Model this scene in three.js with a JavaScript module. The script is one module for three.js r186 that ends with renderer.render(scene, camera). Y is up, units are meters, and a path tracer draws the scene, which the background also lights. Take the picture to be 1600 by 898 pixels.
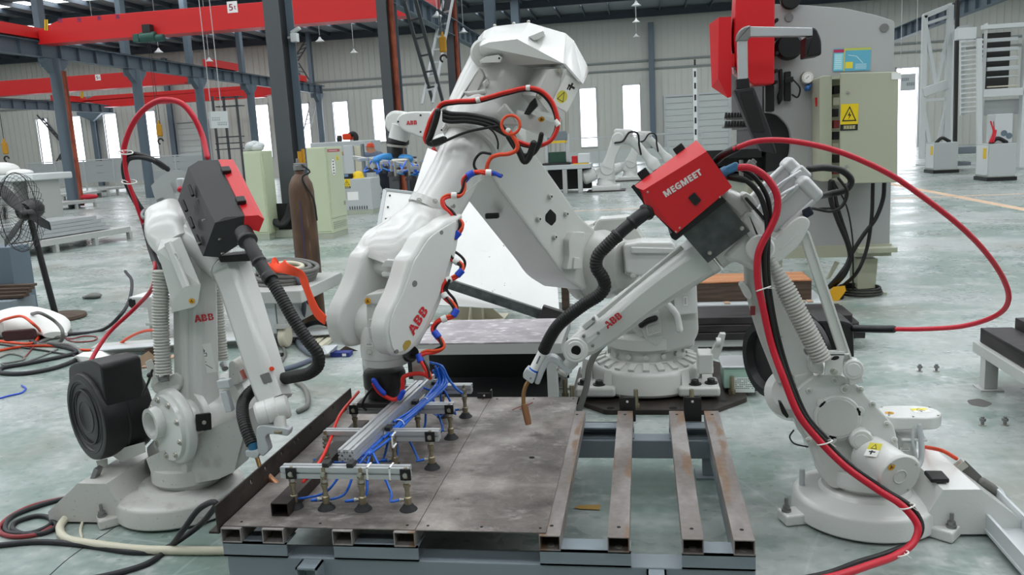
import * as THREE from 'three';
import { mergeGeometries } from 'three/addons/utils/BufferGeometryUtils.js';
import { RoundedBoxGeometry } from 'three/addons/geometries/RoundedBoxGeometry.js';
import { ConvexGeometry } from 'three/addons/geometries/ConvexGeometry.js';
import { ImprovedNoise } from 'three/addons/math/ImprovedNoise.js';
import { RectAreaLightUniformsLib } from 'three/addons/lights/RectAreaLightUniformsLib.js';

// ---------- camera, sky, large lights, exposure ----------
const scene = new THREE.Scene();
const V = (x, y, z) => new THREE.Vector3(x, y, z);
const FOC = 1300, EYE = 1.5;                       // focal length in pixels of a 1600 x 898 picture, eye height
const camera = new THREE.PerspectiveCamera(2 * Math.atan(449 / FOC) * 180 / Math.PI, 1600 / 898, 0.1, 200);
const upC = V(-388, 7471, 1300).normalize(), fwC = V(201, 236, -1300);   // world up and hall axis as the camera sees them
fwC.addScaledVector(upC, -fwC.dot(upC)).normalize();
const rtC = fwC.clone().cross(upC).normalize();
const camToWorld = new THREE.Matrix4().makeBasis(rtC, upC, fwC.clone().negate()).transpose();
camera.quaternion.setFromRotationMatrix(camToWorld);
camera.position.set(0, EYE, 0);
scene.background = new THREE.Color(1, 1, 1);
scene.backgroundIntensity = 1;
const renderer = new THREE.WebGLRenderer({ antialias: true });
renderer.toneMapping = THREE.LinearToneMapping;
renderer.toneMappingExposure = 1.1;
renderer.shadowMap.enabled = true;
RectAreaLightUniformsLib.init();
const HALL = { x0: -46, x1: 30, z0: -54, z1: 14, top: 9.1 };
const SKYLIGHT_Z = [-49, -43, -37, -31, -25, -19, -13.5, -9.3, -5.2, -1.2, 4];
const SKYLIGHT_W = 1.1, SKYLIGHT_POWER = 3.6;
for (const z of SKYLIGHT_Z) {
  const l = new THREE.RectAreaLight(new THREE.Color(0.97, 1, 1), SKYLIGHT_POWER, HALL.x1 - HALL.x0 - 2, SKYLIGHT_W);
  l.position.set((HALL.x0 + HALL.x1) / 2, HALL.top - 0.03, z); l.rotation.x = -Math.PI / 2; l.name = 'skylight_light'; scene.add(l);
}

// ---------- helpers ----------
let seed = 7;
const rnd = () => { seed = (seed * 1664525 + 1013904223) >>> 0; return seed / 4294967296; };
const rr = (a, b) => a + (b - a) * rnd();
const ray = (px, py) => V((px - 800) / FOC, -(py - 449) / FOC, -1).applyMatrix4(camToWorld);
const P = (px, py, z) => { const r = ray(px, py), t = z / r.z; return V(r.x * t, EYE + r.y * t, z); };          // the point of the plane z
const G = (px, py, y = 0) => { const r = ray(px, py), t = (y - EYE) / r.y; return V(r.x * t, y, r.z * t); };     // the point of the level y
const X = (px, py, x) => { const r = ray(px, py), t = x / r.x; return V(x, EYE + r.y * t, r.z * t); };
const PL = (px, py, pl) => { const r = ray(px, py), e = V(0, EYE, 0), t = pl.o.clone().sub(e).dot(pl.n) / r.dot(pl.n); return e.addScaledVector(r, t); };
function plane(o, n, up = V(0, 1, 0)) { n = n.clone().normalize(); const u = up.clone().cross(n).normalize(); return { o, n, u, v: n.clone().cross(u), m: new THREE.Matrix4().makeBasis(u, n.clone().cross(u), n).setPosition(o) }; }
const zplane = (z) => plane(V(0, 0, z), V(0, 0, 1));
const M = {};                                       // materials, filled below
const names = {};
function numbered(n) { const k = names[n] = (names[n] ?? -1) + 1; return k ? n + '_' + String(k).padStart(3, '0') : n; }
function thing(name, label, category, base = V(0, 0, 0), group) {
  const o = new THREE.Group(); o.name = numbered(name); o.position.copy(base); o.userData = { label, category };
  if (group) o.userData.group = group;
  scene.add(o); return o;
}
function clean(g, keepUV) {
  g = g.index ? g.toNonIndexed() : g;
  for (const k of Object.keys(g.attributes)) if (!['position', 'normal', 'uv'].includes(k)) g.deleteAttribute(k);
  if (!g.attributes.normal) g.computeVertexNormals();
  if (!keepUV || !g.attributes.uv) {
    const p = g.attributes.position, n = g.attributes.normal, uv = new Float32Array(p.count * 2);
    for (let i = 0; i < p.count; i += 3) {
      let a = 0, b = 0, c = 0;
      for (let k = 0; k < 3; k++) { a += n.getX(i + k); b += n.getY(i + k); c += n.getZ(i + k); }
      a = Math.abs(a); b = Math.abs(b); c = Math.abs(c);
      for (let k = 0; k < 3; k++) {
        const x = p.getX(i + k), y = p.getY(i + k), z = p.getZ(i + k);
        uv[(i + k) * 2] = a > b && a > c ? z : x; uv[(i + k) * 2 + 1] = b >= a && b >= c ? z : y;
      }
    }
    g.setAttribute('uv', new THREE.BufferAttribute(uv, 2));
  }
  return g;
}
function rootOf(o) { while (o.parent && o.parent !== scene) o = o.parent; return o; }
// a part: world-space geometries merged into one mesh below a thing, a part or (structure) the scene
const SPLIT = new Set(['bolt', 'screw', 'cheek_bolt', 'boss', 'boss_hole', 'screw_hole', 'bolt_hole', 'plate_hole', 'black_cap', 'porthole', 'corner_clamp', 'cover_bolt', 'vent_louvre', 'ring_groove', 'foot', 'cover_screw', 'socket', 'spring_eye', 'lug', 'rivet', 'cord', 'cable', 'guide_rod', 'meter', 'red_cables', 'lock', 'conduit', 'fitting', 'red_mark', 'vent_slot', 'vent', 'arm_motor', 'screws', 'anchor_stud', 'cylinder', 'film_wrap', 'tape_wrap', 'cable_clamp', 'hose_bundle', 'die_clamp', 'top_bolt', 'stand']);
function part(parent, name, geos, mat, label, opt = {}) {
  if (Array.isArray(geos) && geos.length > 1 && SPLIT.has(name) && !opt.kind) { let m; for (const g of geos) m = part(parent, name, [g], mat, label, opt); return m; }
  geos = (Array.isArray(geos) ? geos : [geos]).flat(3).filter(Boolean).map((g) => clean(g, opt.keepUV));
  const g = geos.length > 1 ? mergeGeometries(geos) : geos[0];
  if (parent) { const r = rootOf(parent), b = r.position; if (!opt.local) g.translate(-b.x, -b.y, -b.z); }
  const m = new THREE.Mesh(g, mat); m.name = name; m.castShadow = m.receiveShadow = true;
  if (label) m.userData.label = label;
  if (opt.kind) m.userData.kind = opt.kind;
  (parent ?? scene).add(m); return m;
}
function struct(name, geos, mat, parent) { const m = part(parent, name, geos, mat); if (!parent) m.userData.kind = 'structure'; return m; }
function solo(name, label, category, geos, mat, group, opt) { const m = part(null, numbered(name), geos, mat, null, opt); m.userData = { ...m.userData, label, category }; if (group) m.userData.group = group; return m; }
// --- geometry
const bx = (x0, y0, z0, x1, y1, z1, r = 0) => {
  const w = Math.abs(x1 - x0), h = Math.abs(y1 - y0), d = Math.abs(z1 - z0);
  const g = r ? new RoundedBoxGeometry(w, h, d, 2, Math.min(r, w / 2.01, h / 2.01, d / 2.01)) : new THREE.BoxGeometry(w, h, d);
  return g.translate((x0 + x1) / 2, (y0 + y1) / 2, (z0 + z1) / 2);
};
function frameAB(a, b, up = V(0, 1, 0)) {           // matrix with z along a->b, origin at the middle
  const z = b.clone().sub(a).normalize(); if (Math.abs(z.dot(up.clone().normalize())) > 0.98) up = Math.abs(z.x) > 0.9 ? V(0, 0, 1) : V(1, 0, 0);
  const x = up.clone().cross(z).normalize(), y = z.clone().cross(x);
  return new THREE.Matrix4().makeBasis(x, y, z).setPosition(a.clone().add(b).multiplyScalar(0.5));
}
const bar = (a, b, w, h, r = 0, up) => { const l = a.distanceTo(b); return (r ? new RoundedBoxGeometry(w, h, l, 2, Math.min(r, w / 2.01, h / 2.01)) : new THREE.BoxGeometry(w, h, l)).applyMatrix4(frameAB(a, b, up)); };
function hollow(a, b, w, h, t, up) {                 // open rectangular tube
  const s = new THREE.Shape([[-w / 2, -h / 2], [w / 2, -h / 2], [w / 2, h / 2], [-w / 2, h / 2]].map((p) => new THREE.Vector2(...p)));
  s.holes.push(new THREE.Path([[-w / 2 + t, -h / 2 + t], [-w / 2 + t, h / 2 - t], [w / 2 - t, h / 2 - t], [w / 2 - t, -h / 2 + t]].map((p) => new THREE.Vector2(...p))));
  const l = a.distanceTo(b); return new THREE.ExtrudeGeometry(s, { depth: l, bevelEnabled: false }).translate(0, 0, -l / 2).applyMatrix4(frameAB(a, b, up));
}
function cyl(a, b, r, r2 = r, seg = 24, bev = 0) {
  const l = a.distanceTo(b), c = Math.min(bev, l / 3, r / 2, r2 / 2);
  const pts = c ? [[0, 0], [r - c, 0], [r, c], [r2, l - c], [r2 - c, l], [0, l]] : [[0, 0], [r, 0], [r2, l], [0, l]];
  const g = toCreasedNormals(new THREE.LatheGeometry(pts.map((p) => new THREE.Vector2(Math.max(p[0], 1e-5), p[1])), seg), 0.7);
  const q = new THREE.Quaternion().setFromUnitVectors(V(0, 1, 0), b.clone().sub(a).normalize());
  return g.applyQuaternion(q).translate(a.x, a.y, a.z);
}
function lathe(a, dir, prof, seg = 28) {              // prof: [radius, distance along dir]
  const g = toCreasedNormals(new THREE.LatheGeometry(prof.map((p) => new THREE.Vector2(Math.max(p[0], 1e-5), p[1])), seg), 0.6);
  return g.applyQuaternion(new THREE.Quaternion().setFromUnitVectors(V(0, 1, 0), dir.clone().normalize())).translate(a.x, a.y, a.z);
}
const curve = (pts, ten = 0.5) => new THREE.CatmullRomCurve3(pts, false, 'centripetal', ten);
const tube = (pts, r, seg = pts.length * 8, rad = 8) => { const g = new THREE.TubeGeometry(curve(pts), seg, r, rad, false); return [g, ball(pts[0], r * 0.98, 6), ball(pts[pts.length - 1], r * 0.98, 6)]; };
const ball = (c, r, seg = 12, sx = 1, sy = 1, sz = 1) => new THREE.SphereGeometry(r, seg, Math.max(6, seg * 0.7 | 0)).scale(sx, sy, sz).translate(c.x, c.y, c.z);
const torus = (c, n, r, t, seg = 28, rad = 8, arc = Math.PI * 2) => new THREE.TorusGeometry(r, t, rad, seg, arc).applyQuaternion(new THREE.Quaternion().setFromUnitVectors(V(0, 0, 1), n.clone().normalize())).translate(c.x, c.y, c.z);
function ringTube(pts, rad, n, seg, closed = true) {   // tube whose radius follows rad(t, metres)
  const c = curve(pts), L = c.getLength(), fr = c.computeFrenetFrames(n, false), pos = [], idx = [];
  for (let i = 0; i <= n; i++) {
    const p = c.getPointAt(i / n), r = rad(i / n, L * i / n);
    for (let k = 0; k < seg; k++) { const a = k / seg * Math.PI * 2, q = p.clone().addScaledVector(fr.normals[i], Math.cos(a) * r).addScaledVector(fr.binormals[i], Math.sin(a) * r); pos.push(q.x, q.y, q.z); }
  }
  for (let i = 0; i < n; i++) for (let k = 0; k < seg; k++) { const a = i * seg + k, b = i * seg + (k + 1) % seg; idx.push(a, b, a + seg, b, b + seg, a + seg); }
  if (closed) for (const [i, s] of [[0, 1], [n, -1]]) for (let k = 1; k < seg - 1; k++) { const o = i * seg; s > 0 ? idx.push(o, o + k + 1, o + k) : idx.push(o, o + k, o + k + 1); }
  const g = new THREE.BufferGeometry(); g.setAttribute('position', new THREE.Float32BufferAttribute(pos, 3)); g.setIndex(idx); g.computeVertexNormals(); return g;
}
const corrugated = (pts, r, pitch = 0.011, amp = 0.12, seg = 20) => { const L = curve(pts).getLength(), n = Math.min(900, Math.round(L / pitch * 4)); return ringTube(pts, (t, m) => r * (1 - amp * (0.5 + 0.5 * Math.cos(m / pitch * Math.PI * 2))), n, seg); };
// loft through sections [point, half width, half thickness, squareness, side axis]
function loft(secs, steps = 10, seg = 36, cap = true) {
  const c = new THREE.CatmullRomCurve3(secs.map((s) => s[0]), false, 'centripetal'), N = secs.length - 1, pos = [], idx = [];
  const rows = N * steps;
  const side0 = secs[0][4];
  for (let i = 0; i <= rows; i++) {
    const f = i / steps, k = Math.min(N - 1, f | 0), t = f - k, e = t * t * (3 - 2 * t), mix = (j) => secs[k][j] + (secs[k + 1][j] - secs[k][j]) * e;
    const p = c.getPoint(f / N), tan = c.getTangent(f / N), side = (secs[k][4] ?? side0).clone().lerp(secs[k + 1][4] ?? side0, e);
    const s = side.addScaledVector(tan, -side.dot(tan)).normalize(), d = tan.clone().cross(s).normalize(), w = mix(1), h = mix(2), q = 2 / mix(3);
    for (let j = 0; j < seg; j++) {
      const a = j / seg * Math.PI * 2, ca = Math.cos(a), sa = Math.sin(a);
      const k8 = secs[0][3] === 8 ? 1 / Math.max(Math.abs(ca), Math.abs(sa), (Math.abs(ca) + Math.abs(sa)) / 1.62) : 0, x = k8 ? k8 * ca * w : Math.sign(ca) * Math.abs(ca) ** q * w, y = k8 ? k8 * sa * h : Math.sign(sa) * Math.abs(sa) ** q * h;
      const v = p.clone().addScaledVector(s, x).addScaledVector(d, y); pos.push(v.x, v.y, v.z);
    }
  }
  for (let i = 0; i < rows; i++) for (let j = 0; j < seg; j++) { const a = i * seg + j, b = i * seg + (j + 1) % seg; idx.push(a, b, a + seg, b, b + seg, a + seg); }
  if (cap) for (const [r, sgn] of [[0, 1], [rows, -1]]) {
    const o = pos.length / 3; let cx = 0, cy = 0, cz = 0;
    for (let j = 0; j < seg; j++) { cx += pos[(r * seg + j) * 3]; cy += pos[(r * seg + j) * 3 + 1]; cz += pos[(r * seg + j) * 3 + 2]; }
    pos.push(cx / seg, cy / seg, cz / seg);
    for (let j = 0; j < seg; j++) { const a = r * seg + j, b = r * seg + (j + 1) % seg; sgn > 0 ? idx.push(o, b, a) : idx.push(o, a, b); }
  }
  let g = new THREE.BufferGeometry(); g.setAttribute('position', new THREE.Float32BufferAttribute(pos, 3)); g.setIndex(idx); g.computeVertexNormals();
  return toCreasedNormals(g, secs[0][3] === 8 ? 0.3 : 0.8);
}
function roundPoly(pts, r) {                            // Shape with rounded corners; r one number or per corner (third entry of a point)
  pts = pts.filter((p, i) => { const q = pts[(i + 1) % pts.length]; return Math.hypot(p[0] - q[0], p[1] - q[1]) > 1e-5; });
  const s = new THREE.Shape(), n = pts.length;
  for (let i = 0; i < n; i++) {
    const p = pts[i], a = pts[(i + n - 1) % n], b = pts[(i + 1) % n], rad = p[2] ?? r;
    const da = Math.hypot(a[0] - p[0], a[1] - p[1]), db = Math.hypot(b[0] - p[0], b[1] - p[1]), k = Math.min(rad, da * 0.48, db * 0.48);
    const s0 = [p[0] + (a[0] - p[0]) / da * k, p[1] + (a[1] - p[1]) / da * k], s1 = [p[0] + (b[0] - p[0]) / db * k, p[1] + (b[1] - p[1]) / db * k];
    i ? s.lineTo(...s0) : s.moveTo(...s0);
    if (k > 1e-6) s.quadraticCurveTo(p[0], p[1], ...s1);
  }
  s.closePath(); return s;
}
function extr(shape, m, t, bev = 0, seg = 2, cs = 6) {  // extruded behind the plane of matrix m, front face on it
  let g = new THREE.ExtrudeGeometry(shape, { depth: Math.max(1e-4, t - 2 * bev), bevelEnabled: bev > 0, bevelThickness: bev, bevelSize: bev, bevelOffset: -bev, bevelSegments: seg, curveSegments: cs });
  g.translate(0, 0, -t + bev); g.deleteAttribute('uv');
  return toCreasedNormals(g, 0.55).applyMatrix4(m);
}
// outline read in the picture, laid on a plane of the place, given real thickness
function cut(pxs, pl, t, bev = 0.004, rpx = 4, holes = [], seg = 2) {
  const inv = pl.m.clone().invert(), k = PL(pxs[0][0], pxs[0][1], pl).distanceTo(V(0, EYE, 0)) / FOC;
  const loc = (q) => { const v = PL(q[0], q[1], pl).applyMatrix4(inv); return [v.x, v.y, q[2] === undefined ? undefined : q[2] * k]; };
  const s = roundPoly(pxs.map(loc), rpx * k);
  for (const h of holes) { const hp = roundPoly(h.map(loc), rpx * k); s.holes.push(new THREE.Path(hp.getPoints(4))); }
  return extr(s, pl.m, t, bev, seg);
}
const disc = (px, py, rpx, pl, t, bev = 0.003, seg = 32, out = 0) => { const c = PL(px, py, pl).addScaledVector(pl.n, out), r = rpx * c.distanceTo(V(0, EYE, 0)) / FOC; return cyl(c.clone().addScaledVector(pl.n, -t), c, r, r, seg, bev); };
const bolt = (c, n, r = 0.008, h = 0.008) => { const e = c.clone().addScaledVector(n.clone().normalize(), h); return [cyl(c, e, r, r, 6, r * 0.15), cyl(c.clone().addScaledVector(n.clone().normalize(), -0.002), c.clone().addScaledVector(n.clone().normalize(), h * 0.25), r * 1.5, r * 1.5, 12)]; };
function quad(pl, c, w, h, rot = 0, out = 0.0015) {     // a flat label, uv 0..1
  return new THREE.PlaneGeometry(w, h).rotateZ(rot).applyMatrix4(new THREE.Matrix4().makeBasis(pl.u, pl.v, pl.n).setPosition(c.clone().addScaledVector(pl.n, out)));
}
const lerpV = (a, b, t) => a.clone().lerp(b, t);
// smooth shading below the crease angle, large faces weigh most, so flat faces stay flat beside their bevels
function toCreasedNormals(geo, crease) {
  const g = geo.index ? geo.toNonIndexed() : geo, p = g.attributes.position, n = p.count, fn = [], map = new Map(), key = new Array(n), cc = Math.cos(crease), a = V(0, 0, 0), b = V(0, 0, 0), c = V(0, 0, 0);
  for (let i = 0; i < n; i += 3) { a.fromBufferAttribute(p, i); b.fromBufferAttribute(p, i + 1); c.fromBufferAttribute(p, i + 2); const f = c.sub(b).cross(a.sub(b)); const l = f.length(); fn.push([f.x, f.y, f.z, l || 1e-12]); for (let k = 0; k < 3; k++) { const h = Math.round(p.getX(i + k) * 2e4) + ',' + Math.round(p.getY(i + k) * 2e4) + ',' + Math.round(p.getZ(i + k) * 2e4); key[i + k] = h; const m = map.get(h); m ? m.push(i / 3) : map.set(h, [i / 3]); } }
  const out = new Float32Array(n * 3);
  for (let i = 0; i < n; i++) { const f = fn[i / 3 | 0]; let x = 0, y = 0, z = 0; for (const j of map.get(key[i])) { const q = fn[j]; if (f[0] * q[0] + f[1] * q[1] + f[2] * q[2] > cc * f[3] * q[3]) { x += q[0]; y += q[1]; z += q[2]; } } const l = Math.hypot(x, y, z) || 1; out[i * 3] = x / l; out[i * 3 + 1] = y / l; out[i * 3 + 2] = z / l; }
  g.setAttribute('normal', new THREE.BufferAttribute(out, 3)); return g;
}
const mul = (v, k) => v.clone().multiplyScalar(k);
const add = (...v) => v.reduce((a, b) => a.add(b), V(0, 0, 0));
const hull = (pts) => { const g = new ConvexGeometry(pts); return toCreasedNormals(g, 0.3); };
const boltRow = (pts, pl, r, h = 0.006, out = 0) => pts.map(([x, y]) => bolt(PL(x, y, pl).addScaledVector(pl.n, out), pl.n, r, h));
// ---------- materials ----------
const noise = new ImprovedNoise();
const fbm = (x, y, o = 4, z = 0.37) => { let s = 0, a = 0.5, n = 0; for (let i = 0; i < o; i++) { s += a * noise.noise(x, y, z + i * 7.3); n += a; x *= 2.03; y *= 2.03; a *= 0.5; } return s / n; };
const clamp = (x, a = 0, b = 1) => Math.min(b, Math.max(a, x));
const sm = (a, b, x) => { const t = clamp((x - a) / (b - a)); return t * t * (3 - 2 * t); };
function tex(n, metres, f, srgb = true) {             // f(x, y in metres) -> [r, g, b] 0..255
  const d = new Uint8Array(n * n * 4);
  for (let j = 0; j < n; j++) for (let i = 0; i < n; i++) { const c = f(i / n * metres, j / n * metres), o = (j * n + i) * 4; d[o] = clamp(c[0], 0, 255); d[o + 1] = clamp(c[1], 0, 255); d[o + 2] = clamp(c[2], 0, 255); d[o + 3] = 255; }
  const t = new THREE.DataTexture(d, n, n, THREE.RGBAFormat); t.magFilter = THREE.LinearFilter; t.minFilter = THREE.LinearMipmapLinearFilter; t.generateMipmaps = true;
  t.wrapS = t.wrapT = THREE.MirroredRepeatWrapping; t.repeat.set(1 / metres, 1 / metres); if (srgb) t.colorSpace = THREE.SRGBColorSpace; t.needsUpdate = true; return t;
}
const mixc = (a, b, t) => [a[0] + (b[0] - a[0]) * t, a[1] + (b[1] - a[1]) * t, a[2] + (b[2] - a[2]) * t];
function canvasTex(w, h, draw) { const c = document.createElement('canvas'); c.width = w; c.height = h; const g = c.getContext('2d'); draw(g, w, h); const t = new THREE.CanvasTexture(c); t.colorSpace = THREE.SRGBColorSpace; return t; }
function scratchTex(n, metres, base, strokes, bg) {   // canvas of strokes over a base colour function
  const t0 = tex(n, metres, base), c = document.createElement('canvas'); c.width = c.height = n; const g = c.getContext('2d'), im = g.createImageData(n, n);
  im.data.set(t0.image.data); g.putImageData(im, 0, 0); strokes(g, n);
  const t = new THREE.CanvasTexture(c); t.wrapS = t.wrapT = THREE.MirroredRepeatWrapping; t.repeat.copy(t0.repeat); t.colorSpace = THREE.SRGBColorSpace; return t;
}
const std = (o) => new THREE.MeshStandardMaterial(o);
const phy = (o) => new THREE.MeshPhysicalMaterial(o);
const peel = tex(256, 0.35, (x, y) => { const v = 128 + 80 * fbm(x * 160, y * 160, 2) + 50 * fbm(x * 420, y * 420, 1, 3); return [v, v, v]; }, false);
const floorMap = scratchTex(2048, 9, (x, y) => {
  const a = fbm(x * 0.55 + 3, y * 0.9 + 1, 5), b = fbm(x * 3.1, y * 3.6 + 9, 4), f = fbm(x * 17, y * 20, 3), s = fbm(x * 60, y * 18, 2), dirt = fbm(x * 1.2 + 20, y * 1.2 + 7, 5);
  let c = mixc([121, 139, 132], [160, 167, 164], sm(-0.3, 0.3, a + 0.6 * b + 0.25 * f));
  c = mixc(c, [174, 180, 177], 0.7 * sm(0.08, 0.4, b + 0.5 * f + 0.15 * s)); c = mixc(c, [128, 129, 120], 0.55 * sm(0.1, 0.4, dirt));
  const k = 9 * f + 5 * s; return [c[0] + k, c[1] + k, c[2] + k];
}, (g, n) => {
  for (let i = 0; i < 260; i++) { g.strokeStyle = rnd() < 0.6 ? 'rgba(205,212,210,' + rr(0.08, 0.3) + ')' : 'rgba(90,100,95,' + rr(0.06, 0.25) + ')'; g.lineWidth = rr(0.6, 3); g.beginPath(); const x = rnd() * n, y = rnd() * n, a = rr(-0.6, 0.6) + (rnd() < 0.2 ? 1.5 : 0), l = rr(20, 260); g.moveTo(x, y); g.quadraticCurveTo(x + Math.cos(a) * l / 2 + rr(-12, 12), y + Math.sin(a) * l / 2 + rr(-12, 12), x + Math.cos(a) * l, y + Math.sin(a) * l); g.stroke(); }
  for (let i = 0; i < 420; i++) { g.fillStyle = rnd() < 0.4 ? 'rgba(80,85,80,' + rr(0.06, 0.3) + ')' : 'rgba(235,238,236,' + rr(0.2, 0.5) + ')'; g.beginPath(); g.ellipse(rnd() * n, rnd() * n, rr(1, 5), rr(0.8, 3), rnd() * 3, 0, 7); g.fill(); }
});
const floorRough = tex(512, 7, (x, y) => { const v = 80 + 56 * fbm(x * 1.3, y * 2, 4) + 30 * fbm(x * 14, y * 22, 2); return [v, v, v]; }, false);
M.floor = std({ map: floorMap, roughnessMap: floorRough, roughness: 1, metalness: 0 });
const plateMap = scratchTex(1024, 1.4, (x, y) => {
  const a = fbm(x * 2.4, y * 1.7, 5), b = fbm(x * 9, y * 9, 4, 5), r = fbm(x * 3 + 8, y * 3, 4, 2);
  let c = mixc([102, 96, 92], [160, 153, 148], sm(-0.35, 0.4, a + 0.4 * b)); c = mixc(c, [130, 108, 92], 0.4 * sm(0.18, 0.45, r)); c = mixc(c, [62, 56, 54], 0.6 * sm(0.22, 0.5, fbm(x * 4 + 2, y * 5 + 3, 4, 9)));
  const k = 18 * b + 13 * fbm(x * 55, y * 55, 3, 4) + 9 * fbm(x * 9, y * 120, 2, 1); return [c[0] + k, c[1] + k, c[2] + k];
}, (g, n) => {
  for (let i = 0; i < 60; i++) { const x = rnd() * n, y = rnd() * n, dk = rnd() < 0.45; for (let k = 0; k < 26; k++) { g.fillStyle = (dk ? 'rgba(52,46,44,' : 'rgba(196,192,188,') + rr(0.05, 0.16) + ')'; g.beginPath(); g.ellipse(x + rr(-34, 34), y + rr(-26, 26), rr(3, 22), rr(2, 9), rr(-0.5, 0.5), 0, 7); g.fill(); } }
  for (let i = 0; i < 1800; i++) { const x = rnd() * n, y = rnd() * n, r = rr(6, 60), a = rnd() * 6.3; g.strokeStyle = 'rgba(212,207,202,' + rr(0.05, 0.3) + ')'; g.lineWidth = rr(0.5, 1.7); g.beginPath(); g.ellipse(x, y, r, r * rr(0.3, 1), rnd() * 3, a, a + rr(0.3, 1.6)); g.stroke(); }
  for (let i = 0; i < 26; i++) { g.strokeStyle = 'rgba(150,58,50,' + rr(0.15, 0.5) + ')'; g.lineWidth = rr(1, 3.5); g.beginPath(); const x = rnd() * n, y = rnd() * n; g.moveTo(x, y); g.lineTo(x + rr(-30, 30), y + rr(-30, 30)); g.stroke(); }
});
M.plate = std({ map: plateMap, roughness: 0.48, metalness: 0.35 });
M.darkplate = std({ map: plateMap, color: 0x6f6864, roughness: 0.5, metalness: 0.35 });
const railMap = tex(512, 1.1, (x, y) => { const s = fbm(x * 46, y * 46, 3), a = fbm(x * 7, y * 2.6, 4), r = fbm(x * 13 + 4, y * 3.1, 4, 8); let c = mixc([118, 110, 106], [156, 150, 148], sm(-0.3, 0.35, a)); c = mixc(c, [124, 92, 66], 0.8 * sm(0.02, 0.34, r)); const k = 16 * s; return [c[0] + k, c[1] + k, c[2] + k]; });
M.rail = std({ map: railMap, roughness: 0.45, metalness: 0.3 });
M.white = phy({ color: 0xd5d6d3, roughness: 0.26, bumpMap: peel, bumpScale: 0.0007, clearcoat: 0.3, clearcoatRoughness: 0.12 });
M.white2 = phy({ color: 0xc8c9c5, roughness: 0.3, bumpMap: peel, bumpScale: 0.0007, clearcoat: 0.25, clearcoatRoughness: 0.25 });
const dirtyMap = tex(512, 0.9, (x, y) => { const d = sm(0.1, 0.45, fbm(x * 6, y * 6, 5)), e = sm(0.32, 0.5, fbm(x * 70, y * 70, 3, 4)); let c = mixc([196, 196, 192], [158, 153, 144], d * 0.6); c = mixc(c, [110, 106, 98], e * 0.35); return c; });
M.whitedirty = phy({ map: dirtyMap, roughness: 0.45, bumpMap: peel, bumpScale: 0.0006, clearcoat: 0.15, clearcoatRoughness: 0.3 });
M.plastic = std({ color: 0x0d0d10, roughness: 0.45 });
M.black = std({ color: 0x0b0b0c, roughness: 0.5 });
M.rubber = std({ color: 0x1b1c1d, roughness: 0.72 });
M.hose = std({ color: 0x060606, roughness: 0.5 });
M.charcoal = std({ color: 0x202022, roughness: 0.5, bumpMap: peel, bumpScale: 0.0003 });
M.hole = std({ color: 0x050505, roughness: 0.9 });
M.redcase = phy({ color: 0xc80d1a, roughness: 0.4, clearcoat: 0.2, clearcoatRoughness: 0.3, bumpMap: peel, bumpScale: 0.0002 });
M.redcable = std({ color: 0xc0122c, roughness: 0.42 });
M.redhose = std({ color: 0xd8291e, roughness: 0.42 });
M.orange = std({ color: 0xe04a22, roughness: 0.5 });
M.strap = std({ color: 0xe5441c, roughness: 0.8 });
M.bluehose = phy({ color: 0x1460c8, roughness: 0.25, clearcoat: 0.3 });
M.bluetape = std({ color: 0x1f49c4, roughness: 0.45 });
M.whitetape = std({ color: 0xe6e6e2, roughness: 0.5 });
M.tie = std({ color: 0xe9e9e4, roughness: 0.5 });
M.alu = std({ color: 0xc4c6c8, roughness: 0.38, metalness: 0.55 });
M.zinc = std({ color: 0xb9b7ae, roughness: 0.4, metalness: 0.8 });
M.brassy = std({ color: 0x9a9078, roughness: 0.38, metalness: 0.85 });
M.copper = std({ color: 0xb08060, roughness: 0.36, metalness: 0.85 });
M.copperdull = std({ color: 0x94724a, roughness: 0.42, metalness: 0.75 });
M.steel = std({ color: 0x8e8e8d, roughness: 0.42, metalness: 0.75 });
M.darksteel = std({ color: 0x3b3a3a, roughness: 0.5, metalness: 0.6 });
M.greypaint = std({ color: 0x7d878e, roughness: 0.42, bumpMap: peel, bumpScale: 0.0003 });
M.bracketsteel = std({ map: tex(256, 0.4, (x, y) => { const a = fbm(x * 14, y * 14, 4); const k = 74 + 46 * a; return [k, k + 4, k + 4]; }), roughness: 0.45, metalness: 0.45 });
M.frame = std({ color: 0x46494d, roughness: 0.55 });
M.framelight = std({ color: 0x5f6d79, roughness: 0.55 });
M.wall = std({ map: tex(512, 6, (x, y) => { const k = 4 * fbm(x, y, 3); return [198 + k, 199 + k, 193 + k]; }), roughness: 0.7 });
M.wallrib = std({ color: 0xc2c3bd, roughness: 0.7 });
M.girt = std({ color: 0x8b9090, roughness: 0.7 });
M.roof = std({ color: 0x70767a, roughness: 0.7 });
M.roofsteel = std({ color: 0x434d57, roughness: 0.6 });
M.crane = std({ color: 0xd01e20, roughness: 0.45 });
M.craneyellow = std({ color: 0xc08a18, roughness: 0.5 });
M.hoist = std({ color: 0x2f5a50, roughness: 0.5 });
M.rustpipe = std({ map: tex(256, 2, (x, y) => mixc([120, 52, 34], [168, 84, 56], sm(-0.4, 0.4, fbm(x * 5, y * 2, 4)))), roughness: 0.65 });
M.sky = std({ color: 0xffffff, emissive: 0xf4f8ff, emissiveIntensity: 2.6, roughness: 0.5 });
M.window = std({ color: 0xffffff, emissive: 0xf2f5ff, emissiveIntensity: 3.0, roughness: 0.3 });
M.green = std({ color: 0xbcc4a8, roughness: 0.45 });
M.greendark = std({ color: 0xa5a99a, roughness: 0.5 });
M.machine = std({ color: 0xa9abab, roughness: 0.4, bumpMap: peel, bumpScale: 0.0004 });
M.machinecab = std({ color: 0xaeb19c, roughness: 0.42 });
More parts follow.
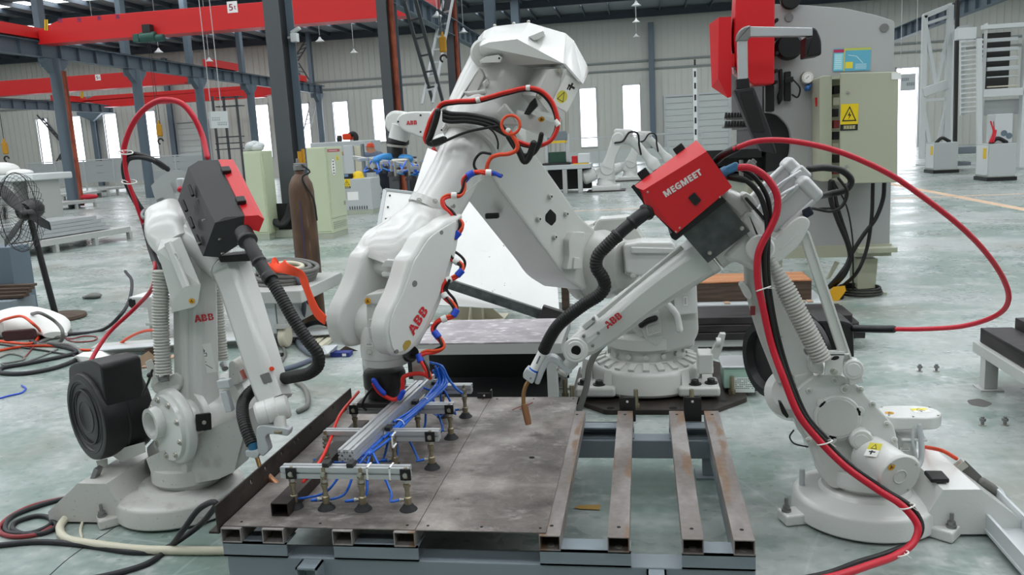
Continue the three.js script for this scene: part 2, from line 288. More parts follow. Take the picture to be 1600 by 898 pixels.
M.box = std({ color: 0xb4b8b8, roughness: 0.45 });
M.cardboard = std({ map: tex(256, 0.5, (x, y) => { const k = 10 * fbm(x * 30, y * 8, 3); return [176 + k, 148 + k, 124 + k]; }), roughness: 0.85 });
M.wood = std({ map: tex(512, 1.6, (x, y) => mixc([196, 140, 100], [150, 92, 58], sm(-0.3, 0.5, fbm(x * 3, y * 50, 4) + 0.3 * fbm(x * 60, y * 60, 2)))), roughness: 0.75 });
M.oldwood = std({ map: tex(256, 1, (x, y) => mixc([88, 72, 60], [60, 48, 40], sm(-0.3, 0.5, fbm(x * 4, y * 40, 4)))), roughness: 0.85 });
M.cyl = std({ map: tex(512, 0.8, (x, y) => { let c = mixc([98, 74, 56], [70, 52, 40], sm(-0.3, 0.4, fbm(x * 5, y * 2, 4))); c = mixc(c, [128, 108, 92], 0.6 * sm(0.25, 0.45, fbm(x * 30, y * 5, 3, 6))); return c; }), roughness: 0.5, metalness: 0.15 });
M.bench = std({ color: 0xb6b8b5, roughness: 0.5 });
M.aluplate = std({ color: 0xc9cccf, roughness: 0.3, metalness: 0.6 });
M.darkbar = std({ map: tex(256, 1.2, (x, y) => mixc([58, 52, 54], [34, 31, 33], sm(-0.3, 0.4, fbm(x * 3, y * 9, 4)))), roughness: 0.5, metalness: 0.3 });
M.sheet = std({ map: scratchTex(1024, 2.2, (x, y) => { const a = fbm(x * 3, y * 3, 4); const k = 226 + 10 * a; return [k, k, k - 2]; }, (g, n) => { for (let i = 0; i < 90; i++) { g.fillStyle = 'rgba(60,60,58,' + rr(0.15, 0.7) + ')'; g.beginPath(); g.ellipse(rnd() * n, rnd() * n, rr(1, 4), rr(0.6, 2), rnd() * 3, 0, 7); g.fill(); } for (let i = 0; i < 26; i++) { g.strokeStyle = 'rgba(80,80,78,' + rr(0.1, 0.5) + ')'; g.lineWidth = rr(0.7, 2); const x = rnd() * n, y = rnd() * n; g.beginPath(); g.moveTo(x, y); g.lineTo(x + rr(-40, 40), y + rr(-12, 12)); g.stroke(); } }), roughness: 0.4, metalness: 0.1 });
M.benchtop = std({ map: tex(512, 1.6, (x, y) => { const a = fbm(x * 5, y * 7, 4), s = sm(0.12, 0.3, fbm(x * 14, y * 30, 4, 6)); return mixc(mixc([146, 138, 144], [172, 165, 170], sm(-0.3, 0.3, a)), [214, 212, 214], s * 0.75); }), roughness: 0.5 });
M.paper = std({ color: 0xe9e9e6, roughness: 0.8 });
M.yellow = std({ color: 0xe8c21c, roughness: 0.5 });
M.greenbox = std({ color: 0xa9cabc, roughness: 0.35 });
M.skin = std({ color: 0xb98468, roughness: 0.6 });
M.glass = phy({ color: 0xffffff, transmission: 1, thickness: 0, roughness: 0.05 });
M.beige = std({ color: 0xcbc6b2, roughness: 0.6 });
M.greycable = std({ color: 0x6c6c68, roughness: 0.6 });
M.darkcable = std({ color: 0x222226, roughness: 0.55 });
M.whitepaint = std({ color: 0xd8dbdb, roughness: 0.45 });
M.whitegrey = std({ color: 0xc2c6c8, roughness: 0.5 });
M.navy = std({ color: 0x151a2a, roughness: 0.8 });
M.bluecloth = std({ color: 0x6f7a92, roughness: 0.8 });
// flat print
function sticker(parent, name, draw, pw, ph, pl, c, w, h, rot = 0, label, out = 0.0015) {
  const t = canvasTex(pw, ph, draw); const m = std({ map: t, roughness: 0.45, transparent: true, alphaTest: 0.4 });
  if (draw.alpha) m.alphaMap = null;
  return part(parent, name, quad(pl, c, w, h, rot, out), m, label, { keepUV: true });
}
const stickerMats = {};
function stick(parent, name, key, draw, pw, ph, pl, c, w, h, rot = 0, label, out = 0.0015) {
  stickerMats[key] ??= std({ map: canvasTex(pw, ph, draw), roughness: 0.45, transparent: true, alphaTest: 0.4 });
  return part(parent, name, quad(pl, c, w, h, rot, out), stickerMats[key], label, { keepUV: true });
}
const drawABB = (g, w, h) => { g.clearRect(0, 0, w, h); g.fillStyle = '#c8202c'; g.font = 'bold ' + h * 1.22 + 'px sans-serif'; g.textBaseline = 'alphabetic'; const tw = g.measureText('ABB').width; g.save(); g.translate(w * 0.02, h * 0.95); g.scale(w * 0.96 / tw, 1); g.fillText('ABB', 0, 0); g.lineWidth = h * 0.05; g.strokeStyle = '#c8202c'; g.strokeText('ABB', 0, 0); g.restore(); g.globalCompositeOperation = 'destination-out'; g.fillRect(0, h * 0.50, w, h * 0.03); for (const x of [0.17, 0.5, 0.83]) g.fillRect(w * x - h * 0.012, 0, h * 0.024, h); g.globalCompositeOperation = 'source-over'; };
const drawWarn = (g, w, h) => { g.clearRect(0, 0, w, h); g.fillStyle = '#e6c81a'; g.fillRect(0, 0, w, h); g.fillStyle = '#222'; g.beginPath(); g.moveTo(w / 2, h * 0.1); g.lineTo(w * 0.92, h * 0.86); g.lineTo(w * 0.08, h * 0.86); g.fill(); g.fillStyle = '#e6c81a'; g.beginPath(); g.moveTo(w / 2, h * 0.22); g.lineTo(w * 0.82, h * 0.8); g.lineTo(w * 0.18, h * 0.8); g.fill(); g.fillStyle = '#222'; g.beginPath(); g.moveTo(w * 0.54, h * 0.34); g.lineTo(w * 0.4, h * 0.58); g.lineTo(w * 0.5, h * 0.58); g.lineTo(w * 0.45, h * 0.78); g.lineTo(w * 0.62, h * 0.52); g.lineTo(w * 0.52, h * 0.52); g.fill(); };
const drawHazard = (g, w, h) => { g.fillStyle = '#e8c11a'; g.fillRect(0, 0, w, h); drawWarn(g, w, h * 0.76); g.fillStyle = '#1c1c1a'; g.fillRect(0, h * 0.77, w, h * 0.23); g.fillStyle = '#d8d0a0'; g.font = 'bold ' + h * 0.13 + 'px sans-serif'; for (let i = 0; i < 4; i++) { const x = w * (0.18 + 0.165 * i), y = h * 0.82, s = h * 0.12; g.fillRect(x, y, s, s * 0.2); g.fillRect(x, y + s * 0.45, s, s * 0.18); g.fillRect(x + s * 0.4, y, s * 0.2, s); g.fillRect(x, y + s * 0.85, s, s * 0.15); } };
const drawMotor = (g, w, h) => { g.fillStyle = '#eeeeea'; g.fillRect(0, 0, w, h); g.save(); g.translate(w * 0.08, 0); drawWarnRound(g, w * 0.4, h * 0.5, w * 0.32); g.restore(); g.fillStyle = '#222'; g.fillRect(w * 0.58, h * 0.3, w * 0.32, h * 0.18); g.fillRect(w * 0.66, h * 0.2, w * 0.1, h * 0.6); g.fillRect(w * 0.55, h * 0.7, w * 0.36, h * 0.06); };
function drawWarnRound(g, x, y, r) { g.fillStyle = '#e3d54a'; g.beginPath(); g.arc(x * 0.6, y, r, 0, 7); g.fill(); g.strokeStyle = '#333'; g.lineWidth = r * 0.12; g.beginPath(); g.moveTo(x * 0.6, y - r * 0.6); g.lineTo(x * 0.6 + r * 0.55, y + r * 0.4); g.lineTo(x * 0.6 - r * 0.55, y + r * 0.4); g.closePath(); g.stroke(); }
const drawHot = (g, w, h) => { g.clearRect(0, 0, w, h); g.fillStyle = '#d89a1c'; g.beginPath(); g.ellipse(w / 2, h / 2, w * 0.48, h * 0.48, 0, 0, 7); g.fill(); g.fillStyle = '#2a2210'; g.beginPath(); g.moveTo(w / 2, h * 0.2); g.lineTo(w * 0.78, h * 0.72); g.lineTo(w * 0.22, h * 0.72); g.fill(); g.fillStyle = '#d89a1c'; for (const x of [0.4, 0.5, 0.6]) g.fillRect(w * x - 1, h * 0.46, w * 0.04, h * 0.2); };
const drawTag = (g, w, h) => { g.fillStyle = '#f0f0ec'; g.fillRect(0, 0, w, h); g.fillStyle = '#333'; for (let i = 0; i < 16; i++) g.fillRect(w * (0.12 + i * 0.048), h * 0.35, w * (i % 3 ? 0.018 : 0.034), h * 0.4); g.fillRect(w * 0.12, h * 0.15, w * 0.7, h * 0.07); };
// ---------- the hall ----------
{
  const { x0, x1, z0, z1, top } = HALL, T = 0.25;
  const fl = bx(x0 - T, -0.3, z0 - T, x1 + T, 0, z1 + T); struct('floor', fl, M.floor);
  struct('floor_line', [bx(6.05, -0.02, -45, 6.25, 0.0015, -3)], std({ color: 0xd9b899, roughness: 0.5 }));
  struct('floor_line', [bx(-2, -0.02, -17.8, 25, 0.0015, -17.68)], std({ color: 0xd9b899, roughness: 0.5 })).name = 'floor_line_001';
  struct('floor_line', [bx(-20, -0.02, -7.3, -6, 0.0012, -7.285)], std({ color: 0x7a8481, roughness: 0.6 })).name = 'floor_line_002';
  struct('floor_line', [bx(-20, -0.02, -9.2, -4, 0.0012, -9.19)], std({ color: 0x909a97, roughness: 0.6 })).name = 'floor_line_003';
  // back wall with window openings, ribbed sheet
  const wins = [[65, 20, 186, 257], [116, 22, 182, 254], [171, 23, 178, 247], [231, 24, 174, 256], [407, 25, 164, 246], [473, 19, 162, 231], [531, 24, 159, 224], [593, 25, 155, 221], [918, 24, 138, 229], [986, 25, 133, 222]]
    .map(([px, w, ya, yb]) => { const a = P(px, ya, z0), b = P(px, yb, z0), hw = w / 2 * 54 / FOC; return [a.x - hw, Math.max(0.9, b.y), a.x + hw, a.y]; });
  const dr = P(1418, 106, z0), doorR = [dr.x - 0.62, 0.0, dr.x + 0.62, dr.y]; wins.push(doorR);
  wins.sort((a, b) => a[0] - b[0]);
  const wg = [], ribs = []; let cx = x0 - T;
  for (const [a, b, c, d] of wins) { wg.push(bx(cx, 0, z0 - T, a, top, z0)); wg.push(bx(a, d, z0 - T, c, top, z0)); if (b > 0.01) wg.push(bx(a, 0, z0 - T, c, b, z0)); cx = c; }
  wg.push(bx(cx, 0, z0 - T, x1 + T, top, z0));
  const wb = struct('wall_back', wg, M.wall);
  for (let x = x0 + 0.2; x < x1; x += 0.4) { const w = wins.find((q) => x > q[0] - 0.08 && x < q[2] + 0.08); if (w) { ribs.push(bx(x - 0.03, w[3], z0, x + 0.03, top, z0 + 0.03)); } else ribs.push(bx(x - 0.03, 0, z0, x + 0.03, top, z0 + 0.03)); }
  part(wb, 'wall_rib', ribs, M.wallrib, null, { kind: 'stuff' });
  const girts = [6.05, 5.55].map((y) => bx(x0, y, z0 + 0.03, x1, y + 0.09, z0 + 0.12)); girts.forEach((g) => part(wb, 'girt', g, M.girt));
  wins.forEach(([a, b, c, d], i) => {
    const w = struct('window', [bx(a - 0.06, b - 0.06, z0 - 0.1, a, d + 0.06, z0 + 0.06), bx(c, b - 0.06, z0 - 0.1, c + 0.06, d + 0.06, z0 + 0.06), bx(a - 0.06, d, z0 - 0.1, c + 0.06, d + 0.06, z0 + 0.06), bx(a, b - 0.06, z0 - 0.1, c, b, z0 + 0.06)], M.whitegrey);
    w.name = 'window_' + (i + 1);
    const n = 1; for (let k = 0; k < n; k++) part(w, 'pane', bx(a, b + (d - b) * k / n, z0 - 0.14, c, b + (d - b) * (k + 1) / n - 0.02, z0 - 0.12), M.window);
    const l = new THREE.RectAreaLight(0xf4f7ff, 3, c - a, d - b); l.position.set((a + c) / 2, (b + d) / 2, z0 - 0.1); l.rotation.y = Math.PI; l.name = 'window_light'; scene.add(l);
  });
  // roll-up doors in the back wall
  const rd = (n, xa, xb, h) => { const d = struct(n, [bx(xa - 0.12, 0, z0, xa, h + 0.12, z0 + 0.14), bx(xb, 0, z0, xb + 0.12, h + 0.12, z0 + 0.14), bx(xa, h, z0, xb, h + 0.12, z0 + 0.14)], M.whitegrey); for (let y = 0; y < h - 0.01; y += h / 10) part(d, 'slat', bx(xa, y, z0 + 0.02, xb, y + h / 10 - 0.02, z0 + 0.08), M.greypaint2 ??= std({ color: 0xc4cbc8, roughness: 0.55 })); };
  rd('door_1', P(1040, 150, z0).x, P(1086, 150, z0).x, P(1060, 151, z0).y); rd('door_2', P(1092, 150, z0).x, P(1138, 150, z0).x, P(1060, 150, z0).y); rd('door_3', P(277, 190, z0).x, P(324, 190, z0).x, P(300, 191, z0).y);
  struct('wall_left', bx(x0 - T, 0, z0, x0, top, z1), M.wall); struct('wall_right', bx(x1, 0, z0, x1 + T, top, z1), M.wall); struct('wall_front', bx(x0 - T, 0, z1, x1 + T, top, z1 + T), M.wall);
  // roof sheets between the skylight strips
  const rg = []; let cz = z0 - T; const hw = SKYLIGHT_W / 2;
  for (const z of SKYLIGHT_Z) { rg.push(bx(x0 - T, top, cz, x1 + T, top + 0.1, z - hw)); cz = z + hw; }
  rg.push(bx(x0 - T, top, cz, x1 + T, top + 0.1, z1 + T)); struct('ceiling', rg, M.roof);
  SKYLIGHT_Z.forEach((z, i) => { const s = struct('window', bx(x0, top + 0.02, z - hw, x1, top + 0.05, z + hw), M.sky); s.name = 'window_' + (20 + i); });
  // rafters and purlins
  const zr = [-53.4, -46.8, -39.8, -33, -26, -19];
  zr.forEach((z, i) => { struct('trim', [bx(x0, top - 0.46, z - 0.012, x1, top - 0.1, z + 0.012), bx(x0, top - 0.48, z - 0.12, x1, top - 0.46, z + 0.12), bx(x0, top - 0.1, z - 0.12, x1, top - 0.07, z + 0.12)], M.roofsteel).name = 'trim_' + (i + 1); });
  const pur = []; for (let x = x0 + 0.8; x < x1; x += 1.5) pur.push(bx(x - 0.035, top - 0.22, z0, x + 0.035, top - 0.002, -14)); pur.forEach((g, i) => struct('trim', g, M.roofsteel).name = 'trim_' + (20 + i));
}
function hColumn(name, label, x, z, w, d, h, mat, group, extra, inner) {
  const t = thing(name, label, 'column', V(x, 0, z), group), f = 0.022;
  part(t, 'flange', bx(x - w / 2, 0, z + d / 2 - f, x + w / 2, h, z + d / 2), mat); part(t, 'flange', bx(x - w / 2, 0, z - d / 2, x + w / 2, h, z - d / 2 + f), M.framelight);
  part(t, 'web', bx(x - 0.009, 0, z - d / 2 + f, x + 0.009, h, z + d / 2 - f), M.charcoal);
  part(t, 'base_plate', bx(x - w / 2 - 0.06, 0, z - d / 2 - 0.06, x + w / 2 + 0.06, 0.025, z + d / 2 + 0.06), mat);
  if (extra) part(t, 'pipe', cyl(V(x + w * 0.42, 0.05, z), V(x + w * 0.42, h - 0.1, z), 0.085, 0.085, 12), M.rustpipe, 'rusty brown drain pipe');
  return t;
}
{
  const top = HALL.top, xc = -6.4;
  const cg = 'columns between the two crane bays';
  hColumn('steel_column', 'wide dark grey steel column standing between the two pale green cabinets', -6.55, -15.2, 0.3, 0.65, top, M.frame, cg);
  hColumn('steel_column', 'dark steel column with a rusty brown pipe, right of the pale green cabinets', xc, -21.7, 0.26, 1.0, top, M.frame, cg, true);
  hColumn('steel_column', 'narrow dark steel column with a red-brown pipe just left of the big robot elbow', xc, -29.5, 0.26, 1.0, top, M.frame, cg, true);
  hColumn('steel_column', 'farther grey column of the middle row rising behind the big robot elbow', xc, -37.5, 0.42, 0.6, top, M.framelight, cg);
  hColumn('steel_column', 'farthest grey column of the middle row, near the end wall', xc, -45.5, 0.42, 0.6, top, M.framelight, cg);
  // left crane runway and its columns
  const runway = (label, x, y, za, zb, h = 0.52) => {
    const t = thing('crane_runway', label, 'crane rail', V(x, y, (za + zb) / 2));
    part(t, 'top_flange', bx(x - 0.2, y - 0.02, za, x + 0.2, y, zb), M.framelight); part(t, 'bottom_flange', bx(x - 0.13, y - h, za, x + 0.13, y - h + 0.02, zb), M.framelight); part(t, 'web', bx(x - 0.01, y - h, za, x + 0.01, y, zb), M.framelight);
    for (let z = Math.min(za, zb) + 0.4; z < Math.max(za, zb); z += 1.0) part(t, 'stiffener', bx(x - 0.12, y - h + 0.02, z - 0.012, x + 0.12, y - 0.02, z + 0.012), M.framelight);
    part(t, 'rail', bx(x - 0.04, y, za, x + 0.04, y + 0.06, zb), M.darksteel); return t;
  };
  runway('long grey crane runway beam with stiffeners, crossing the upper left below the front red crane', -20.5, 5.77, -53.4, -18);
  runway('lower grey crane runway beam at the far left edge, in the second bay', -35.6, 5.4, -53.4, -30);
  runway('grey crane runway beam beyond the ladders, above the big robot', -6.4, 5.77, -53.4, -22);
  runway('grey crane runway beam with orange rail, right of the press brake', 11.6, 5.7, -53.4, -14);
  const lc = ['grey column with a rusty red pipe at the far left under the front crane end', 'grey round column under the runway beam, left of the tall red hose loop', 'grey round column seen through the red hose loop', 'grey round column left of the dark column, beside the hanging signboard', 'farthest grey column at the end of the runway beam by the back wall'];
  [27.7, 32.6, 37.6, 42.9, 52.6].forEach((d, i) => {
    const t = thing('runway_column', lc[i], 'column', V(-20.5, 0, -d), 'columns under the left crane runway');
    part(t, 'post', cyl(V(-20.5, 0, -d), V(-20.5, 5.25, -d), 0.2, 0.2, 16), M.framelight); part(t, 'upper_post', bx(-20.95, 5.0, -d - 0.17, -20.72, HALL.top, -d + 0.17), M.framelight);
    part(t, 'corbel', extr(roundPoly([[-0.62, 0], [0.62, 0], [0.62, -0.12], [0.2, -0.5], [-0.2, -0.5], [-0.62, -0.12]], 0.01), plane(V(-20.4, 5.24, -d), V(1, 0, 0)).m, 0.24), M.framelight);
    if (!i) part(t, 'pipe', cyl(V(-20.1, 0.05, -d + 0.1), V(-20.1, 4.8, -d + 0.1), 0.08, 0.08, 10), M.rustpipe, 'rusty red pipe');
  });
  for (const [px, lb] of [[142, 'grey column at the back wall between two bright windows at the left, ending the low runway'], [264, 'slender grey column at the back wall behind the hose loop'], [1019, 'slim grey column on the back wall right of the two bright windows']]) {
    const x = P(px, 150, -53.7).x; const t = thing('wall_column', lb, 'column', V(x, 0, -53.7)); part(t, 'flange', bx(x - 0.17, 0, -53.5, x + 0.17, px < 200 ? 5.3 : HALL.top - 0.8, -53.48), M.framelight); part(t, 'web', bx(x - 0.02, 0, -53.95, x + 0.02, px < 200 ? 5.3 : HALL.top - 0.8, -53.5), M.framelight);
    if (px < 200) part(t, 'corbel', extr(roundPoly([[-0.9, 0], [0.9, 0], [0.9, -0.2], [0.2, -0.7], [-0.9, -0.2]], 0.01), zplane(-53.2).m.clone().setPosition(x, 5.1, -53.2), 0.24), M.framelight);
  }
  // cranes
  const crane = (label, xa, xb, z, y0, y1, taperL, taperR, yl = 5.84, yr = 5.84) => {
    const t = thing('bridge_crane', label, 'crane', V((xa + xb) / 2, y0, z), 'red bridge cranes');
    const xc0 = xa, xc1 = xb; xa += 0.26; xb -= 0.26; const sh = [[xa, y0 + (taperL ? 0.42 : 0)], [xa + (taperL ? 2.2 : 0), y0], [xb - (taperR ? 2.2 : 0), y0], [xb, y0 + (taperR ? 0.42 : 0)], [xb, y1 - 0.15], [xb - 1, y1], [xa + 1, y1], [xa, y1 - 0.32]];
    part(t, 'girder', extr(roundPoly(sh, 0.02), zplane(z + 0.25).m, 0.5, 0.01), M.crane);
    part(t, 'bottom_flange', bx(xa + (taperL ? 1.6 : 0), y0 - 0.05, z - 0.33, xb - (taperR ? 2.2 : 0.3), y0, z + 0.33), M.crane);
    [[xc0, yl], [xc1, yr]].forEach(([x, yy]) => part(t, 'end_carriage', bx(x - 0.2, yy, z - 0.4, x + 0.2, yy + 0.36, z + 2.4), M.crane));
    return t;
  };
  const c1 = crane('nearest long red overhead crane girder across the upper left with the white 5t plate', -20.5, -6.5, -27, 5.68, 6.42, false, false);
  const pl1 = zplane(-26.75);
  stick(c1, 'sign_plate', 'fivet', (g, w, h) => { g.fillStyle = '#ecebea'; g.fillRect(0, 0, w, h); g.fillStyle = '#8c2438'; g.font = 'bold ' + h * 0.8 + 'px sans-serif'; g.fillText('5', w * 0.14, h * 0.8); g.font = 'bold ' + h * 0.5 + 'px sans-serif'; g.fillText('t', w * 0.64, h * 0.72); }, 128, 128, pl1, PL(363, 11, pl1), 0.36, 0.36);
  stick(c1, 'stripe_mark', 'ystripe', (g, w, h) => { g.fillStyle = '#5a2a16'; g.fillRect(0, 0, w, h); g.fillStyle = '#e6c024'; g.fillRect(w * 0.1, 0, w * 0.32, h); g.fillRect(w * 0.6, 0, w * 0.3, h); }, 64, 128, pl1, PL(72, 39, pl1), 0.17, 0.36, -0.16);
  ['M', 'O', 'K', 'U'].forEach((ch, i) => stick(c1, 'painted_mark', 'mk' + i, (g, w, h) => { g.clearRect(0, 0, w, h); g.strokeStyle = '#6a2a58'; g.lineWidth = w * 0.12; g.beginPath(); for (let k = 0; k < 4; k++) { g.moveTo(w * (0.15 + 0.2 * ((i + k) % 4)), h * 0.15); g.lineTo(w * (0.15 + 0.22 * k), h * 0.85); } g.moveTo(w * 0.1, h * (0.3 + 0.1 * i)); g.lineTo(w * 0.9, h * (0.3 + 0.1 * i)); g.stroke(); }, 48, 48, pl1, PL([94, 124, 155, 184][i], [32, 31, 28, 26][i], pl1), 0.2, 0.2));
  crane('red overhead crane girder behind the runway columns at left with a small white plate', -35.6, -20.5, -41, 5.38, 6.1, false, true, 5.47);
  const c3 = crane('lowest and farthest red crane girder with a yellow stripe, left of the hose loop', -35.6, -20.5, -50, 5.1, 5.8, true, true, 5.47);
  stick(c3, 'stripe_mark', 'ystripe', null, 1, 1, zplane(-49.75), P(128, 147, -49.75), 0.22, 0.5, -0.16);
  stick(scene.getObjectByName('bridge_crane_001'), 'sign_plate', 'fivet', null, 1, 1, zplane(-40.75), P(153, 121, -40.75), 0.3, 0.3);
  // hoist under the near crane
  const hz = -26.6, hp = P(232, 58, hz), ho = thing('hoist', 'green electric hoist hanging under the nearest red crane', 'hoist', hp.clone());
  part(ho, 'drum', cyl(hp.clone().add(V(-0.28, 0, 0)), hp.clone().add(V(0.28, 0, 0)), 0.17, 0.17, 18, 0.03), M.hoist); part(ho, 'motor', cyl(hp.clone().add(V(0.28, -0.05, 0)), hp.clone().add(V(0.55, -0.05, 0)), 0.12, 0.12, 14, 0.02), M.hoist);
  part(ho, 'gearbox', bx(hp.x - 0.5, hp.y - 0.15, hz - 0.14, hp.x - 0.28, hp.y + 0.12, hz + 0.14, 0.03), M.hoist); part(ho, 'trolley', bx(hp.x - 0.14, hp.y + 0.12, hz - 0.12, hp.x + 0.16, hp.y + 0.4, hz + 0.12, 0.02), M.darksteel);
  const hk = P(249, 204, hz); part(ho, 'cable', [cyl(V(hk.x - 0.03, hp.y, hz), V(hk.x - 0.03, hk.y, hz), 0.008, 0.008, 6), cyl(V(hk.x + 0.05, hp.y, hz), V(hk.x + 0.05, hk.y, hz), 0.008, 0.008, 6)], M.darksteel);
  const hookBlock = (t, c, s) => { part(t, 'hook_block', [bx(c.x - 0.1 * s, c.y - 0.2 * s, c.z - 0.06 * s, c.x + 0.1 * s, c.y + 0.22 * s, c.z + 0.06 * s, 0.05 * s), cyl(V(c.x, c.y + 0.2 * s, c.z), V(c.x, c.y + 0.34 * s, c.z), 0.05 * s, 0.03 * s, 10)], M.craneyellow); part(t, 'hook', torus(V(c.x, c.y - 0.36 * s, c.z), V(0, 0, 1), 0.09 * s, 0.03 * s, 16, 8, 4.4), M.darksteel); };
  hookBlock(ho, hk, 1);
  const h2z = -24, h2 = P(692, 70, h2z), hb = thing('hanging_hook', 'yellow crane hook block hanging in front of the crossed ladders', 'hook', h2.clone());
  hookBlock(hb, h2, 1.05); part(hb, 'cable', [-0.05, 0.05].map((o) => cyl(V(h2.x + o, h2.y + 0.3, h2z), V(h2.x + o, 8.4, h2z), 0.012, 0.012, 6)), M.darksteel);
  const h3z = -24, h3 = P(8, 232, h3z), hc = thing('hanging_hook', 'small yellow hook hanging at the far left edge near the wrapped bundles', 'hook', h3.clone());
  hookBlock(hc, h3, 0.9); part(hc, 'cable', cyl(V(h3.x, h3.y + 0.2, h3z), V(h3.x, 8.4, h3z), 0.01, 0.01, 6), M.darksteel);
  // lattice braces that look like ladders
  const ladder = (label, a, b, w, side, n, mat, t = 0.07) => { const o = thing('lattice_brace', label, 'brace', lerpV(a, b, 0.5)); const s = mul(side, w / 2); for (const k of [-1, 1]) part(o, 'rail', bar(a.clone().addScaledVector(s, k), b.clone().addScaledVector(s, k), t, t), mat); for (let i = 1; i < n; i++) { const p = lerpV(a, b, i / n); part(o, 'rung', bar(p.clone().sub(s), p.clone().add(s), 0.05, 0.05), mat); } };
  ladder('long dark lattice brace like a ladder, leaning right between the two pipe columns', P(640, 0, -22), P(684, 158, -26), 0.52, V(0.75, 0, 0.66), 6, M.frame, 0.09);
  ladder('pale lattice brace like a ladder, crossing behind the dark one', P(700, 0, -28), P(668, 162, -24.6), 0.5, V(0.8, 0, 0.6), 8, M.whitegrey);
  ladder('lattice brace rising to the right on the back wall between two left windows', P(90, 252, -53.9), P(112, 215, -53.9), 0.45, V(1, 0.6, 0).normalize(), 6, M.frame);
  ladder('lattice brace falling to the right on the back wall between two left windows', P(62, 182, -53.82), P(118, 246, -53.82), 0.45, V(1, -0.6, 0).normalize(), 12, M.frame);
  ladder('upper zigzag lattice brace right of the wide dark column', P(482, 62, -52.9), P(460, 97, -52.9), 0.5, V(1, 0.3, 0).normalize(), 5, M.frame);
  ladder('middle zigzag lattice brace right of the wide dark column', P(461, 97, -52.8), P(484, 134, -52.8), 0.5, V(1, -0.3, 0).normalize(), 5, M.frame);
  ladder('lower lattice brace right of the wide dark column, above the right green cabinet', P(491, 156, -52.7), P(480, 200, -52.7), 0.5, V(1, 0.3, 0).normalize(), 6, M.whitegrey);
  // pendant lamps
  const lamps = [[148, 62, -30, 'pendant lamp left of the green hoist'], [248, 81, -30, 'pendant lamp just right of the green hoist cable'], [327, 95, -34, 'pendant lamp right of the hoist, above the runway beam'], [500, 64, -30, 'pendant lamp hanging right of the wide dark column'], [553, 82, -34, 'low pendant lamp left of the brown pipe column'], [683, 25, -26, 'pendant lamp above the yellow hook'], [724, 50, -30, 'pendant lamp left of the big robot elbow'], [994, 8, -30, 'upper pendant lamp between the big robot and the red machine cover'], [994, 34, -38, 'middle pendant lamp between the big robot and the red machine cover'], [994, 57, -46, 'lowest pendant lamp between the big robot and the red machine cover']];
  for (const [px, py, z, lb] of lamps) { const c = P(px, py, z), t = thing('pendant_lamp', 'white ' + lb, 'lamp', c.clone(), 'pendant lamps under the roof'); part(t, 'shade', lathe(c.clone().add(V(0, 0.2, 0)), V(0, -1, 0), [[0.02, 0.05], [0.04, 0.08], [0.06, 0.13], [0.17, 0.22], [0.16, 0.22], [0.05, 0.14], [0, 0.12]], 18), M.whitepaint); part(t, 'rod', cyl(c.clone().add(V(0, 0.2, 0)), V(c.x, HALL.top - 0.2, z), 0.012, 0.012, 6), M.whitegrey); }
  // floodlight on the wide column
  { const c = P(460, 58, -15.4), t = thing('floodlight', 'small white box fitting on the side of the wide dark column', 'lamp', c.clone()); part(t, 'housing', bx(c.x - 0.06, c.y - 0.09, c.z - 0.06, c.x + 0.07, c.y + 0.07, c.z + 0.06, 0.01), M.whitepaint); part(t, 'bracket', bx(-6.5, c.y - 0.02, c.z - 0.02, c.x + 0.02, c.y + 0.02, c.z + 0.02), M.whitegrey); part(t, 'head', [bar(c.clone().add(V(-0.05, 0.08, 0)), c.clone().add(V(0.12, 0.16, 0)), 0.09, 0.06, 0.01)], M.whitegrey); }
}
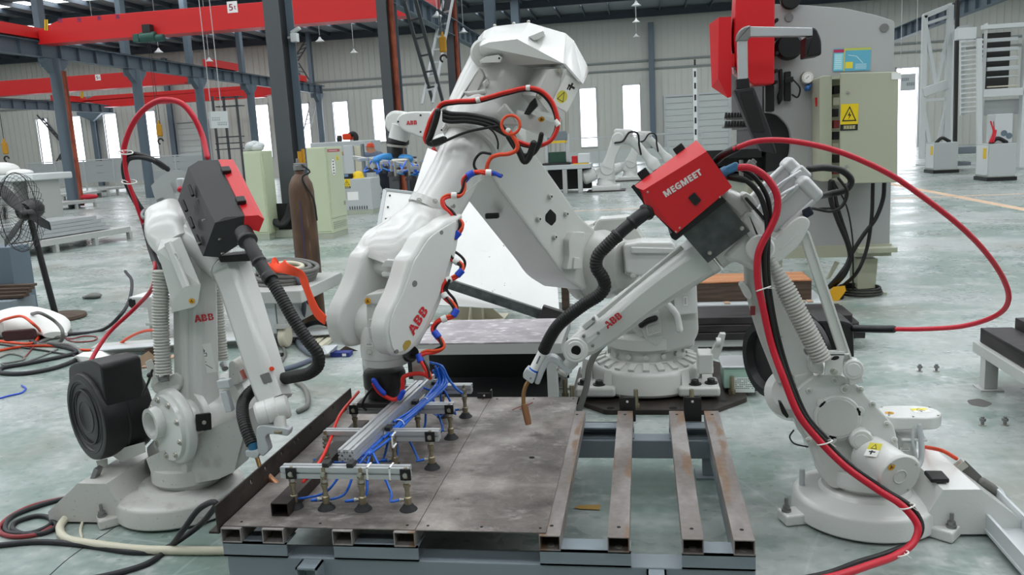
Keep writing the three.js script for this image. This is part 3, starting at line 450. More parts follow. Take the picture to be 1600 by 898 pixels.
// ---------- welding table, sheets, gripper ----------
const TY = 0.28, TZ0 = -2.42, TZ1 = -3.64;
{
  const t = thing('welding_table', 'low grey steel welding table with bare tube rails in the foreground', 'table', V(-0.55, 0, -3.0));
  const xr = (px, z = TZ0) => P(px, 840, z).x, rh = 0.05;
  const rails = [[346, 377], [410, 443], [519, 550], [615, 648], [842, 875], [949, 983], [1066, 1099.5], [1146.5, 1180]];
  rails.forEach(([a, b], i) => {
    const x0 = xr(a), x1 = xr(b), c = (x0 + x1) / 2; const r = part(t, 'rail', hollow(V(c, TY - rh / 2, TZ0), V(c, TY - rh / 2, TZ1), x1 - x0, rh, 0.0032), M.rail, 'bare brown-grey steel tube rail');
    part(r, 'bolt_hole', [TZ0 - 0.07, TZ1 + 0.05].map((z) => cyl(V(c, TY - 0.002, z), V(c, TY + 0.0006, z), 0.0065, 0.0065, 12)), M.hole);
    if (i > 3) part(r, 'plug_weld', [cyl(V(c, TY - rh + 0.003, TZ0 - 0.03), V(c, TY - rh + 0.006, TZ0 - 0.03), 0.012, 0.012, 12)], M.zinc);
  });
  const y1 = TY - rh, y2 = y1 - 0.052, y3 = y2 - 0.085;
  for (const [a, b] of [[346, 445], [519, 651], [842, 985], [1065, 1181]]) for (const [z, s] of [[TZ0, -1], [TZ1, 1]]) {
    const x0 = xr(a), x1 = xr(b); part(t, 'spacer_block', [bx(x0, y2, z + s * 0.004, x1, y1, z + s * 0.012), bx(x0, y1 - 0.006, z + s * 0.004, x1, y1, z + s * 0.085), bx(x0, y2, z + s * 0.004, x1, y2 + 0.006, z + s * 0.085)], M.greypaint);
  }
  for (const [z, s] of [[TZ0, -1], [TZ1, 1]]) part(t, 'long_beam', bx(xr(348), y3, z + s * 0.01, xr(1182), y2, z + s * 0.1, 0.006), M.greypaint);
  for (const a of [360, 1170]) part(t, 'side_beam', bx(xr(a) - 0.03, y3 + 0.01, TZ0 - 0.1, xr(a) + 0.03, y2 - 0.01, TZ1 + 0.1, 0.004), M.greypaint);
  for (const a of [372, 1155]) for (const z of [TZ0 - 0.05, TZ1 + 0.05]) part(t, 'leg', [bx(xr(a) - 0.03, 0.008, z - 0.03, xr(a) + 0.03, y3, z + 0.03, 0.004), bx(xr(a) - 0.06, 0, z - 0.06, xr(a) + 0.06, 0.008, z + 0.06)], M.greypaint);
  for (const [a, b] of [[467, 500], [1009, 1040]]) { const x0 = xr(a), x1 = xr(b); part(t, 'bracket', [bx(x0, y2 - 0.012, TZ0 - 0.01, x1, y2 - 0.006, TZ0 + 0.05), bx(x0, y3 + 0.005, TZ0 - 0.01, x0 + 0.006, y2 - 0.006, TZ0 + 0.05), bx(x1 - 0.006, y3 + 0.005, TZ0 - 0.01, x1, y2 - 0.006, TZ0 + 0.05)], M.greypaint); }
  for (const [px, py, w] of [[980, 622, 0.072], [1082, 628, 0.078]]) { const z = TZ1 - 0.03, c = P(px, py, z), b = TY - 0.005; part(t, 'end_stop', [bx(c.x - w / 2, b, z - 0.003, c.x + w / 2, b + 0.058, z + 0.003), bx(c.x - w / 2, b, z - 0.03, c.x - w / 2 + 0.005, b + 0.062, z), bx(c.x + w / 2 - 0.005, b, z - 0.03, c.x + w / 2, b + 0.062, z), bx(c.x - w / 2, TY - 0.06, z - 0.003, c.x + w / 2, b, z + 0.003)], M.darksteel); part(t, 'stop_hole', cyl(V(c.x, b + 0.04, z + 0.002), V(c.x, b + 0.04, z + 0.004), 0.006, 0.006, 12), M.paper); }
  // sheets
  const seamN = G(653, 829, TY).x, seamF = G(764, 622, TY).x, rN = G(853, 833, TY).x, zf = G(653, 829, TY).z, zb = G(830, 621, TY).z, lN = G(346, 824, TY).x;
  const sheet = (n, label, xa, xb) => { const s = thing(n, label, 'metal sheet', V((xa + xb) / 2, TY, (zf + zb) / 2)); part(s, 'plate', bx(xa, TY + 0.0003, zf, xb, TY + 0.0035, zb), M.plate); part(s, 'bolt_hole', [zf - 0.03, zb + 0.03].flatMap((z) => [0.08, 0.5, 0.95].map((k) => { const x = xa + (xb - xa) * k; return cyl(V(x, TY + 0.003, z), V(x, TY + 0.0042, z), 0.005, 0.005, 10); })), M.hole); return s; };
  sheet('steel_sheet', 'dark scuffed steel sheet on the table under the suction cups', lN, (seamN + seamF) / 2 - 0.0012);
  const s2 = sheet('steel_sheet', 'bare scuffed steel sheet on the table, right of the seam, under the hanging copper torch', (seamN + seamF) / 2 + 0.0012, rN);
  const dh = G(831, 716, TY); part(s2, 'drilled_hole', cyl(V(dh.x, TY + 0.003, dh.z), V(dh.x, TY + 0.0044, dh.z), 0.011, 0.011, 14), M.hole);
  part(s2, 'red_mark', [tube([G(812, 640, TY + 0.0036), G(822, 634, TY + 0.0036), G(832, 629, TY + 0.0036)], 0.004, 8, 4).slice(0, 1), tube([G(800, 641, TY + 0.0036), G(808, 637, TY + 0.0036), G(815, 635, TY + 0.0036)], 0.003, 8, 4).slice(0, 1)], std({ color: 0x7e4034, roughness: 0.7 }));
  const st = G(757, 623, TY), sp = thing('stop_bracket', 'small dark angle bracket with a hole behind the seam of the two sheets', 'bracket', V(st.x, TY + 0.0035, st.z));
  part(sp, 'plate', [bx(st.x - 0.034, TY + 0.0035, st.z - 0.003, st.x + 0.034, TY + 0.03, st.z + 0.003), bx(st.x + 0.03, TY + 0.0035, st.z - 0.03, st.x + 0.036, TY + 0.042, st.z), bx(st.x - 0.034, TY + 0.0035, st.z - 0.03, st.x + 0.03, TY + 0.008, st.z)], M.darksteel); part(sp, 'hole', cyl(V(st.x, TY + 0.018, st.z + 0.002), V(st.x, TY + 0.018, st.z + 0.004), 0.005, 0.005, 10), M.paper);
  // angle steel along the left edge, with holes
  const ax = lN - 0.004, apl = plane(V(ax, 0, 0), V(1, 0, 0)), a = thing('angle_steel', 'tall dark angle steel with a row of holes along the left table edge', 'steel bar', V(ax, TY - 0.02, -3.0));
  const az1 = X(548, 600, ax).z, hs = [[393, 752], [415.5, 731], [441, 708], [461, 690], [467, 685], [485, 669], [505, 650], [520, 637]];
  const s = new THREE.Shape([[-TZ0 - 0.005, TY - 0.018], [-az1, TY - 0.018], [-az1, TY + 0.083], [-TZ0 - 0.005, TY + 0.083]].map((p) => new THREE.Vector2(...p)));
  for (const [px, py] of hs) { const q = X(px, py, ax), pa = new THREE.Path(); pa.absellipse(-q.z, clamp(q.y, TY + 0.02, TY + 0.07), 0.0075, 0.0095, 0, Math.PI * 2, true); s.holes.push(pa); }
  part(a, 'upright_leg', extr(s, apl.m, 0.007, 0.001, 1, 10), M.darkplate);
  part(a, 'foot_leg', bx(ax - 0.04, TY - 0.02, TZ0, ax - 0.006, TY - 0.013, az1), M.darkplate);
  // square tube lying on the sheet
  const qa = G(438, 806, TY + 0.004), tb = thing('square_tube', 'short dark square steel tube lying on the sheet under the gripper', 'steel tube', V(qa.x, TY + 0.0035, qa.z - 0.4));
  part(tb, 'tube', hollow(V(qa.x, TY + 0.0265, qa.z), V(qa.x + 0.004, TY + 0.0265, qa.z - 0.86), 0.062, 0.046, 0.003), M.darkplate);
}
{
  // vacuum gripper: beam, four cross bars, cups, hoses
  const gx = -0.955, ga = P(540, 705, -2.66).x, gb = P(668, 592, -3.6).x, gX = (z) => ga + (gb - ga) * (z + 2.66) / -0.94, Y = TY + 0.0035, t = thing('vacuum_gripper', 'aluminium suction cup gripper with blue air hoses resting on the left steel sheet', 'gripper', V(gx, Y, -3.1));
  const prof = (w, h) => { const s = new THREE.Shape(); const g = 0.0042, d = 0.007, out = []; const half = (W, n) => { const r = []; for (let i = 0; i < n; i++) { const c = -W / 2 + W * (i + 0.5) / n; r.push(c); } return r; };
    const nx = w > 0.05 ? 2 : 1, ny = 1; const P0 = [];
    P0.push([-w / 2, -h / 2]); for (const c of half(w, nx)) P0.push([c - g, -h / 2], [c - g, -h / 2 + d], [c + g, -h / 2 + d], [c + g, -h / 2]);
    P0.push([w / 2, -h / 2]); for (const c of half(h, ny)) P0.push([w / 2, c - g], [w / 2 - d, c - g], [w / 2 - d, c + g], [w / 2, c + g]);
    P0.push([w / 2, h / 2]); for (const c of half(w, nx).reverse()) P0.push([c + g, h / 2], [c + g, h / 2 - d], [c - g, h / 2 - d], [c - g, h / 2]);
    P0.push([-w / 2, h / 2]); for (const c of half(h, ny).reverse()) P0.push([-w / 2, c + g], [-w / 2 + d, c + g], [-w / 2 + d, c - g], [-w / 2, c - g]);
    for (const p of P0) out.push(new THREE.Vector2(...p)); s.setFromPoints(out);
    for (const cx of half(w, nx)) for (const cy of half(h, ny)) { const q = new THREE.Path(); q.absarc(cx, cy, 0.0042, 0, 7, true); s.holes.push(q); for (const [dx, dy] of [[1, 1], [1, -1], [-1, 1], [-1, -1]]) { const e = new THREE.Path(); e.absarc(cx + dx * 0.0095, cy + dy * 0.0125, 0.003, 0, 7, true); s.holes.push(e); } }
    return s; };
  const bar4 = (a, b, w, h) => { const l = a.distanceTo(b); return new THREE.ExtrudeGeometry(prof(w, h), { depth: l, bevelEnabled: false, curveSegments: 5 }).translate(0, 0, -l / 2).applyMatrix4(frameAB(a, b)); };
  const yb = Y + 0.128, beamY = yb + 0.032;
  part(t, 'main_beam', bar4(V(gX(-2.66), beamY, -2.66), V(gX(-3.62), beamY, -3.62), 0.06, 0.045), M.alu);
  const rows = [[-2.6, 441, 640, 727, yb], [-2.965, 507, 686, 665, yb], [-3.29, 543, 708, 628, yb], [-3.57, 600, 736, 586, yb]];
  const cups = [[[461, 1], [511, 0], [568, 0], [638, 1]], [[513, 0], [578, 1], [618, 0], [675, 1]], [[557, 1], [655, 0], [705, 1]], [[692, 1], [727, 0]]];
  const ends = [];
  rows.forEach(([z, pa, pb, py, y], r) => {
    const xa = P(pa, py, z).x, xb = P(pb, py, z).x; part(t, 'cross_bar', bar4(V(xa, y, z), V(xb, y, z), 0.04, 0.04), M.alu);
    part(t, 'corner_clamp', [-1, 1].map((s) => bx(gX(z) + s * 0.032, y + 0.018, z - 0.02, gX(z) + s * 0.056, y + 0.036, z + 0.02, 0.003)), M.darksteel);
    for (const [px, side] of cups[r]) {
      const x = P(px, py + 30, z).x, zz = z + (side ? 0.018 : 0.022), c = V(x, Y, zz), cup = part(t, 'suction_cup', lathe(c, V(0, 1, 0), [[0.031, 0], [0.03, 0.003], [0.021, 0.012], [0.017, 0.019], [0.011, 0.021], [0, 0.021]], 22), M.rubber, 'black rubber suction cup');
      part(cup, 'stem', [lathe(c, V(0, 1, 0), [[0, 0.02], [0.012, 0.02], [0.012, 0.03], [0.0135, 0.03], [0.0135, 0.045], [0.0095, 0.048], [0.0075, 0.07], [0.0095, 0.072], [0.0095, 0.082], [0.013, 0.083], [0.013, 0.092], [0.008, 0.094], [0.008, 0.115], [0.012, 0.116], [0.012, 0.124], [0.006, 0.126], [0.006, 0.15], [0, 0.15]], 14)], M.brassy);
      if (side) part(cup, 'mount_plate', bx(x - 0.019, y - 0.02, z + 0.0205, x + 0.019, y + 0.02, z + 0.027, 0.002), M.black); 
      part(cup, 'mount_nut', [cyl(V(x, y, z + 0.02), V(x, y, z + 0.035), 0.008, 0.008, 6), cyl(V(x, y - 0.03, zz), V(x, y - 0.02, zz), 0.013, 0.013, 6)], M.zinc);
      part(cup, 'elbow_fitting', [cyl(V(x, Y + 0.036, zz), V(x - 0.026, Y + 0.036, zz + 0.004), 0.0055, 0.005, 8), cyl(V(x - 0.022, Y + 0.036, zz + 0.003), V(x - 0.028, Y + 0.036, zz + 0.004), 0.007, 0.007, 8)], M.zinc);
      ends.push(V(x - 0.027, Y + 0.036, zz + 0.004));
    }
  });
  // hoses: a bundle down the beam, then one branch to each cup
  const bundle = [[684, 580, -3.5], [690, 600, -3.5], [668, 626, -3.36], [646, 648, -3.2], [622, 668, -3.05], [598, 690, -2.9], [572, 714, -2.74]].map((p) => P(...p).add(V(0.004, 0.012, 0)));
  const bc = curve(bundle); for (let i = 0; i < 10; i++) { const o = V(rr(-0.016, 0.018), rr(-0.01, 0.014), rr(-0.01, 0.01)); part(t, 'air_hose', tube(bundle.slice(0, 5 + (i % 3)).map((p, k) => p.clone().add(mul(o, 1 + 0.5 * Math.sin(k * 2 + i)))), 0.0056, 36, 7), M.bluehose); }
  ends.forEach((e, i) => { const u = clamp((-3.4 - e.z) / -0.65 * 0.8 + 0.05, 0.1, 0.95), s = bc.getPointAt(u); const m = lerpV(s, e, 0.6).add(V(0.02, 0, 0.035)); m.y = e.y - (i % 3) * 0.006; m.y = Math.max(m.y, Y + 0.012); part(t, 'air_hose', tube([s, lerpV(s, m, 0.5).add(V(0, 0.02, 0.01)), m, e.clone().add(V(-0.03, -0.004, 0.004)), e], 0.0048, 30, 7), M.bluehose); });
  for (const i of [0.3, 0.62]) part(t, 'cable_tie', torus(bc.getPointAt(i), bc.getTangentAt(i), 0.02, 0.0025, 16, 5), M.tie);
  for (const [z, x] of [[-2.6, -0.95], [-2.6, -0.87], [-2.965, -1.0], [-2.82, -0.925]]) part(t, 'cable_tie', [bx(x - 0.003, yb - 0.024, z - 0.024, x + 0.003, yb - 0.021, z + 0.024), bx(x - 0.003, yb + 0.021, z - 0.024, x + 0.003, yb + 0.024, z + 0.024), bx(x - 0.003, yb - 0.024, z + 0.021, x + 0.003, yb + 0.024, z + 0.024)].map((g) => z === -2.82 ? g.scale(1, 1, 1).translate(0, 0.032, 0) : g), M.tie);
  part(t, 'red_hose', [tube([P(560, 612, -3.35), P(530, 650, -3.1), P(515, 690, -2.9), P(492, 732, -2.62), P(474, 752, -2.58)], 0.0065, 40, 7)], M.redhose);
}
// ---------- the big handling robot in the middle ----------
{
  const base = V(0.0, 0, -4.9), t = thing('handling_robot', 'largest white robot in the middle, arm folded down to the suction gripper', 'robot', base);
  const n = V(0.83, 0, 0.56).normalize(), hd = V(-0.56, 0, 0.83).normalize();   // wrist axis, heading
  const W = P(606, 508, -3.3);                                                 // wrist centre
  // --- base: floor plate, foot casting with ribs and lugs, turning ring
  const fp = zplane(-4.42);
  const oct = [[0.62, 0.36], [0.62, -0.36], [0.36, -0.6], [-0.36, -0.6], [-0.62, -0.36], [-0.62, 0.36], [-0.36, 0.6], [0.36, 0.6]];
  part(t, 'floor_plate', extr(roundPoly(oct.map(([a, b]) => [a * 0.8, b * 0.92]), 0.02), new THREE.Matrix4().makeRotationX(-Math.PI / 2).setPosition(base.x + 0.06, 0.028, base.z - 0.06), 0.028, 0.003), M.darkplate);
  const ov = new THREE.Matrix4().makeRotationX(-Math.PI / 2);
  const casting = part(t, 'base_casting', [lathe(V(base.x, 0.045, base.z), V(0, 1, 0), [[0, 0], [0.34, 0], [0.35, 0.015], [0.33, 0.11], [0.315, 0.135], [0.25, 0.165], [0, 0.165]], 48),
    ...[[-0.29, 0.22], [0.29, 0.22], [-0.29, -0.22], [0.29, -0.22]].map(([x, z]) => bx(base.x + x - 0.115, 0.045, base.z + z - 0.11, base.x + x + 0.115, 0.105, base.z + z + 0.11, 0.018)),
    ...[-1, 1].flatMap((s) => [hull([V(base.x + s * 0.197, 0.1, base.z + 0.302), V(base.x + s * 0.246, 0.1, base.z + 0.277), V(base.x + s * 0.197, 0.18, base.z + 0.252), V(base.x + s * 0.238, 0.18, base.z + 0.227), V(base.x + s * 0.205, 0.1, base.z + 0.168), V(base.x + s * 0.254, 0.1, base.z + 0.168)]), hull([V(base.x + s * 0.312, 0.1, base.z + 0.185), V(base.x + s * 0.377, 0.1, base.z + 0.151), V(base.x + s * 0.328, 0.2, base.z + 0.084), V(base.x + s * 0.377, 0.2, base.z + 0.042), V(base.x + s * 0.312, 0.1, base.z - 0.1), V(base.x + s * 0.377, 0.2, base.z - 0.2), V(base.x + s * 0.377, 0.1, base.z - 0.2)])])], M.white2);
  for (let i = 0; i < 22; i++) { const a = i / 22 * Math.PI * 2, c = V(Math.sin(a), 0, Math.cos(a)); part(casting, 'rib', bar(base.clone().addScaledVector(c, 0.24).setY(0.212), base.clone().addScaledVector(c, 0.305).setY(0.19), 0.038, 0.022, 0.004), M.white2); }
  part(t, 'bolt', [[-0.36, 0.25], [-0.27, 0.27], [0.27, 0.27], [0.36, 0.25]].map(([x, z]) => bolt(V(base.x + x, 0.105, base.z + z), V(0, 1, 0), 0.024, 0.028)), M.darksteel);
  for (const [x, z] of [[-0.06, 0.45], [0.24, 0.45], [0.48, 0.2], [-0.47, 0.24], [-0.42, 0.36]]) part(t, 'anchor_stud', [cyl(V(base.x + x, 0.028, base.z + z), V(base.x + x, 0.13, base.z + z), 0.014, 0.013, 10), cyl(V(base.x + x, 0.028, base.z + z), V(base.x + x, 0.05, base.z + z), 0.022, 0.022, 6)], M.brassy);
  part(t, 'plate_hole', [[-0.2, 0.46], [0.14, 0.46], [0.42, 0.34]].map(([x, z]) => cyl(V(base.x + x, 0.026, base.z + z), V(base.x + x, 0.0288, base.z + z), 0.022, 0.022, 14)), M.hole);
  const col = part(t, 'turning_ring', lathe(V(base.x, 0.195, base.z), V(0, 1, 0), [[0.21, 0], [0.235, 0.01], [0.235, 0.02], [0.215, 0.025], [0.215, 0.085], [0.225, 0.09], [0.25, 0.1], [0.25, 0.16], [0.22, 0.18], [0, 0.185]], 44), M.white2);
  for (let i = 0; i < 14; i++) { const a = i / 14 * 6.283, c = V(Math.sin(a), 0, Math.cos(a)); part(col, 'bolt', cyl(base.clone().addScaledVector(c, 0.212).setY(0.25), base.clone().addScaledVector(c, 0.232).setY(0.25), 0.016, 0.016, 6), M.white2); }
  // right lug with bumper arm and left post
  const rz = base.z + 0.28; part(t, 'stop_arm', [bx(P(1090, 565, rz).x, 0.17, rz - 0.12, P(1114, 565, rz).x, P(1100, 552, rz).y, rz + 0.02, 0.01), hull([P(1108, 558, rz), P(1122, 562, rz), P(1130, 540, rz), P(1134, 522, rz), P(1126, 522, rz), P(1122, 540, rz)].flatMap((p) => [p, p.clone().add(V(0, 0, -0.05))])), cyl(P(1126, 534, rz), P(1119, 534, rz), 0.025, 0.025, 16)], M.white2);
  // --- turret: frame with panels
  const tp = zplane(base.z + 0.22);
  part(t, 'turret', [cut([[962, 470], [1000, 452], [1088, 425], [1090, 478], [1092, 520], [1080, 542], [1040, 552], [1000, 530], [975, 500]], tp, 0.34, 0.015, 8), cut([[996, 500], [1030, 485], [1036, 530], [1024, 541], [1008, 530]], zplane(base.z + 0.25), 0.05, 0.005, 4), cut([[960, 515], [1084, 505], [1086, 545], [962, 552]], zplane(base.z + 0.15), 0.4, 0.02, 10)], M.white2);
  const bpl = zplane(base.z + 0.225);
  part(t, 'turret_panel', [cut([[1052, 440], [1088, 430], [1089, 490], [1054, 492]], zplane(base.z + 0.27), 0.06, 0.006, 3)], M.white);
  stick(t, 'type_tag', 'tag', drawTag, 128, 48, zplane(base.z + 0.27), P(1071, 470, base.z + 0.272), 0.05, 0.02, Math.PI / 2);
  part(t, 'conduit', [tube([P(1043, 475, -4.60), P(1056, 490, -4.60), P(1062, 515, -4.60)], 0.02, 20, 8), tube([P(1050, 458, -4.62), P(1074, 452, -4.60), P(1076, 440, -4.62)], 0.012, 16, 8)], M.white);
  part(t, 'lifting_eye', [tube([P(1002, 508, -4.64), P(1010, 502, -4.63), P(1024, 497, -4.63)], 0.017, 12, 8), cyl(P(1022, 498, -4.66), P(1022, 498, -4.62), 0.014, 0.014, 10)], M.black);
  part(t, 'handle', [tube([P(1012, 524, -4.64), P(1011, 509, -4.63), P(1030, 503, -4.64)], 0.004, 12, 6), tube([P(1012, 524, -4.64), P(1031, 519, -4.63)], 0.004, 8, 6)], M.white2);
  part(t, 'bolt', boltRow([[1077, 508], [1084, 517]], zplane(base.z + 0.17), 0.014), M.white2);
  // --- shoulder drum (axis 2)
  const S = P(946, 410, -4.72), rS = 0.235;
  part(t, 'shoulder_drum', [lathe(S.clone().addScaledVector(n, -0.14), n, [[0, 0], [rS - 0.01, 0], [rS, 0.012], [rS, 0.06], [rS * 0.96, 0.075], [rS * 0.9, 0.078], [rS * 0.86, 0.18], [rS * 0.7, 0.24], [0, 0.24]], 44)], M.white2);
  for (let i = 0; i < 12; i++) { const a = i / 12 * 6.283, u = V(0, 1, 0), s = hd; part(t, 'bolt', bolt(S.clone().addScaledVector(n, -0.062).addScaledVector(u, Math.sin(a) * rS * 0.93).addScaledVector(s, Math.cos(a) * rS * 0.93), n, 0.011, 0.01), M.white2); }
  part(t, 'shoulder_housing', [loft([[S.clone().addScaledVector(n, 0.05), 0.17, 0.15, 3, V(0, 1, 0)], [S.clone().addScaledVector(n, 0.16), 0.13, 0.13, 4, V(0, 1, 0)]], 4, 32), cut([[925, 360], [934, 342], [985, 338], [992, 352], [1022, 396], [996, 400], [960, 380]], zplane(-4.66), 0.16, 0.012, 6)], M.white2);
  const mp = zplane(-4.47);
  const mot = part(t, 'shoulder_motor', [cut([[975, 382], [998, 378], [1052, 378], [1060, 396], [1058, 432], [998, 432], [978, 426]], mp, 0.2, 0.012, 5), cut([[986, 386], [1053, 388], [1050, 396], [986, 396]], zplane(-4.455), 0.03, 0.005, 2), hull([[975, 382], [998, 378], [998, 432], [978, 426]].flatMap(([x, y]) => [P(x, y, -4.49), P(x - 6, y + 4, -4.72)]))], M.white);
  part(mot, 'screw', boltRow([[996, 396], [989, 431]], mp, 0.01, 0.006), M.white2);
  // --- lower arm
  const EL = P(775, 214, -3.98);
  const ap = plane(PL(925, 400, zplane(-4.62)).clone(), n);
  const arm = part(t, 'lower_arm', [cut([[779, 294, 20], [733, 210, 20], [800, 190, 30], [838, 241, 10], [884, 306, 40], [905, 338, 40], [928, 356, 10], [948, 396], [915, 456], [884, 436, 40], [868, 411, 60]], ap, 0.29, 0.014, 14)], M.white2);
  part(arm, 'slot', cut([[852, 336], [860, 326], [869, 335], [869, 345], [862, 353], [852, 345]], plane(ap.o.clone().addScaledVector(n, 0.001), n), 0.003, 0, 3), M.hole);
  part(arm, 'boss', [[858, 307], [840, 342], [883, 334], [865, 370]].flatMap(([x, y]) => { const c = PL(x, y, ap); return [cyl(c, c.clone().addScaledVector(n, 0.018), 0.015, 0.013, 14, 0.002)]; }), M.white2);
  part(arm, 'boss_hole', [[858, 307], [840, 342], [883, 334], [865, 370]].map(([x, y]) => { const c = PL(x, y, ap); return cyl(c, c.clone().addScaledVector(n, 0.0188), 0.006, 0.006, 10); }), M.hole);
  part(arm, 'stop_block', [cut([[889, 375], [897, 362], [915, 362], [912, 388], [910, 420], [886, 421], [890, 400]], plane(ap.o.clone().addScaledVector(n, 0.04), n), 0.05, 0.006, 4), cut([[898, 402], [906, 402], [905, 420], [896, 420]], plane(ap.o.clone().addScaledVector(n, 0.052), n), 0.03, 0.004, 2)], M.white2);
  // left side pocket of the lower arm
  { const c = PL(769, 337, plane(PL(815, 385, ap).addScaledVector(n, -0.1), V(-0.62, -0.35, 0.7))); part(arm, 'cable_window', bx(c.x - 0.035, c.y - 0.014, c.z - 0.02, c.x + 0.035, c.y + 0.014, c.z + 0.02, 0.008), M.black); }
  // --- elbow and rear housing
  const side = V(0.86, 0.4, 0.3).normalize();
  const HP = (z, pts) => pts.map(([x, y]) => P(x, y, z));
  const cap = part(t, 'elbow_housing', [hull([...HP(-4.0, [[744, 74], [747, 59], [757, 48], [773, 41], [803, 38], [826, 35], [884, 52]]), ...HP(-4.36, [[748, 62], [826, 38], [884, 54], [752, 100], [880, 100]]), ...HP(-3.75, [[750, 72], [764, 66], [808, 61], [880, 99]]), ...HP(-3.92, [[750, 98], [758, 104], [824, 106], [884, 104]])]),
    hull([...HP(-4.0, [[878, 50], [884, 52], [897, 64], [917, 101], [919.5, 112]]), ...HP(-4.36, [[878, 52], [917, 104], [880, 104]]), ...HP(-3.78, [[878, 98], [884, 100], [903, 127], [910, 130]]), ...HP(-3.95, [[876, 106], [900, 127], [911, 131]])]),
    cyl(P(756, 82, -4.3), P(756, 82, -3.83), 0.068, 0.062, 32, 0.01)], M.white);
  part(cap, 'lug', [hull([...HP(-3.79, [[827, 57], [834, 63], [849, 48], [851, 54], [842, 61]]), ...HP(-3.95, [[824, 56], [832, 66], [850, 44], [853, 56]])]), hull([...HP(-3.72, [[751, 95], [760, 89], [778, 86], [784, 90], [781, 97], [753, 98]]), ...HP(-3.9, [[748, 95], [760, 86], [780, 84], [788, 90], [784, 100], [750, 101]])])], M.white);
  part(cap, 'lug_screw', disc(780, 91, 1.6, zplane(-3.719), 0.01, 0.0005, 10), M.hole);
  part(cap, 'top_bolt', [773, 803, 826].map((x, i) => ball(P(x, [40, 37, 34][i], -4.05), 0.008, 8)), M.zinc);
  // upper arm: neck, collar, tube, flare, fork root
  const dn = V(0.9, 0.45, 0).normalize();
  const px = (x, y, z, w, h, q, s = dn) => [P(x, y, z), w * (-z) / FOC, h, q, s];
  part(t, 'upper_arm_neck', loft([px(800, 96, -4.05, 54, 0.17, 3), px(775, 142, -3.98, 50, 0.17, 3.2), px(752, 182, -3.92, 47, 0.165, 3), px(738, 212, -3.88, 46, 0.15, 2.4), px(733, 222, -3.86, 43, 0.14, 2.2)], 6, 40), M.white);
  part(t, 'upper_arm_rib', [cut([[748, 104], [757, 118], [744, 146], [700, 196], [690, 206], [724, 142]], zplane(-3.775), 0.14, 0.006, 4), cut([[724, 143], [745, 141], [758, 138], [760, 146], [730, 152]], zplane(-3.76), 0.08, 0.008, 3), cut([[752, 130], [760, 122], [764, 130], [758, 138]], zplane(-3.755), 0.05, 0.006, 3)], M.white);
  part(t, 'upper_arm', loft([px(742, 204, -3.88, 38, 0.115, 2.3), px(727, 238, -3.8, 37, 0.115, 2.3), px(708, 278, -3.72, 36, 0.115, 2.3), px(679, 330, -3.6, 33, 0.112, 2.4), px(672, 342, -3.58, 36, 0.118, 2.6), px(655, 370, -3.52, 50, 0.13, 3.4), px(630, 400, -3.46, 64, 0.135, 4), px(618, 425, -3.43, 60, 0.125, 4)], 6, 44), M.white);
  part(t, 'collar', loft([px(678, 322, -3.6, 33.5, 0.117, 2.4), px(672, 333, -3.585, 33.5, 0.117, 2.4)], 3, 44), M.white);
  part(t, 'axis_sleeve', [loft([px(760, 175, -3.9, 49, 0.16, 2.2), px(738, 215, -3.84, 47, 0.155, 2.1), px(735, 221, -3.83, 44, 0.145, 2.1)], 4, 44)], M.white);
  part(t, 'bolt', [...boltRow([[655, 313], [680, 314]], plane(P(670, 313, -3.47), V(0, -0.2, 1)), 0.008, 0.006)], M.white2);
  // fork tines: the same casting at both ends of the wrist axis
  const tineP = [[725, 333], [700, 342], [690, 351], [664, 366], [648, 394], [639, 404], [626, 450, 30], [606, 490, 30], [600, 515, 30], [606, 546, 20], [616, 558, 10], [637, 555, 20], [664, 528, 30], [687, 480, 30], [701, 445], [714, 395], [723, 345]];
  const tp2 = plane(W.clone().addScaledVector(n, 0.2), n);
  const tine = () => cut(tineP, tp2, 0.1, 0.016, 10, [], 3);
  const sh = n.clone().multiplyScalar(-0.3);
  const tr = part(t, 'fork_tine', tine(), M.white), tl = part(t, 'fork_tine', [tine().translate(sh.x, sh.y, sh.z)], M.white);
  part(tr, 'cover_plate', cut([[716, 342], [692, 356], [670, 372], [655, 396], [646, 410], [633, 452, 30], [613, 492, 30], [608, 515, 30], [613, 543, 20], [619, 551, 10], [634, 549, 20], [658, 526, 30], [680, 478, 30], [694, 443], [707, 393]], plane(tp2.o.clone().addScaledVector(n, 0.006), n), 0.008, 0.004, 10), M.white);
  const fpl = plane(tp2.o.clone().addScaledVector(n, 0.0065), n);
  part(tr, 'screw_hole', [[648, 443], [620, 549], [690, 363], [709, 322]].map(([x, y], i) => { const c = PL(x, y, fpl); return cyl(c.clone().addScaledVector(n, -0.01), c.clone().addScaledVector(n, 0.001), i ? 0.009 : 0.013, i ? 0.009 : 0.013, 16); }), M.steel);
  part(tr, 'glue_stain', cut([[629, 540], [634, 532], [641, 531], [643, 536], [637, 545], [632, 549]], plane(fpl.o.clone().addScaledVector(n, 0.0012), n), 0.001, 0, 3), std({ color: 0xa88d3c, roughness: 0.6 }));
  const tv = PL(664, 482, fpl).sub(PL(641, 520, fpl));
  stick(tr, 'brand_mark', 'abb', drawABB, 256, 92, { ...fpl, u: fpl.u, v: fpl.v, n: fpl.n }, PL(653, 500, fpl), 0.128, 0.046, Math.atan2(tv.dot(fpl.v), tv.dot(fpl.u)), 'red brand lettering');
  part(t, 'fork_root', [loft([[P(624, 400, -3.42).addScaledVector(n, -0.18), 0.1, 0.075, 4, V(0.3, 0.8, -0.3)], [P(624, 400, -3.42).addScaledVector(n, 0.16), 0.1, 0.075, 4, V(0.3, 0.8, -0.3)]], 4, 32)], M.white);
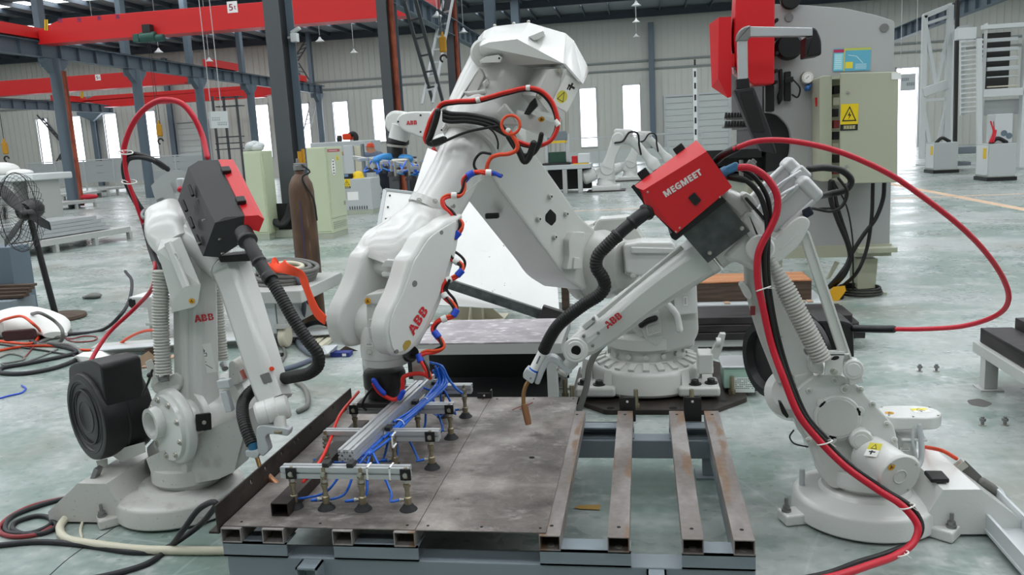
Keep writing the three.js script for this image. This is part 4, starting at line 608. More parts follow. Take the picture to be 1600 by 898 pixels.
  { const pl = plane(P(608, 420, -3.3), V(-0.1, -0.1, 1)); part(t, 'stop_block', [cut([[595, 417], [602, 406], [620, 407], [621, 432], [597, 432], [595, 426], [612, 426], [612, 417]], pl, 0.08, 0.003, 2)], M.white); }
  // wrist body, motor, flange
  part(t, 'wrist_body', [cyl(W.clone().addScaledVector(n, -0.12), W.clone().addScaledVector(n, 0.13), 0.1, 0.1, 36, 0.01), lathe(P(604, 566, -3.3), V(0, 1, 0), [[0, 0], [0.098, 0], [0.1, 0.005], [0.1, 0.03], [0.104, 0.034], [0.104, 0.075], [0.1, 0.12], [0.09, 0.17], [0.06, 0.2], [0, 0.2]], 40)], M.white);
  const wp = plane(P(590, 505, -3.185), V(-0.05, 0.02, 1));
  const wm = part(t, 'wrist_motor', [cut([[571, 472], [600, 465], [630, 466], [628, 500], [616, 520], [600, 535], [576, 530], [572, 500]], wp, 0.14, 0.01, 4), cut([[568, 470], [572, 460], [600, 456], [618, 462], [612, 474], [598, 476], [570, 476]], plane(P(590, 470, -3.18), V(-0.05, 0.02, 1)), 0.13, 0.006, 4)], M.white2);
  stick(wm, 'type_tag', 'tag', drawTag, 128, 48, wp, P(580, 505, -3.18), 0.04, 0.017, Math.PI / 2 - 0.05, undefined, 0.003);
  stick(wm, 'warning_sticker', 'hot', drawHot, 64, 64, plane(P(575, 470, -3.18), V(-0.05, 0.02, 1)), P(575, 470, -3.18), 0.028, 0.028, 0, 'round yellow warning sticker', 0.004);
  stick(t, 'serial_tag', 'tag', drawTag, 128, 48, zplane(-3.196), P(577, 538, -3.196), 0.03, 0.014);
  part(t, 'grease_port', [cyl(P(577, 549, -3.21), P(577, 549, -3.192), 0.009, 0.009, 14), torus(P(577, 549, -3.193), V(0, 0, 1), 0.011, 0.0018)], M.white2);
  part(t, 'wrist_flange', [lathe(P(604, 628, -3.3), V(0, 1, 0), [[0, 0], [0.075, 0], [0.075, 0.07], [0.088, 0.073], [0.09, 0.08], [0.09, 0.13], [0.084, 0.145], [0, 0.148]], 36)], M.plastic, 'black tool flange');
  part(t, 'tool_adapter', bx(-1.2, 0.44, -3.39, -1.0, 0.462, -3.2, 0.004), M.darksteel);
  // motor on the elbow
  const mq = plane(P(872, 150, -3.78), V(0.45, -0.1, 0.9));
  const em = part(t, 'elbow_motor', [hull([[838, 150], [858, 108], [888, 106], [904, 128], [876, 186], [858, 176]].flatMap(([x, y]) => { const c = PL(x, y, mq); return [c, c.clone().addScaledVector(mq.n, -0.2)]; }))], M.white);
  part(em, 'end_cap', [loft([[PL(850, 186, mq).addScaledVector(mq.n, -0.09), 0.09, 0.09, 3, V(0.8, 0.4, 0.3)], [PL(842, 207, mq).addScaledVector(mq.n, -0.09), 0.082, 0.082, 2.6, V(0.8, 0.4, 0.3)]], 4, 28)], M.white2);
  part(em, 'cover', cut([[880, 108], [890, 106], [906, 128], [878, 188], [866, 172]], plane(mq.o.clone().addScaledVector(mq.n, 0.006), mq.n), 0.02, 0.004, 3), M.white);
  stick(em, 'warning_sticker', 'motorst', (g, w, h) => { g.fillStyle = '#efefeb'; g.fillRect(0, 0, w, h); g.fillStyle = '#e2d652'; g.beginPath(); g.arc(w * 0.36, h * 0.66, w * 0.3, 0, 7); g.fill(); g.strokeStyle = '#333'; g.lineWidth = 4; g.beginPath(); g.moveTo(w * 0.36, h * 0.5); g.lineTo(w * 0.54, h * 0.78); g.lineTo(w * 0.18, h * 0.78); g.closePath(); g.stroke(); g.fillStyle = '#222'; g.fillRect(w * 0.38, h * 0.2, w * 0.4, h * 0.07); g.fillRect(w * 0.5, h * 0.12, w * 0.1, h * 0.24); g.fillRect(w * 0.4, h * 0.26, w * 0.07, h * 0.12); }, 128, 192, plane(mq.o.clone().addScaledVector(mq.n, 0.006), mq.n), PL(884, 146, mq), 0.085, 0.14, -0.52, 'white and yellow warning sticker', 0.008);
  stick(em, 'heat_sticker', 'hot', null, 1, 1, plane(P(846, 184, -3.72), V(0.1, -0.5, 0.85)), P(846, 186, -3.71), 0.03, 0.026, 0.3, 'orange warning sticker', 0.002);
  part(em, 'bolt', boltRow([[874, 112], [842, 150]], plane(mq.o.clone().addScaledVector(mq.n, 0.008), mq.n), 0.01, 0.008), M.zinc);
  // black brackets
  part(t, 'cable_bracket', [cut([[828, 160], [836, 152], [840, 165], [826, 180], [818, 178]], zplane(-3.72), 0.03, 0.003, 2)], M.black);
  part(t, 'clamp_block', [cut([[775, 175], [788, 160], [806, 182], [812, 196], [786, 196]], zplane(-3.7), 0.05, 0.008, 4)], M.white2);
  // --- dress: red, black and wrapped cables
  const cab = (n, pts, r, m, zf, lb) => part(t, n, tube(pts.map((p, i) => P(p[0], p[1], p[2] ?? (typeof zf === 'function' ? zf(i / (pts.length - 1)) : zf))), r, pts.length * 10, 8), m, lb);
  cab('red_hose', [[682, 172], [690, 162], [712, 158], [745, 156], [790, 144], [826, 137], [846, 142], [862, 158], [871, 184], [871, 200], [862, 218], [848, 226], [830, 227], [808, 220], [796, 212]], 0.009, M.redhose, -3.66);
  cab('black_cable', [[680, 178], [690, 166], [712, 161], [745, 159], [790, 147], [826, 140], [845, 146], [860, 162], [869, 186], [868, 204], [858, 221], [840, 229], [815, 226], [798, 216]], 0.008, M.hose, -3.67);
  cab('red_hose', [[682, 172], [674, 184], [668, 200], [664, 216], [666, 222]], 0.01, M.redhose, -3.64);
  cab('black_cable', [[684, 174], [680, 190], [674, 208], [670, 222], [680, 224], [694, 218]], 0.015, M.hose, -3.63);
  for (let i = 0; i < 5; i++) cab('black_cable', [[694, 174 + i * 3.4], [702, 177 + i * 3.2], [730, 179 + i * 2.6], [758, 184 + i * 2.6], [776, 190 + i * 3], [790, 204 + i * 1.5]], 0.01, M.hose, (u) => -3.63 - 0.012 * (i % 2));
  cab('black_cable', [[696, 220], [730, 206], [776, 197]], 0.006, M.hose, -3.62);
  cab('black_cable', [[700, 184], [745, 192], [770, 205], [778, 222], [778, 232]], 0.004, M.hose, -3.68);
  part(t, 'plug', bar(P(676, 224, -3.62), P(696, 217, -3.62), 0.03, 0.03, 0.006), M.black);
  part(t, 'orange_hose_ring', torus(P(798, 195, -3.58), V(0, 0.1, 1), 0.04, 0.0065, 28, 8), M.orange);
  part(t, 'tape_wrap', [ball(P(794, 204, -3.58), 0.012), ...[[747, 156, 749], [825, 137, 826], [870, 192, 870], [678, 176, 677]].map(([x, y, x2]) => { const a = P(x - 3, y + (x === 747 ? 0.6 : x === 870 ? -4 : x === 678 ? 4 : 0), -3.655), b = P(x + 3, y - (x === 747 ? 0.6 : x === 870 ? -4 : x === 678 ? 4 : 0), -3.655); return cyl(a, b, 0.012, 0.012, 14); })], M.whitetape);
  cab('red_hose', [[796, 205], [808, 225], [807, 234], [796, 240], [778, 242], [768, 246], [762, 256], [760, 270]], 0.009, M.orange, -3.58);
  cab('black_cable', [[800, 212], [812, 238], [820, 252], [826, 246], [834, 224]], 0.015, M.hose, -3.6);
  cab('black_cable', [[794, 214], [806, 232], [818, 243], [832, 240], [842, 226], [846, 210]], 0.011, M.hose, -3.63);
  cab('black_cable', [[766, 240], [752, 239], [742, 250], [741, 260], [748, 268], [766, 272], [784, 274]], 0.006, M.hose, -3.58);
  cab('black_cable', [[782, 275], [770, 270], [750, 269], [736, 274], [726, 284]], 0.009, M.bluetape, -3.57);
  // spiral wrapped bundle down the upper arm
  const bun = [[768, 270], [740, 270], [726, 280], [724, 295], [720, 304], [700, 306], [692, 312], [694, 322], [706, 332], [718, 345], [722, 352], [716, 364], [702, 380], [699, 392], [704, 402], [714, 409], [722, 416], [720, 424], [708, 434], [696, 440], [692, 452], [696, 464], [704, 472], [712, 484], [708, 492], [696, 497], [682, 504], [677, 514], [683, 524], [690, 534], [692, 542], [680, 548], [664, 551], [656, 558], [660, 566], [668, 578], [672, 590]];
  const bz = (u) => -3.5 + 0.36 * u, bp = bun.map(([x, y], i) => P(x, y, bz(i / (bun.length - 1)))), bcv = curve(bp), NB = 320, twist = (ph, R, r, m, nm) => { const pts = [], fr = bcv.computeFrenetFrames(NB, false); for (let i = 0; i <= NB; i += 2) { const a = ph + i * 0.11, c = bcv.getPointAt(i / NB); pts.push(c.addScaledVector(fr.normals[i], Math.cos(a) * R).addScaledVector(fr.binormals[i], Math.sin(a) * R)); } part(t, nm, [new THREE.TubeGeometry(new THREE.CatmullRomCurve3(pts), NB, r, 7, false)], m); };
  twist(0, 0.006, 0.007, M.redhose, 'red_hose'); twist(2.1, 0.006, 0.006, M.orange, 'orange_hose'); twist(4.2, 0.0075, 0.005, M.hose, 'black_cable');
  const wrapT = (u, m, l = 0.02, nm = 'tape_wrap') => { const c = bcv.getPointAt(u), d = bcv.getTangentAt(u); part(t, nm, cyl(c.clone().addScaledVector(d, -l), c.clone().addScaledVector(d, l), 0.0145, 0.0145, 14, 0.002), m); };
  for (const u of [0.07, 0.36, 0.52, 0.69, 0.8, 0.93]) wrapT(u, M.bluetape, 0.017); for (const u of [0.01, 0.17, 0.47, 0.56, 0.62, 0.73]) wrapT(u, M.whitetape, 0.012);
  cab('black_cable', [[718, 366], [700, 378], [698, 390], [712, 394], [726, 408], [724, 420], [714, 430]], 0.006, M.hose, -3.4);
  cab('black_cable', [[702, 438], [698, 452], [710, 468], [714, 482], [706, 494]], 0.006, M.hose, -3.3);
  cab('cable_tie_tail', [[766, 270], [745, 286], [728, 300], [720, 304]], 0.0018, M.tie, -3.5);
  cab('red_hose', [[672, 590], [660, 584], [640, 585], [630, 590], [629, 604], [626, 618], [616, 624], [604, 620], [592, 612], [584, 600]], 0.009, M.redhose, -3.18);
  cab('blue_hose', [[584, 594], [592, 606], [600, 614]], 0.011, M.bluetape, -3.17); cab('blue_hose', [[630, 612], [624, 622]], 0.011, M.bluetape, -3.17);
  cab('black_cable', [[581, 606], [570, 622], [566, 634], [572, 640]], 0.005, M.hose, -3.2);
  cab('blue_hose', [[672, 566], [690, 572], [700, 590], [712, 606], [722, 614]], 0.006, M.bluehose, -3.4); cab('blue_hose', [[656, 602], [668, 608], [684, 611]], 0.005, M.bluehose, -3.45);
  part(t, 'hose_end', [lathe(P(640, 556, -3.2), V(0.3, 0.5, 0.5), [[0.0, 0], [0.03, 0], [0.034, 0.03], [0.03, 0.03], [0.0, 0.01]], 20)], M.hose);
  part(t, 'valve_block', [bx(P(650, 590, -3.28).x, 0.55, -3.33, P(668, 590, -3.28).x, 0.66, -3.23, 0.005)], M.zinc);
}
// ---------- right welding robot ----------
function weldBase(t, C, a, mat) {                            // round foot with cable tail; a = direction of the tail
  const R = 0.272, d = V(Math.cos(a), 0, Math.sin(a)), s = V(-d.z, 0, d.x), at = (f, g, y) => C.clone().addScaledVector(d, f).addScaledVector(s, g).setY(y);
  const foot = part(t, 'base_casting', [lathe(V(C.x, 0.012, C.z), V(0, 1, 0), [[0, 0], [R - 0.004, 0], [R, 0.006], [R - 0.004, 0.07], [R - 0.014, 0.084], [R - 0.03, 0.09], [0.17, 0.1], [0.16, 0.115], [0, 0.115]], 64),
    ...[[0.73, 0.24], [2.92, 0.27], [-0.73, 0.24]].map(([q, r]) => { const p = at(Math.cos(q) * 0.34, Math.sin(q) * 0.34, 0.02); const c2 = at(Math.cos(q) * 0.2, Math.sin(q) * 0.2, 0.02); return bar(p.setY(0.024), c2.setY(0.024), 0.085, 0.045, 0.01); })], mat);
  part(t, 'cable_tail', [hull([at(0.16, -0.2, 0.012), at(0.5, -0.2, 0.012), at(0.5, -0.2, 0.055), at(0.34, -0.2, 0.185), at(0.21, -0.2, 0.185), at(0.16, -0.2, 0.09), at(0.16, 0.2, 0.012), at(0.5, 0.2, 0.012), at(0.5, 0.2, 0.055), at(0.34, 0.2, 0.185), at(0.21, 0.2, 0.185), at(0.16, 0.2, 0.09)])], mat);
  part(foot, 'bolt', [[0.73, 0.32], [2.92, 0.32], [-0.73, 0.32]].map(([q, r]) => { const p = at(Math.cos(q) * r, Math.sin(q) * r, 0.047); return [cyl(p, p.clone().setY(0.056), 0.018, 0.018, 14), cyl(p, p.clone().setY(0.07), 0.014, 0.014, 6), cyl(p, p.clone().setY(0.1), 0.0075, 0.007, 10)]; }), M.steel);
  part(foot, 'socket', [1.9, 1.1, -1.9, -1.2].map((q) => { const p = at(Math.cos(q) * 0.225, Math.sin(q) * 0.225, 0.098); return cyl(p, p.clone().setY(0.1015), 0.013, 0.013, 16); }), M.hole);
  return foot;
}
const axisTag = (t, pl, p, w, rot, lb) => stick(t, 'brand_mark', 'abb', drawABB, 256, 92, pl, p, w, w * 0.38, rot, lb ?? 'red brand lettering');
{
  const C = V(0.828, 0, -3.22), t = thing('welding_robot', 'white welding robot on the right with a red wire feeder on its arm', 'robot', C.clone());
  weldBase(t, C, -0.06, M.white);
  part(t, 'locating_pin', cyl(P(1253, 775, -3.25).setY(0.1), P(1253, 775, -3.25).setY(0.17), 0.0105, 0.0105, 14, 0.002), M.whitegrey);
  { const p = P(1464, 758, -3.12); part(t, 'plug_cap', [bx(p.x - 0.035, 0.19, p.z - 0.04, p.x + 0.03, 0.208, p.z + 0.04, 0.006)], M.black); }
  const zp = zplane(-3.1), zc = zplane(-3.095);
  part(t, 'turret', [lathe(V(C.x - 0.0, 0.12, C.z), V(0, 1, 0), [[0, 0], [0.12, 0], [0.125, 0.02], [0.15, 0.03], [0.155, 0.05], [0.15, 0.09], [0, 0.1]], 40), cut([[1238, 628], [1250, 604], [1272, 588], [1300, 584], [1330, 600], [1400, 690], [1404, 735], [1370, 764], [1300, 766], [1280, 742], [1266, 700], [1244, 668]], zplane(-3.13), 0.26, 0.02, 10)], M.white);
  const ck = part(t, 'side_cheek', cut([[1240, 645, 20], [1244, 612, 20], [1256, 598, 14], [1276, 586, 14], [1312, 583, 20], [1337, 598, 14], [1354, 618], [1380, 646], [1397, 664, 8], [1405, 700, 10], [1402, 712], [1380, 716], [1362, 680], [1340, 668], [1322, 690], [1290, 690], [1264, 690, 14]], zp, 0.05, 0.007, 8, [], 3), M.white);
  part(ck, 'boss', [...[[1264, 610], [1304, 594], [1344, 608], [1363, 631], [1385, 662], [1397, 687], [1246, 650], [1263, 687], [1320, 607]].map(([x, y], i) => { const c = PL(x, y, zp); return cyl(c, c.clone().add(V(0, 0, 0.006)), i === 8 ? 0.019 : 0.0125, i === 8 ? 0.018 : 0.0115, 20, 0.001); })], M.white);
  part(ck, 'screw', [[1264, 610], [1304, 594], [1344, 608], [1363, 631], [1385, 662], [1397, 687], [1246, 650], [1263, 687], [1320, 607]].map(([x, y], i) => { const c = PL(x, y, zp).add(V(0, 0, 0.005)); return cyl(c, c.clone().add(V(0, 0, 0.005)), i === 8 ? 0.009 : 0.0062, i === 8 ? 0.008 : 0.006, 14, 0.001); }), M.zinc);
  part(t, 'gear_cover', [disc(1308, 651, 33, zp, 0.03, 0.004, 40, 0.012), ...[[1283, 629], [1342, 641], [1299, 684]].map(([x, y]) => disc(x, y, 7, zp, 0.02, 0.002, 16, 0.012))], M.white);
  part(t, 'gear_cover_disc', disc(1308, 651, 28.5, zp, 0.02, 0.002, 40, 0.015), M.white2); part(t, 'screw', [[1284, 630], [1341.5, 642], [1299, 684]].map(([x, y]) => disc(x, y, 2, zp, 0.01, 0.0005, 10, 0.0135)), M.hole);
  part(t, 'round_boss', [disc(1343, 683, 16, zp, 0.06, 0.006, 28, 0.035), disc(1342, 684, 10, zp, 0.03, 0.001, 28, 0.037)], M.white);
  // rear motor shell on the left, behind
  part(t, 'rear_motor', [cyl(P(1238, 620, -3.42), P(1238, 620, -3.1).setZ(-3.16), 0.1, 0.095, 32, 0.03)], M.white); part(t, 'motor_plug', [cut([[1217, 628], [1222, 629], [1233, 650], [1230, 654], [1222, 646]], zplane(-3.09), 0.03, 0.002, 2)], M.black);
  // front motor
  const ax = V(0.36, -0.14, 0.92).normalize(), mc = P(1403, 742, -2.96), mb = mc.clone().addScaledVector(ax, -0.17);
  const fm = part(t, 'base_motor', [cyl(mb, mc, 0.073, 0.078, 36, 0.004)], M.white);
  const mpl = plane(mc.clone(), ax);
  part(fm, 'end_cover', [cyl(mc.clone().addScaledVector(ax, -0.004), mc.clone().addScaledVector(ax, 0.012), 0.083, 0.081, 36, 0.004), bx(mc.x + 0.02, mc.y - 0.04, mc.z - 0.09, mc.x + 0.085, mc.y + 0.045, mc.z - 0.03, 0.02)], M.white2); part(fm, 'cover_boss', torus(mc.clone().addScaledVector(ax, 0.012), ax, 0.025, 0.003, 24, 6), M.white2);
  part(fm, 'screw', [0.6, 2.2, 3.7, 5.3].map((a) => { const p = mc.clone().addScaledVector(mpl.u, Math.cos(a) * 0.071).addScaledVector(mpl.v, Math.sin(a) * 0.071).addScaledVector(ax, 0.012); return cyl(p, p.clone().addScaledVector(ax, 0.003), 0.004, 0.004, 10); }), M.zinc);
  stick(fm, 'heat_sticker', 'hot', drawHot, 64, 64, mpl, mc.clone().addScaledVector(mpl.u, -0.042).addScaledVector(mpl.v, 0.045), 0.03, 0.026, 0.2, 'orange warning sticker', 0.0135);
  { const nn = mpl.v.clone().multiplyScalar(0.8).addScaledVector(mpl.u, -0.6).normalize(), c = lerpV(mb, mc, 0.5).addScaledVector(nn, 0.0765), pp = plane(c, nn, mpl.u); stick(fm, 'warning_sticker', 'mot2', (g, w, h) => { g.fillStyle = '#f0f0ec'; g.fillRect(0, 0, w, h); g.fillStyle = '#e4d84e'; g.fillRect(0, 0, w, h * 0.5); g.strokeStyle = '#333'; g.lineWidth = 4; g.beginPath(); g.moveTo(w * 0.5, h * 0.1); g.lineTo(w * 0.7, h * 0.42); g.lineTo(w * 0.3, h * 0.42); g.closePath(); g.stroke(); g.fillStyle = '#222'; g.fillRect(w * 0.25, h * 0.62, w * 0.5, h * 0.09); g.fillRect(w * 0.4, h * 0.56, w * 0.12, h * 0.3); }, 96, 96, pp, c, 0.05, 0.06, 0.5, 'yellow and white warning sticker', 0.002); }
  // standing motor with oval cap
  const vm = part(t, 'standing_motor', [bx(P(1402, 700, -3.28).x, 0.15, -3.36, P(1426, 700, -3.28).x, 0.31, -3.22, 0.02), bx(P(1399, 700, -3.28).x, 0.3, -3.37, P(1440, 700, -3.28).x, 0.312, -3.21, 0.01)], M.white);
  { const yt = 0.475, a = P(1400, 652, -3.29), b = P(1437, 652, -3.29); const s = new THREE.Shape(); const r = 0.075, l = b.x - a.x; s.absarc(0, 0, r, Math.PI / 2, -Math.PI / 2, false); s.absarc(l, 0, r, -Math.PI / 2, Math.PI / 2, false); s.closePath(); const m = new THREE.Matrix4().makeRotationX(-Math.PI / 2).setPosition(a.x, a.y + 0.025, -3.29);
    part(vm, 'oval_cap', extr(s, m, 0.05, 0.008, 3, 16), M.white); const cp = { o: V(0, a.y + 0.025, 0), n: V(0, 1, 0), u: V(1, 0, 0), v: V(0, 0, -1) };
    stick(vm, 'warning_sticker', 'mot2', null, 1, 1, cp, V(b.x + 0.005, a.y + 0.025, -3.3), 0.06, 0.05, 0.15, undefined, 0.001); stick(vm, 'heat_sticker', 'hot', null, 1, 1, cp, V(a.x - 0.03, a.y + 0.025, -3.27), 0.035, 0.03, 0.2, undefined, 0.001);
    part(vm, 'screw', [[-0.04, 0.05], [-0.04, -0.05], [l + 0.05, 0.05], [l + 0.05, -0.05], [l / 2, 0.065]].map(([x, z]) => cyl(V(a.x + x, a.y + 0.0245, -3.29 + z), V(a.x + x, a.y + 0.0285, -3.29 + z), 0.004, 0.004, 10)), M.zinc); }
  part(vm, 'conduit', [tube([P(1428, 665, -3.22), P(1426, 690, -3.21), P(1432, 720, -3.2), P(1424, 732, -3.18)], 0.006, 16, 8), tube([P(1436, 664, -3.22), P(1440, 700, -3.21), P(1438, 722, -3.2), P(1424, 735, -3.17)], 0.011, 16, 8)], M.whitegrey);
  stick(vm, 'type_tag', 'tag', drawTag, 128, 48, zplane(-3.22), P(1414, 701, -3.22), 0.035, 0.014, 0, undefined, 0.002);
  // lower arm, rod, lever, springs
  const la = zplane(-3.13);
  const low = part(t, 'lower_arm', [cut([[1196, 376], [1206, 388], [1214, 440], [1219, 462], [1236, 492], [1257, 533], [1265, 557], [1268, 586], [1262, 602], [1252, 606], [1230, 598], [1220, 570], [1200, 520], [1184, 470], [1178, 420], [1182, 380]], la, 0.12, 0.012, 10, [], 3)], M.white);
  part(low, 'side_tube', loft([[P(1180, 372, -3.2), 0.04, 0.05, 3, V(1, 0, 0)], [P(1178, 438, -3.2), 0.035, 0.05, 3, V(1, 0, 0)], [P(1192, 500, -3.2), 0.035, 0.05, 3, V(1, 0, 0)], [P(1226, 590, -3.2), 0.035, 0.05, 3, V(1, 0, 0)]], 5, 24), M.white2);
  part(low, 'side_tag', [bx(...P(1172, 478, -3.14).toArray(), P(1180, 492, -3.14).x, P(1180, 492, -3.14).y, -3.136)].map((g) => g.translate(-0.0, 0, 0)), M.rubber2 ??= std({ color: 0x8c3a3c, roughness: 0.5 }));
  part(low, 'fitting', [cut([[1155, 446], [1161, 440], [1170, 449], [1176, 462], [1172, 470], [1164, 464]], zplane(-3.12), 0.05, 0.004, 3), cut([[1240, 588], [1270, 578], [1275, 597], [1268, 605], [1246, 606]], zplane(-3.12), 0.06, 0.006, 3)], M.white);
  part(low, 'screw', [[1216, 519], [1221, 526], [1245, 594], [1238, 588]].map(([x, y]) => disc(x, y, 1.8, la, 0.01, 0.0005, 10, 0.003)), M.zinc);
  const lv = zplane(-3.06);
  part(t, 'elbow_lever', [cut([[1197, 373, 3], [1204, 368], [1212, 374], [1219, 364], [1240, 344, 14], [1250, 338, 8], [1261, 339, 12], [1267, 348, 12], [1263, 358, 10], [1250, 383, 14], [1230, 400, 20], [1213, 413], [1203, 406]], lv, 0.045, 0.005, 6, [], 3), cut([[1217, 388], [1246, 364], [1248, 367], [1219, 392]], zplane(-3.0585), 0.004, 0.001, 2)], M.white);
  part(t, 'tie_rod', [bar(P(1255, 362, -3.09), P(1329, 585, -3.09), 0.034, 0.03, 0.004, V(0, 0, 1)), bar(P(1262, 362, -3.085), P(1334, 576, -3.085), 0.008, 0.036, 0.002, V(0, 0, 1)), disc(1334, 578, 15, zplane(-3.05), 0.05, 0.004, 28), disc(1334, 578, 10, zplane(-3.047), 0.03, 0.002, 28), bar(P(1328, 562, -3.07), P(1338, 598, -3.07), 0.05, 0.03, 0.004, V(0, 0, 1))], M.white);
  const spr = (n, pts, r0, r1, pitch) => { const L = curve(pts).getLength(), N = Math.round(L / pitch * 6); part(t, n, ringTube(pts, (u, m) => (r0 + (r1 - r0) * sm(0, 0.35, u)) * (1 - 0.2 * Math.pow(0.5 + 0.5 * Math.cos(m / pitch * 6.283), 2)), N, 22), M.springgrey ??= std({ color: 0xb9b8b2, roughness: 0.55 })); };
  spr('bellows', [P(1202, 402, -3.07), P(1212, 420, -3.06), P(1236, 468, -3.05), P(1268, 530, -3.05), P(1284, 562, -3.05)], 0.018, 0.036, 0.0125);
  spr('bellows', [P(1214, 440, -3.17), P(1240, 490, -3.17), P(1262, 545, -3.17)], 0.02, 0.022, 0.012);
  part(t, 'spring_eye', [disc(1263, 550, 5, zplane(-3.06), 0.03, 0.002, 16), disc(1199, 400, 5, zplane(-3.04), 0.05, 0.002, 16)], M.steel);
  part(t, 'lifting_bracket', [cut([[1288, 586], [1290, 562], [1296, 549], [1321, 549], [1318, 560], [1315, 586]], zplane(-3.05), 0.006, 0.001, 2, [[[1298, 560], [1304, 555], [1312, 556], [1312, 561], [1305, 564], [1298, 563]]]), bx(...P(1292, 548.5, -3.11).toArray(), ...P(1321, 548.5, -3.11).add(V(0.0, 0.005, 0.06)).toArray())], M.white);
  part(t, 'bolt', [disc(1303, 580, 5, zplane(-3.05), 0.01, 0.001, 16, 0.004), disc(1303, 580, 3, zplane(-3.05), 0.01, 0.001, 6, 0.008)], M.zinc);
  part(t, 'spring_arm', [cut([[1262, 560], [1270, 555], [1285, 565], [1290, 575], [1288, 586], [1266, 584]], zplane(-3.08), 0.05, 0.012, 6)], M.white);
  // elbow casting and upper arm
  const el = zplane(-3.1);
  part(t, 'elbow_casting', [cut([[1128, 400], [1140, 388], [1178, 352], [1192, 352], [1203, 372], [1206, 392], [1198, 412], [1186, 424], [1176, 424], [1160, 414], [1150, 410], [1140, 412]], zplane(-3.09), 0.16, 0.02, 10, [], 3), cut([[1150, 345], [1172, 326], [1196, 350], [1204, 372], [1190, 392], [1172, 376]], zplane(-3.08), 0.18, 0.02, 8), cyl(P(1188, 388, -3.26), P(1188, 388, -3.04), 0.05, 0.05, 32, 0.006)], M.white);
  part(t, 'elbow_housing', [cut([[1120, 308], [1138, 296], [1162, 304], [1186, 340], [1190, 366], [1176, 372], [1160, 350]], zplane(-3.1), 0.17, 0.022, 8, [], 3), loft([[P(1168, 352, -3.19), 0.07, 0.085, 3.2, V(0.55, 0.8, 0)], [P(1110, 392, -3.18), 0.072, 0.085, 3.2, V(0.55, 0.8, 0)]], 4, 32), loft([[P(1106, 394, -3.18), 0.078, 0.09, 4, V(0.55, 0.8, 0)], [P(1098, 400, -3.18), 0.078, 0.09, 4, V(0.55, 0.8, 0)]], 2, 32)], M.white);
  const sd = V(0.58, 0.8, 0).normalize();
  const ua = part(t, 'upper_arm', [loft([[P(1100, 398, -3.18), 0.073, 0.075, 8, sd], [P(1082, 410, -3.175), 0.07, 0.072, 8, sd], [P(985, 480, -3.16), 0.06, 0.062, 8, sd], [P(918, 532, -3.14), 0.05, 0.052, 8, sd], [P(906, 541, -3.14), 0.046, 0.05, 8, sd]], 5, 48)], M.white);
  part(ua, 'top_chamfer', [bar(P(1066, 386, -3.15), P(934, 494, -3.12), 0.016, 0.022, 0.004, sd)], M.white2);
  part(ua, 'cover_screw', [[927, 498], [926, 540], [912, 525], [935, 520]].map(([x, y]) => { const c = P(x, y, -3.085); return cyl(c.clone().add(V(0, 0, -0.02)), c.clone().add(V(0, 0, 0.003)), 0.0065, 0.0065, 12, 0.001); }), M.steel);
  part(ua, 'cover_lug', [cut([[908, 510], [922, 498], [928, 496], [930, 502], [914, 516]], zplane(-3.1), 0.06, 0.004, 3), cut([[915, 530], [934, 515], [939, 518], [938, 523], [918, 538]], zplane(-3.084), 0.01, 0.002, 2)], M.white);
  axisTag(ua, plane(P(958, 500, -3.085), V(-0.07, -0.05, 1)), P(958, 500, -3.085), 0.078, 0.66);
  { const pl = zplane(-3.068); part(t, 'wrist_hub', [cyl(P(899, 547, -3.22), P(899, 547, -3.07), 0.049, 0.049, 36, 0.006), cyl(P(899, 547, -3.09), P(899, 547, -3.066), 0.036, 0.035, 32, 0.003)], M.white); part(t, 'hub_hole', disc(900, 547.5, 7.5, zplane(-3.064), 0.01, 0.0005, 24, 0.002), M.hole); }
  const wz = -3.12; part(t, 'tool_flange', [cyl(P(896, 562, wz), P(882, 578, wz), 0.026, 0.022, 24, 0.002), cyl(P(884, 575, wz), P(878, 582, wz), 0.025, 0.025, 24, 0.002)], M.white);
  part(t, 'flange_ring', cyl(P(880, 579, wz), P(877, 583, wz), 0.0255, 0.0255, 24, 0.001), M.zinc);
  const tz = zplane(wz + 0.025);
  part(t, 'torch_bracket', [cut([[894, 577], [893, 584], [885, 585], [872, 572], [864, 566], [858, 566], [850, 582], [842, 602], [834, 599], [844, 572], [852, 558], [862, 555], [872, 560], [880, 570]], tz, 0.045, 0.005, 5, [], 3)], M.alu2 ??= std({ color: 0xc3c6c9, roughness: 0.45, metalness: 0.35 }));
  part(t, 'torch_clamp', [cut([[817, 583], [823, 576], [838, 585], [834, 597], [831, 600], [817, 590]], zplane(wz + 0.04), 0.06, 0.003, 2)], M.alu2); part(t, 'clamp_screw', disc(829, 591, 1.6, zplane(wz + 0.0415), 0.01, 0.0003, 10), M.steel);
  part(t, 'torch_sleeve', [cyl(P(831, 583, wz + 0.01), P(850, 547, wz + 0.01), 0.0185, 0.019, 24, 0.002)], M.paper);
  part(t, 'torch_band', [cyl(P(830, 585, wz + 0.01), P(835, 576, wz + 0.01), 0.0196, 0.0196, 24)], M.bluehose); part(t, 'torch_print', [bar(P(838.5, 568, wz + 0.0295), P(844, 556, wz + 0.0295), 0.006, 0.002, 0, V(0, 0, 1))], M.framelight);
  part(t, 'torch_neck', [tube([P(828, 592, wz + 0.01), P(821, 604, wz + 0.02), P(818, 618, wz + 0.03), P(818.5, 632, wz + 0.04), P(820, 640, wz + 0.045)], 0.0082, 26, 12)], M.copperdull);
  part(t, 'torch_nozzle', [lathe(P(819, 631, wz + 0.042), P(826, 664, wz + 0.055).sub(P(819, 631, wz + 0.042)), [[0, 0], [0.0125, 0], [0.0135, 0.006], [0.0135, 0.066], [0.0115, 0.081], [0.009, 0.081], [0.009, 0.05], [0, 0.05]], 20)], M.copper);
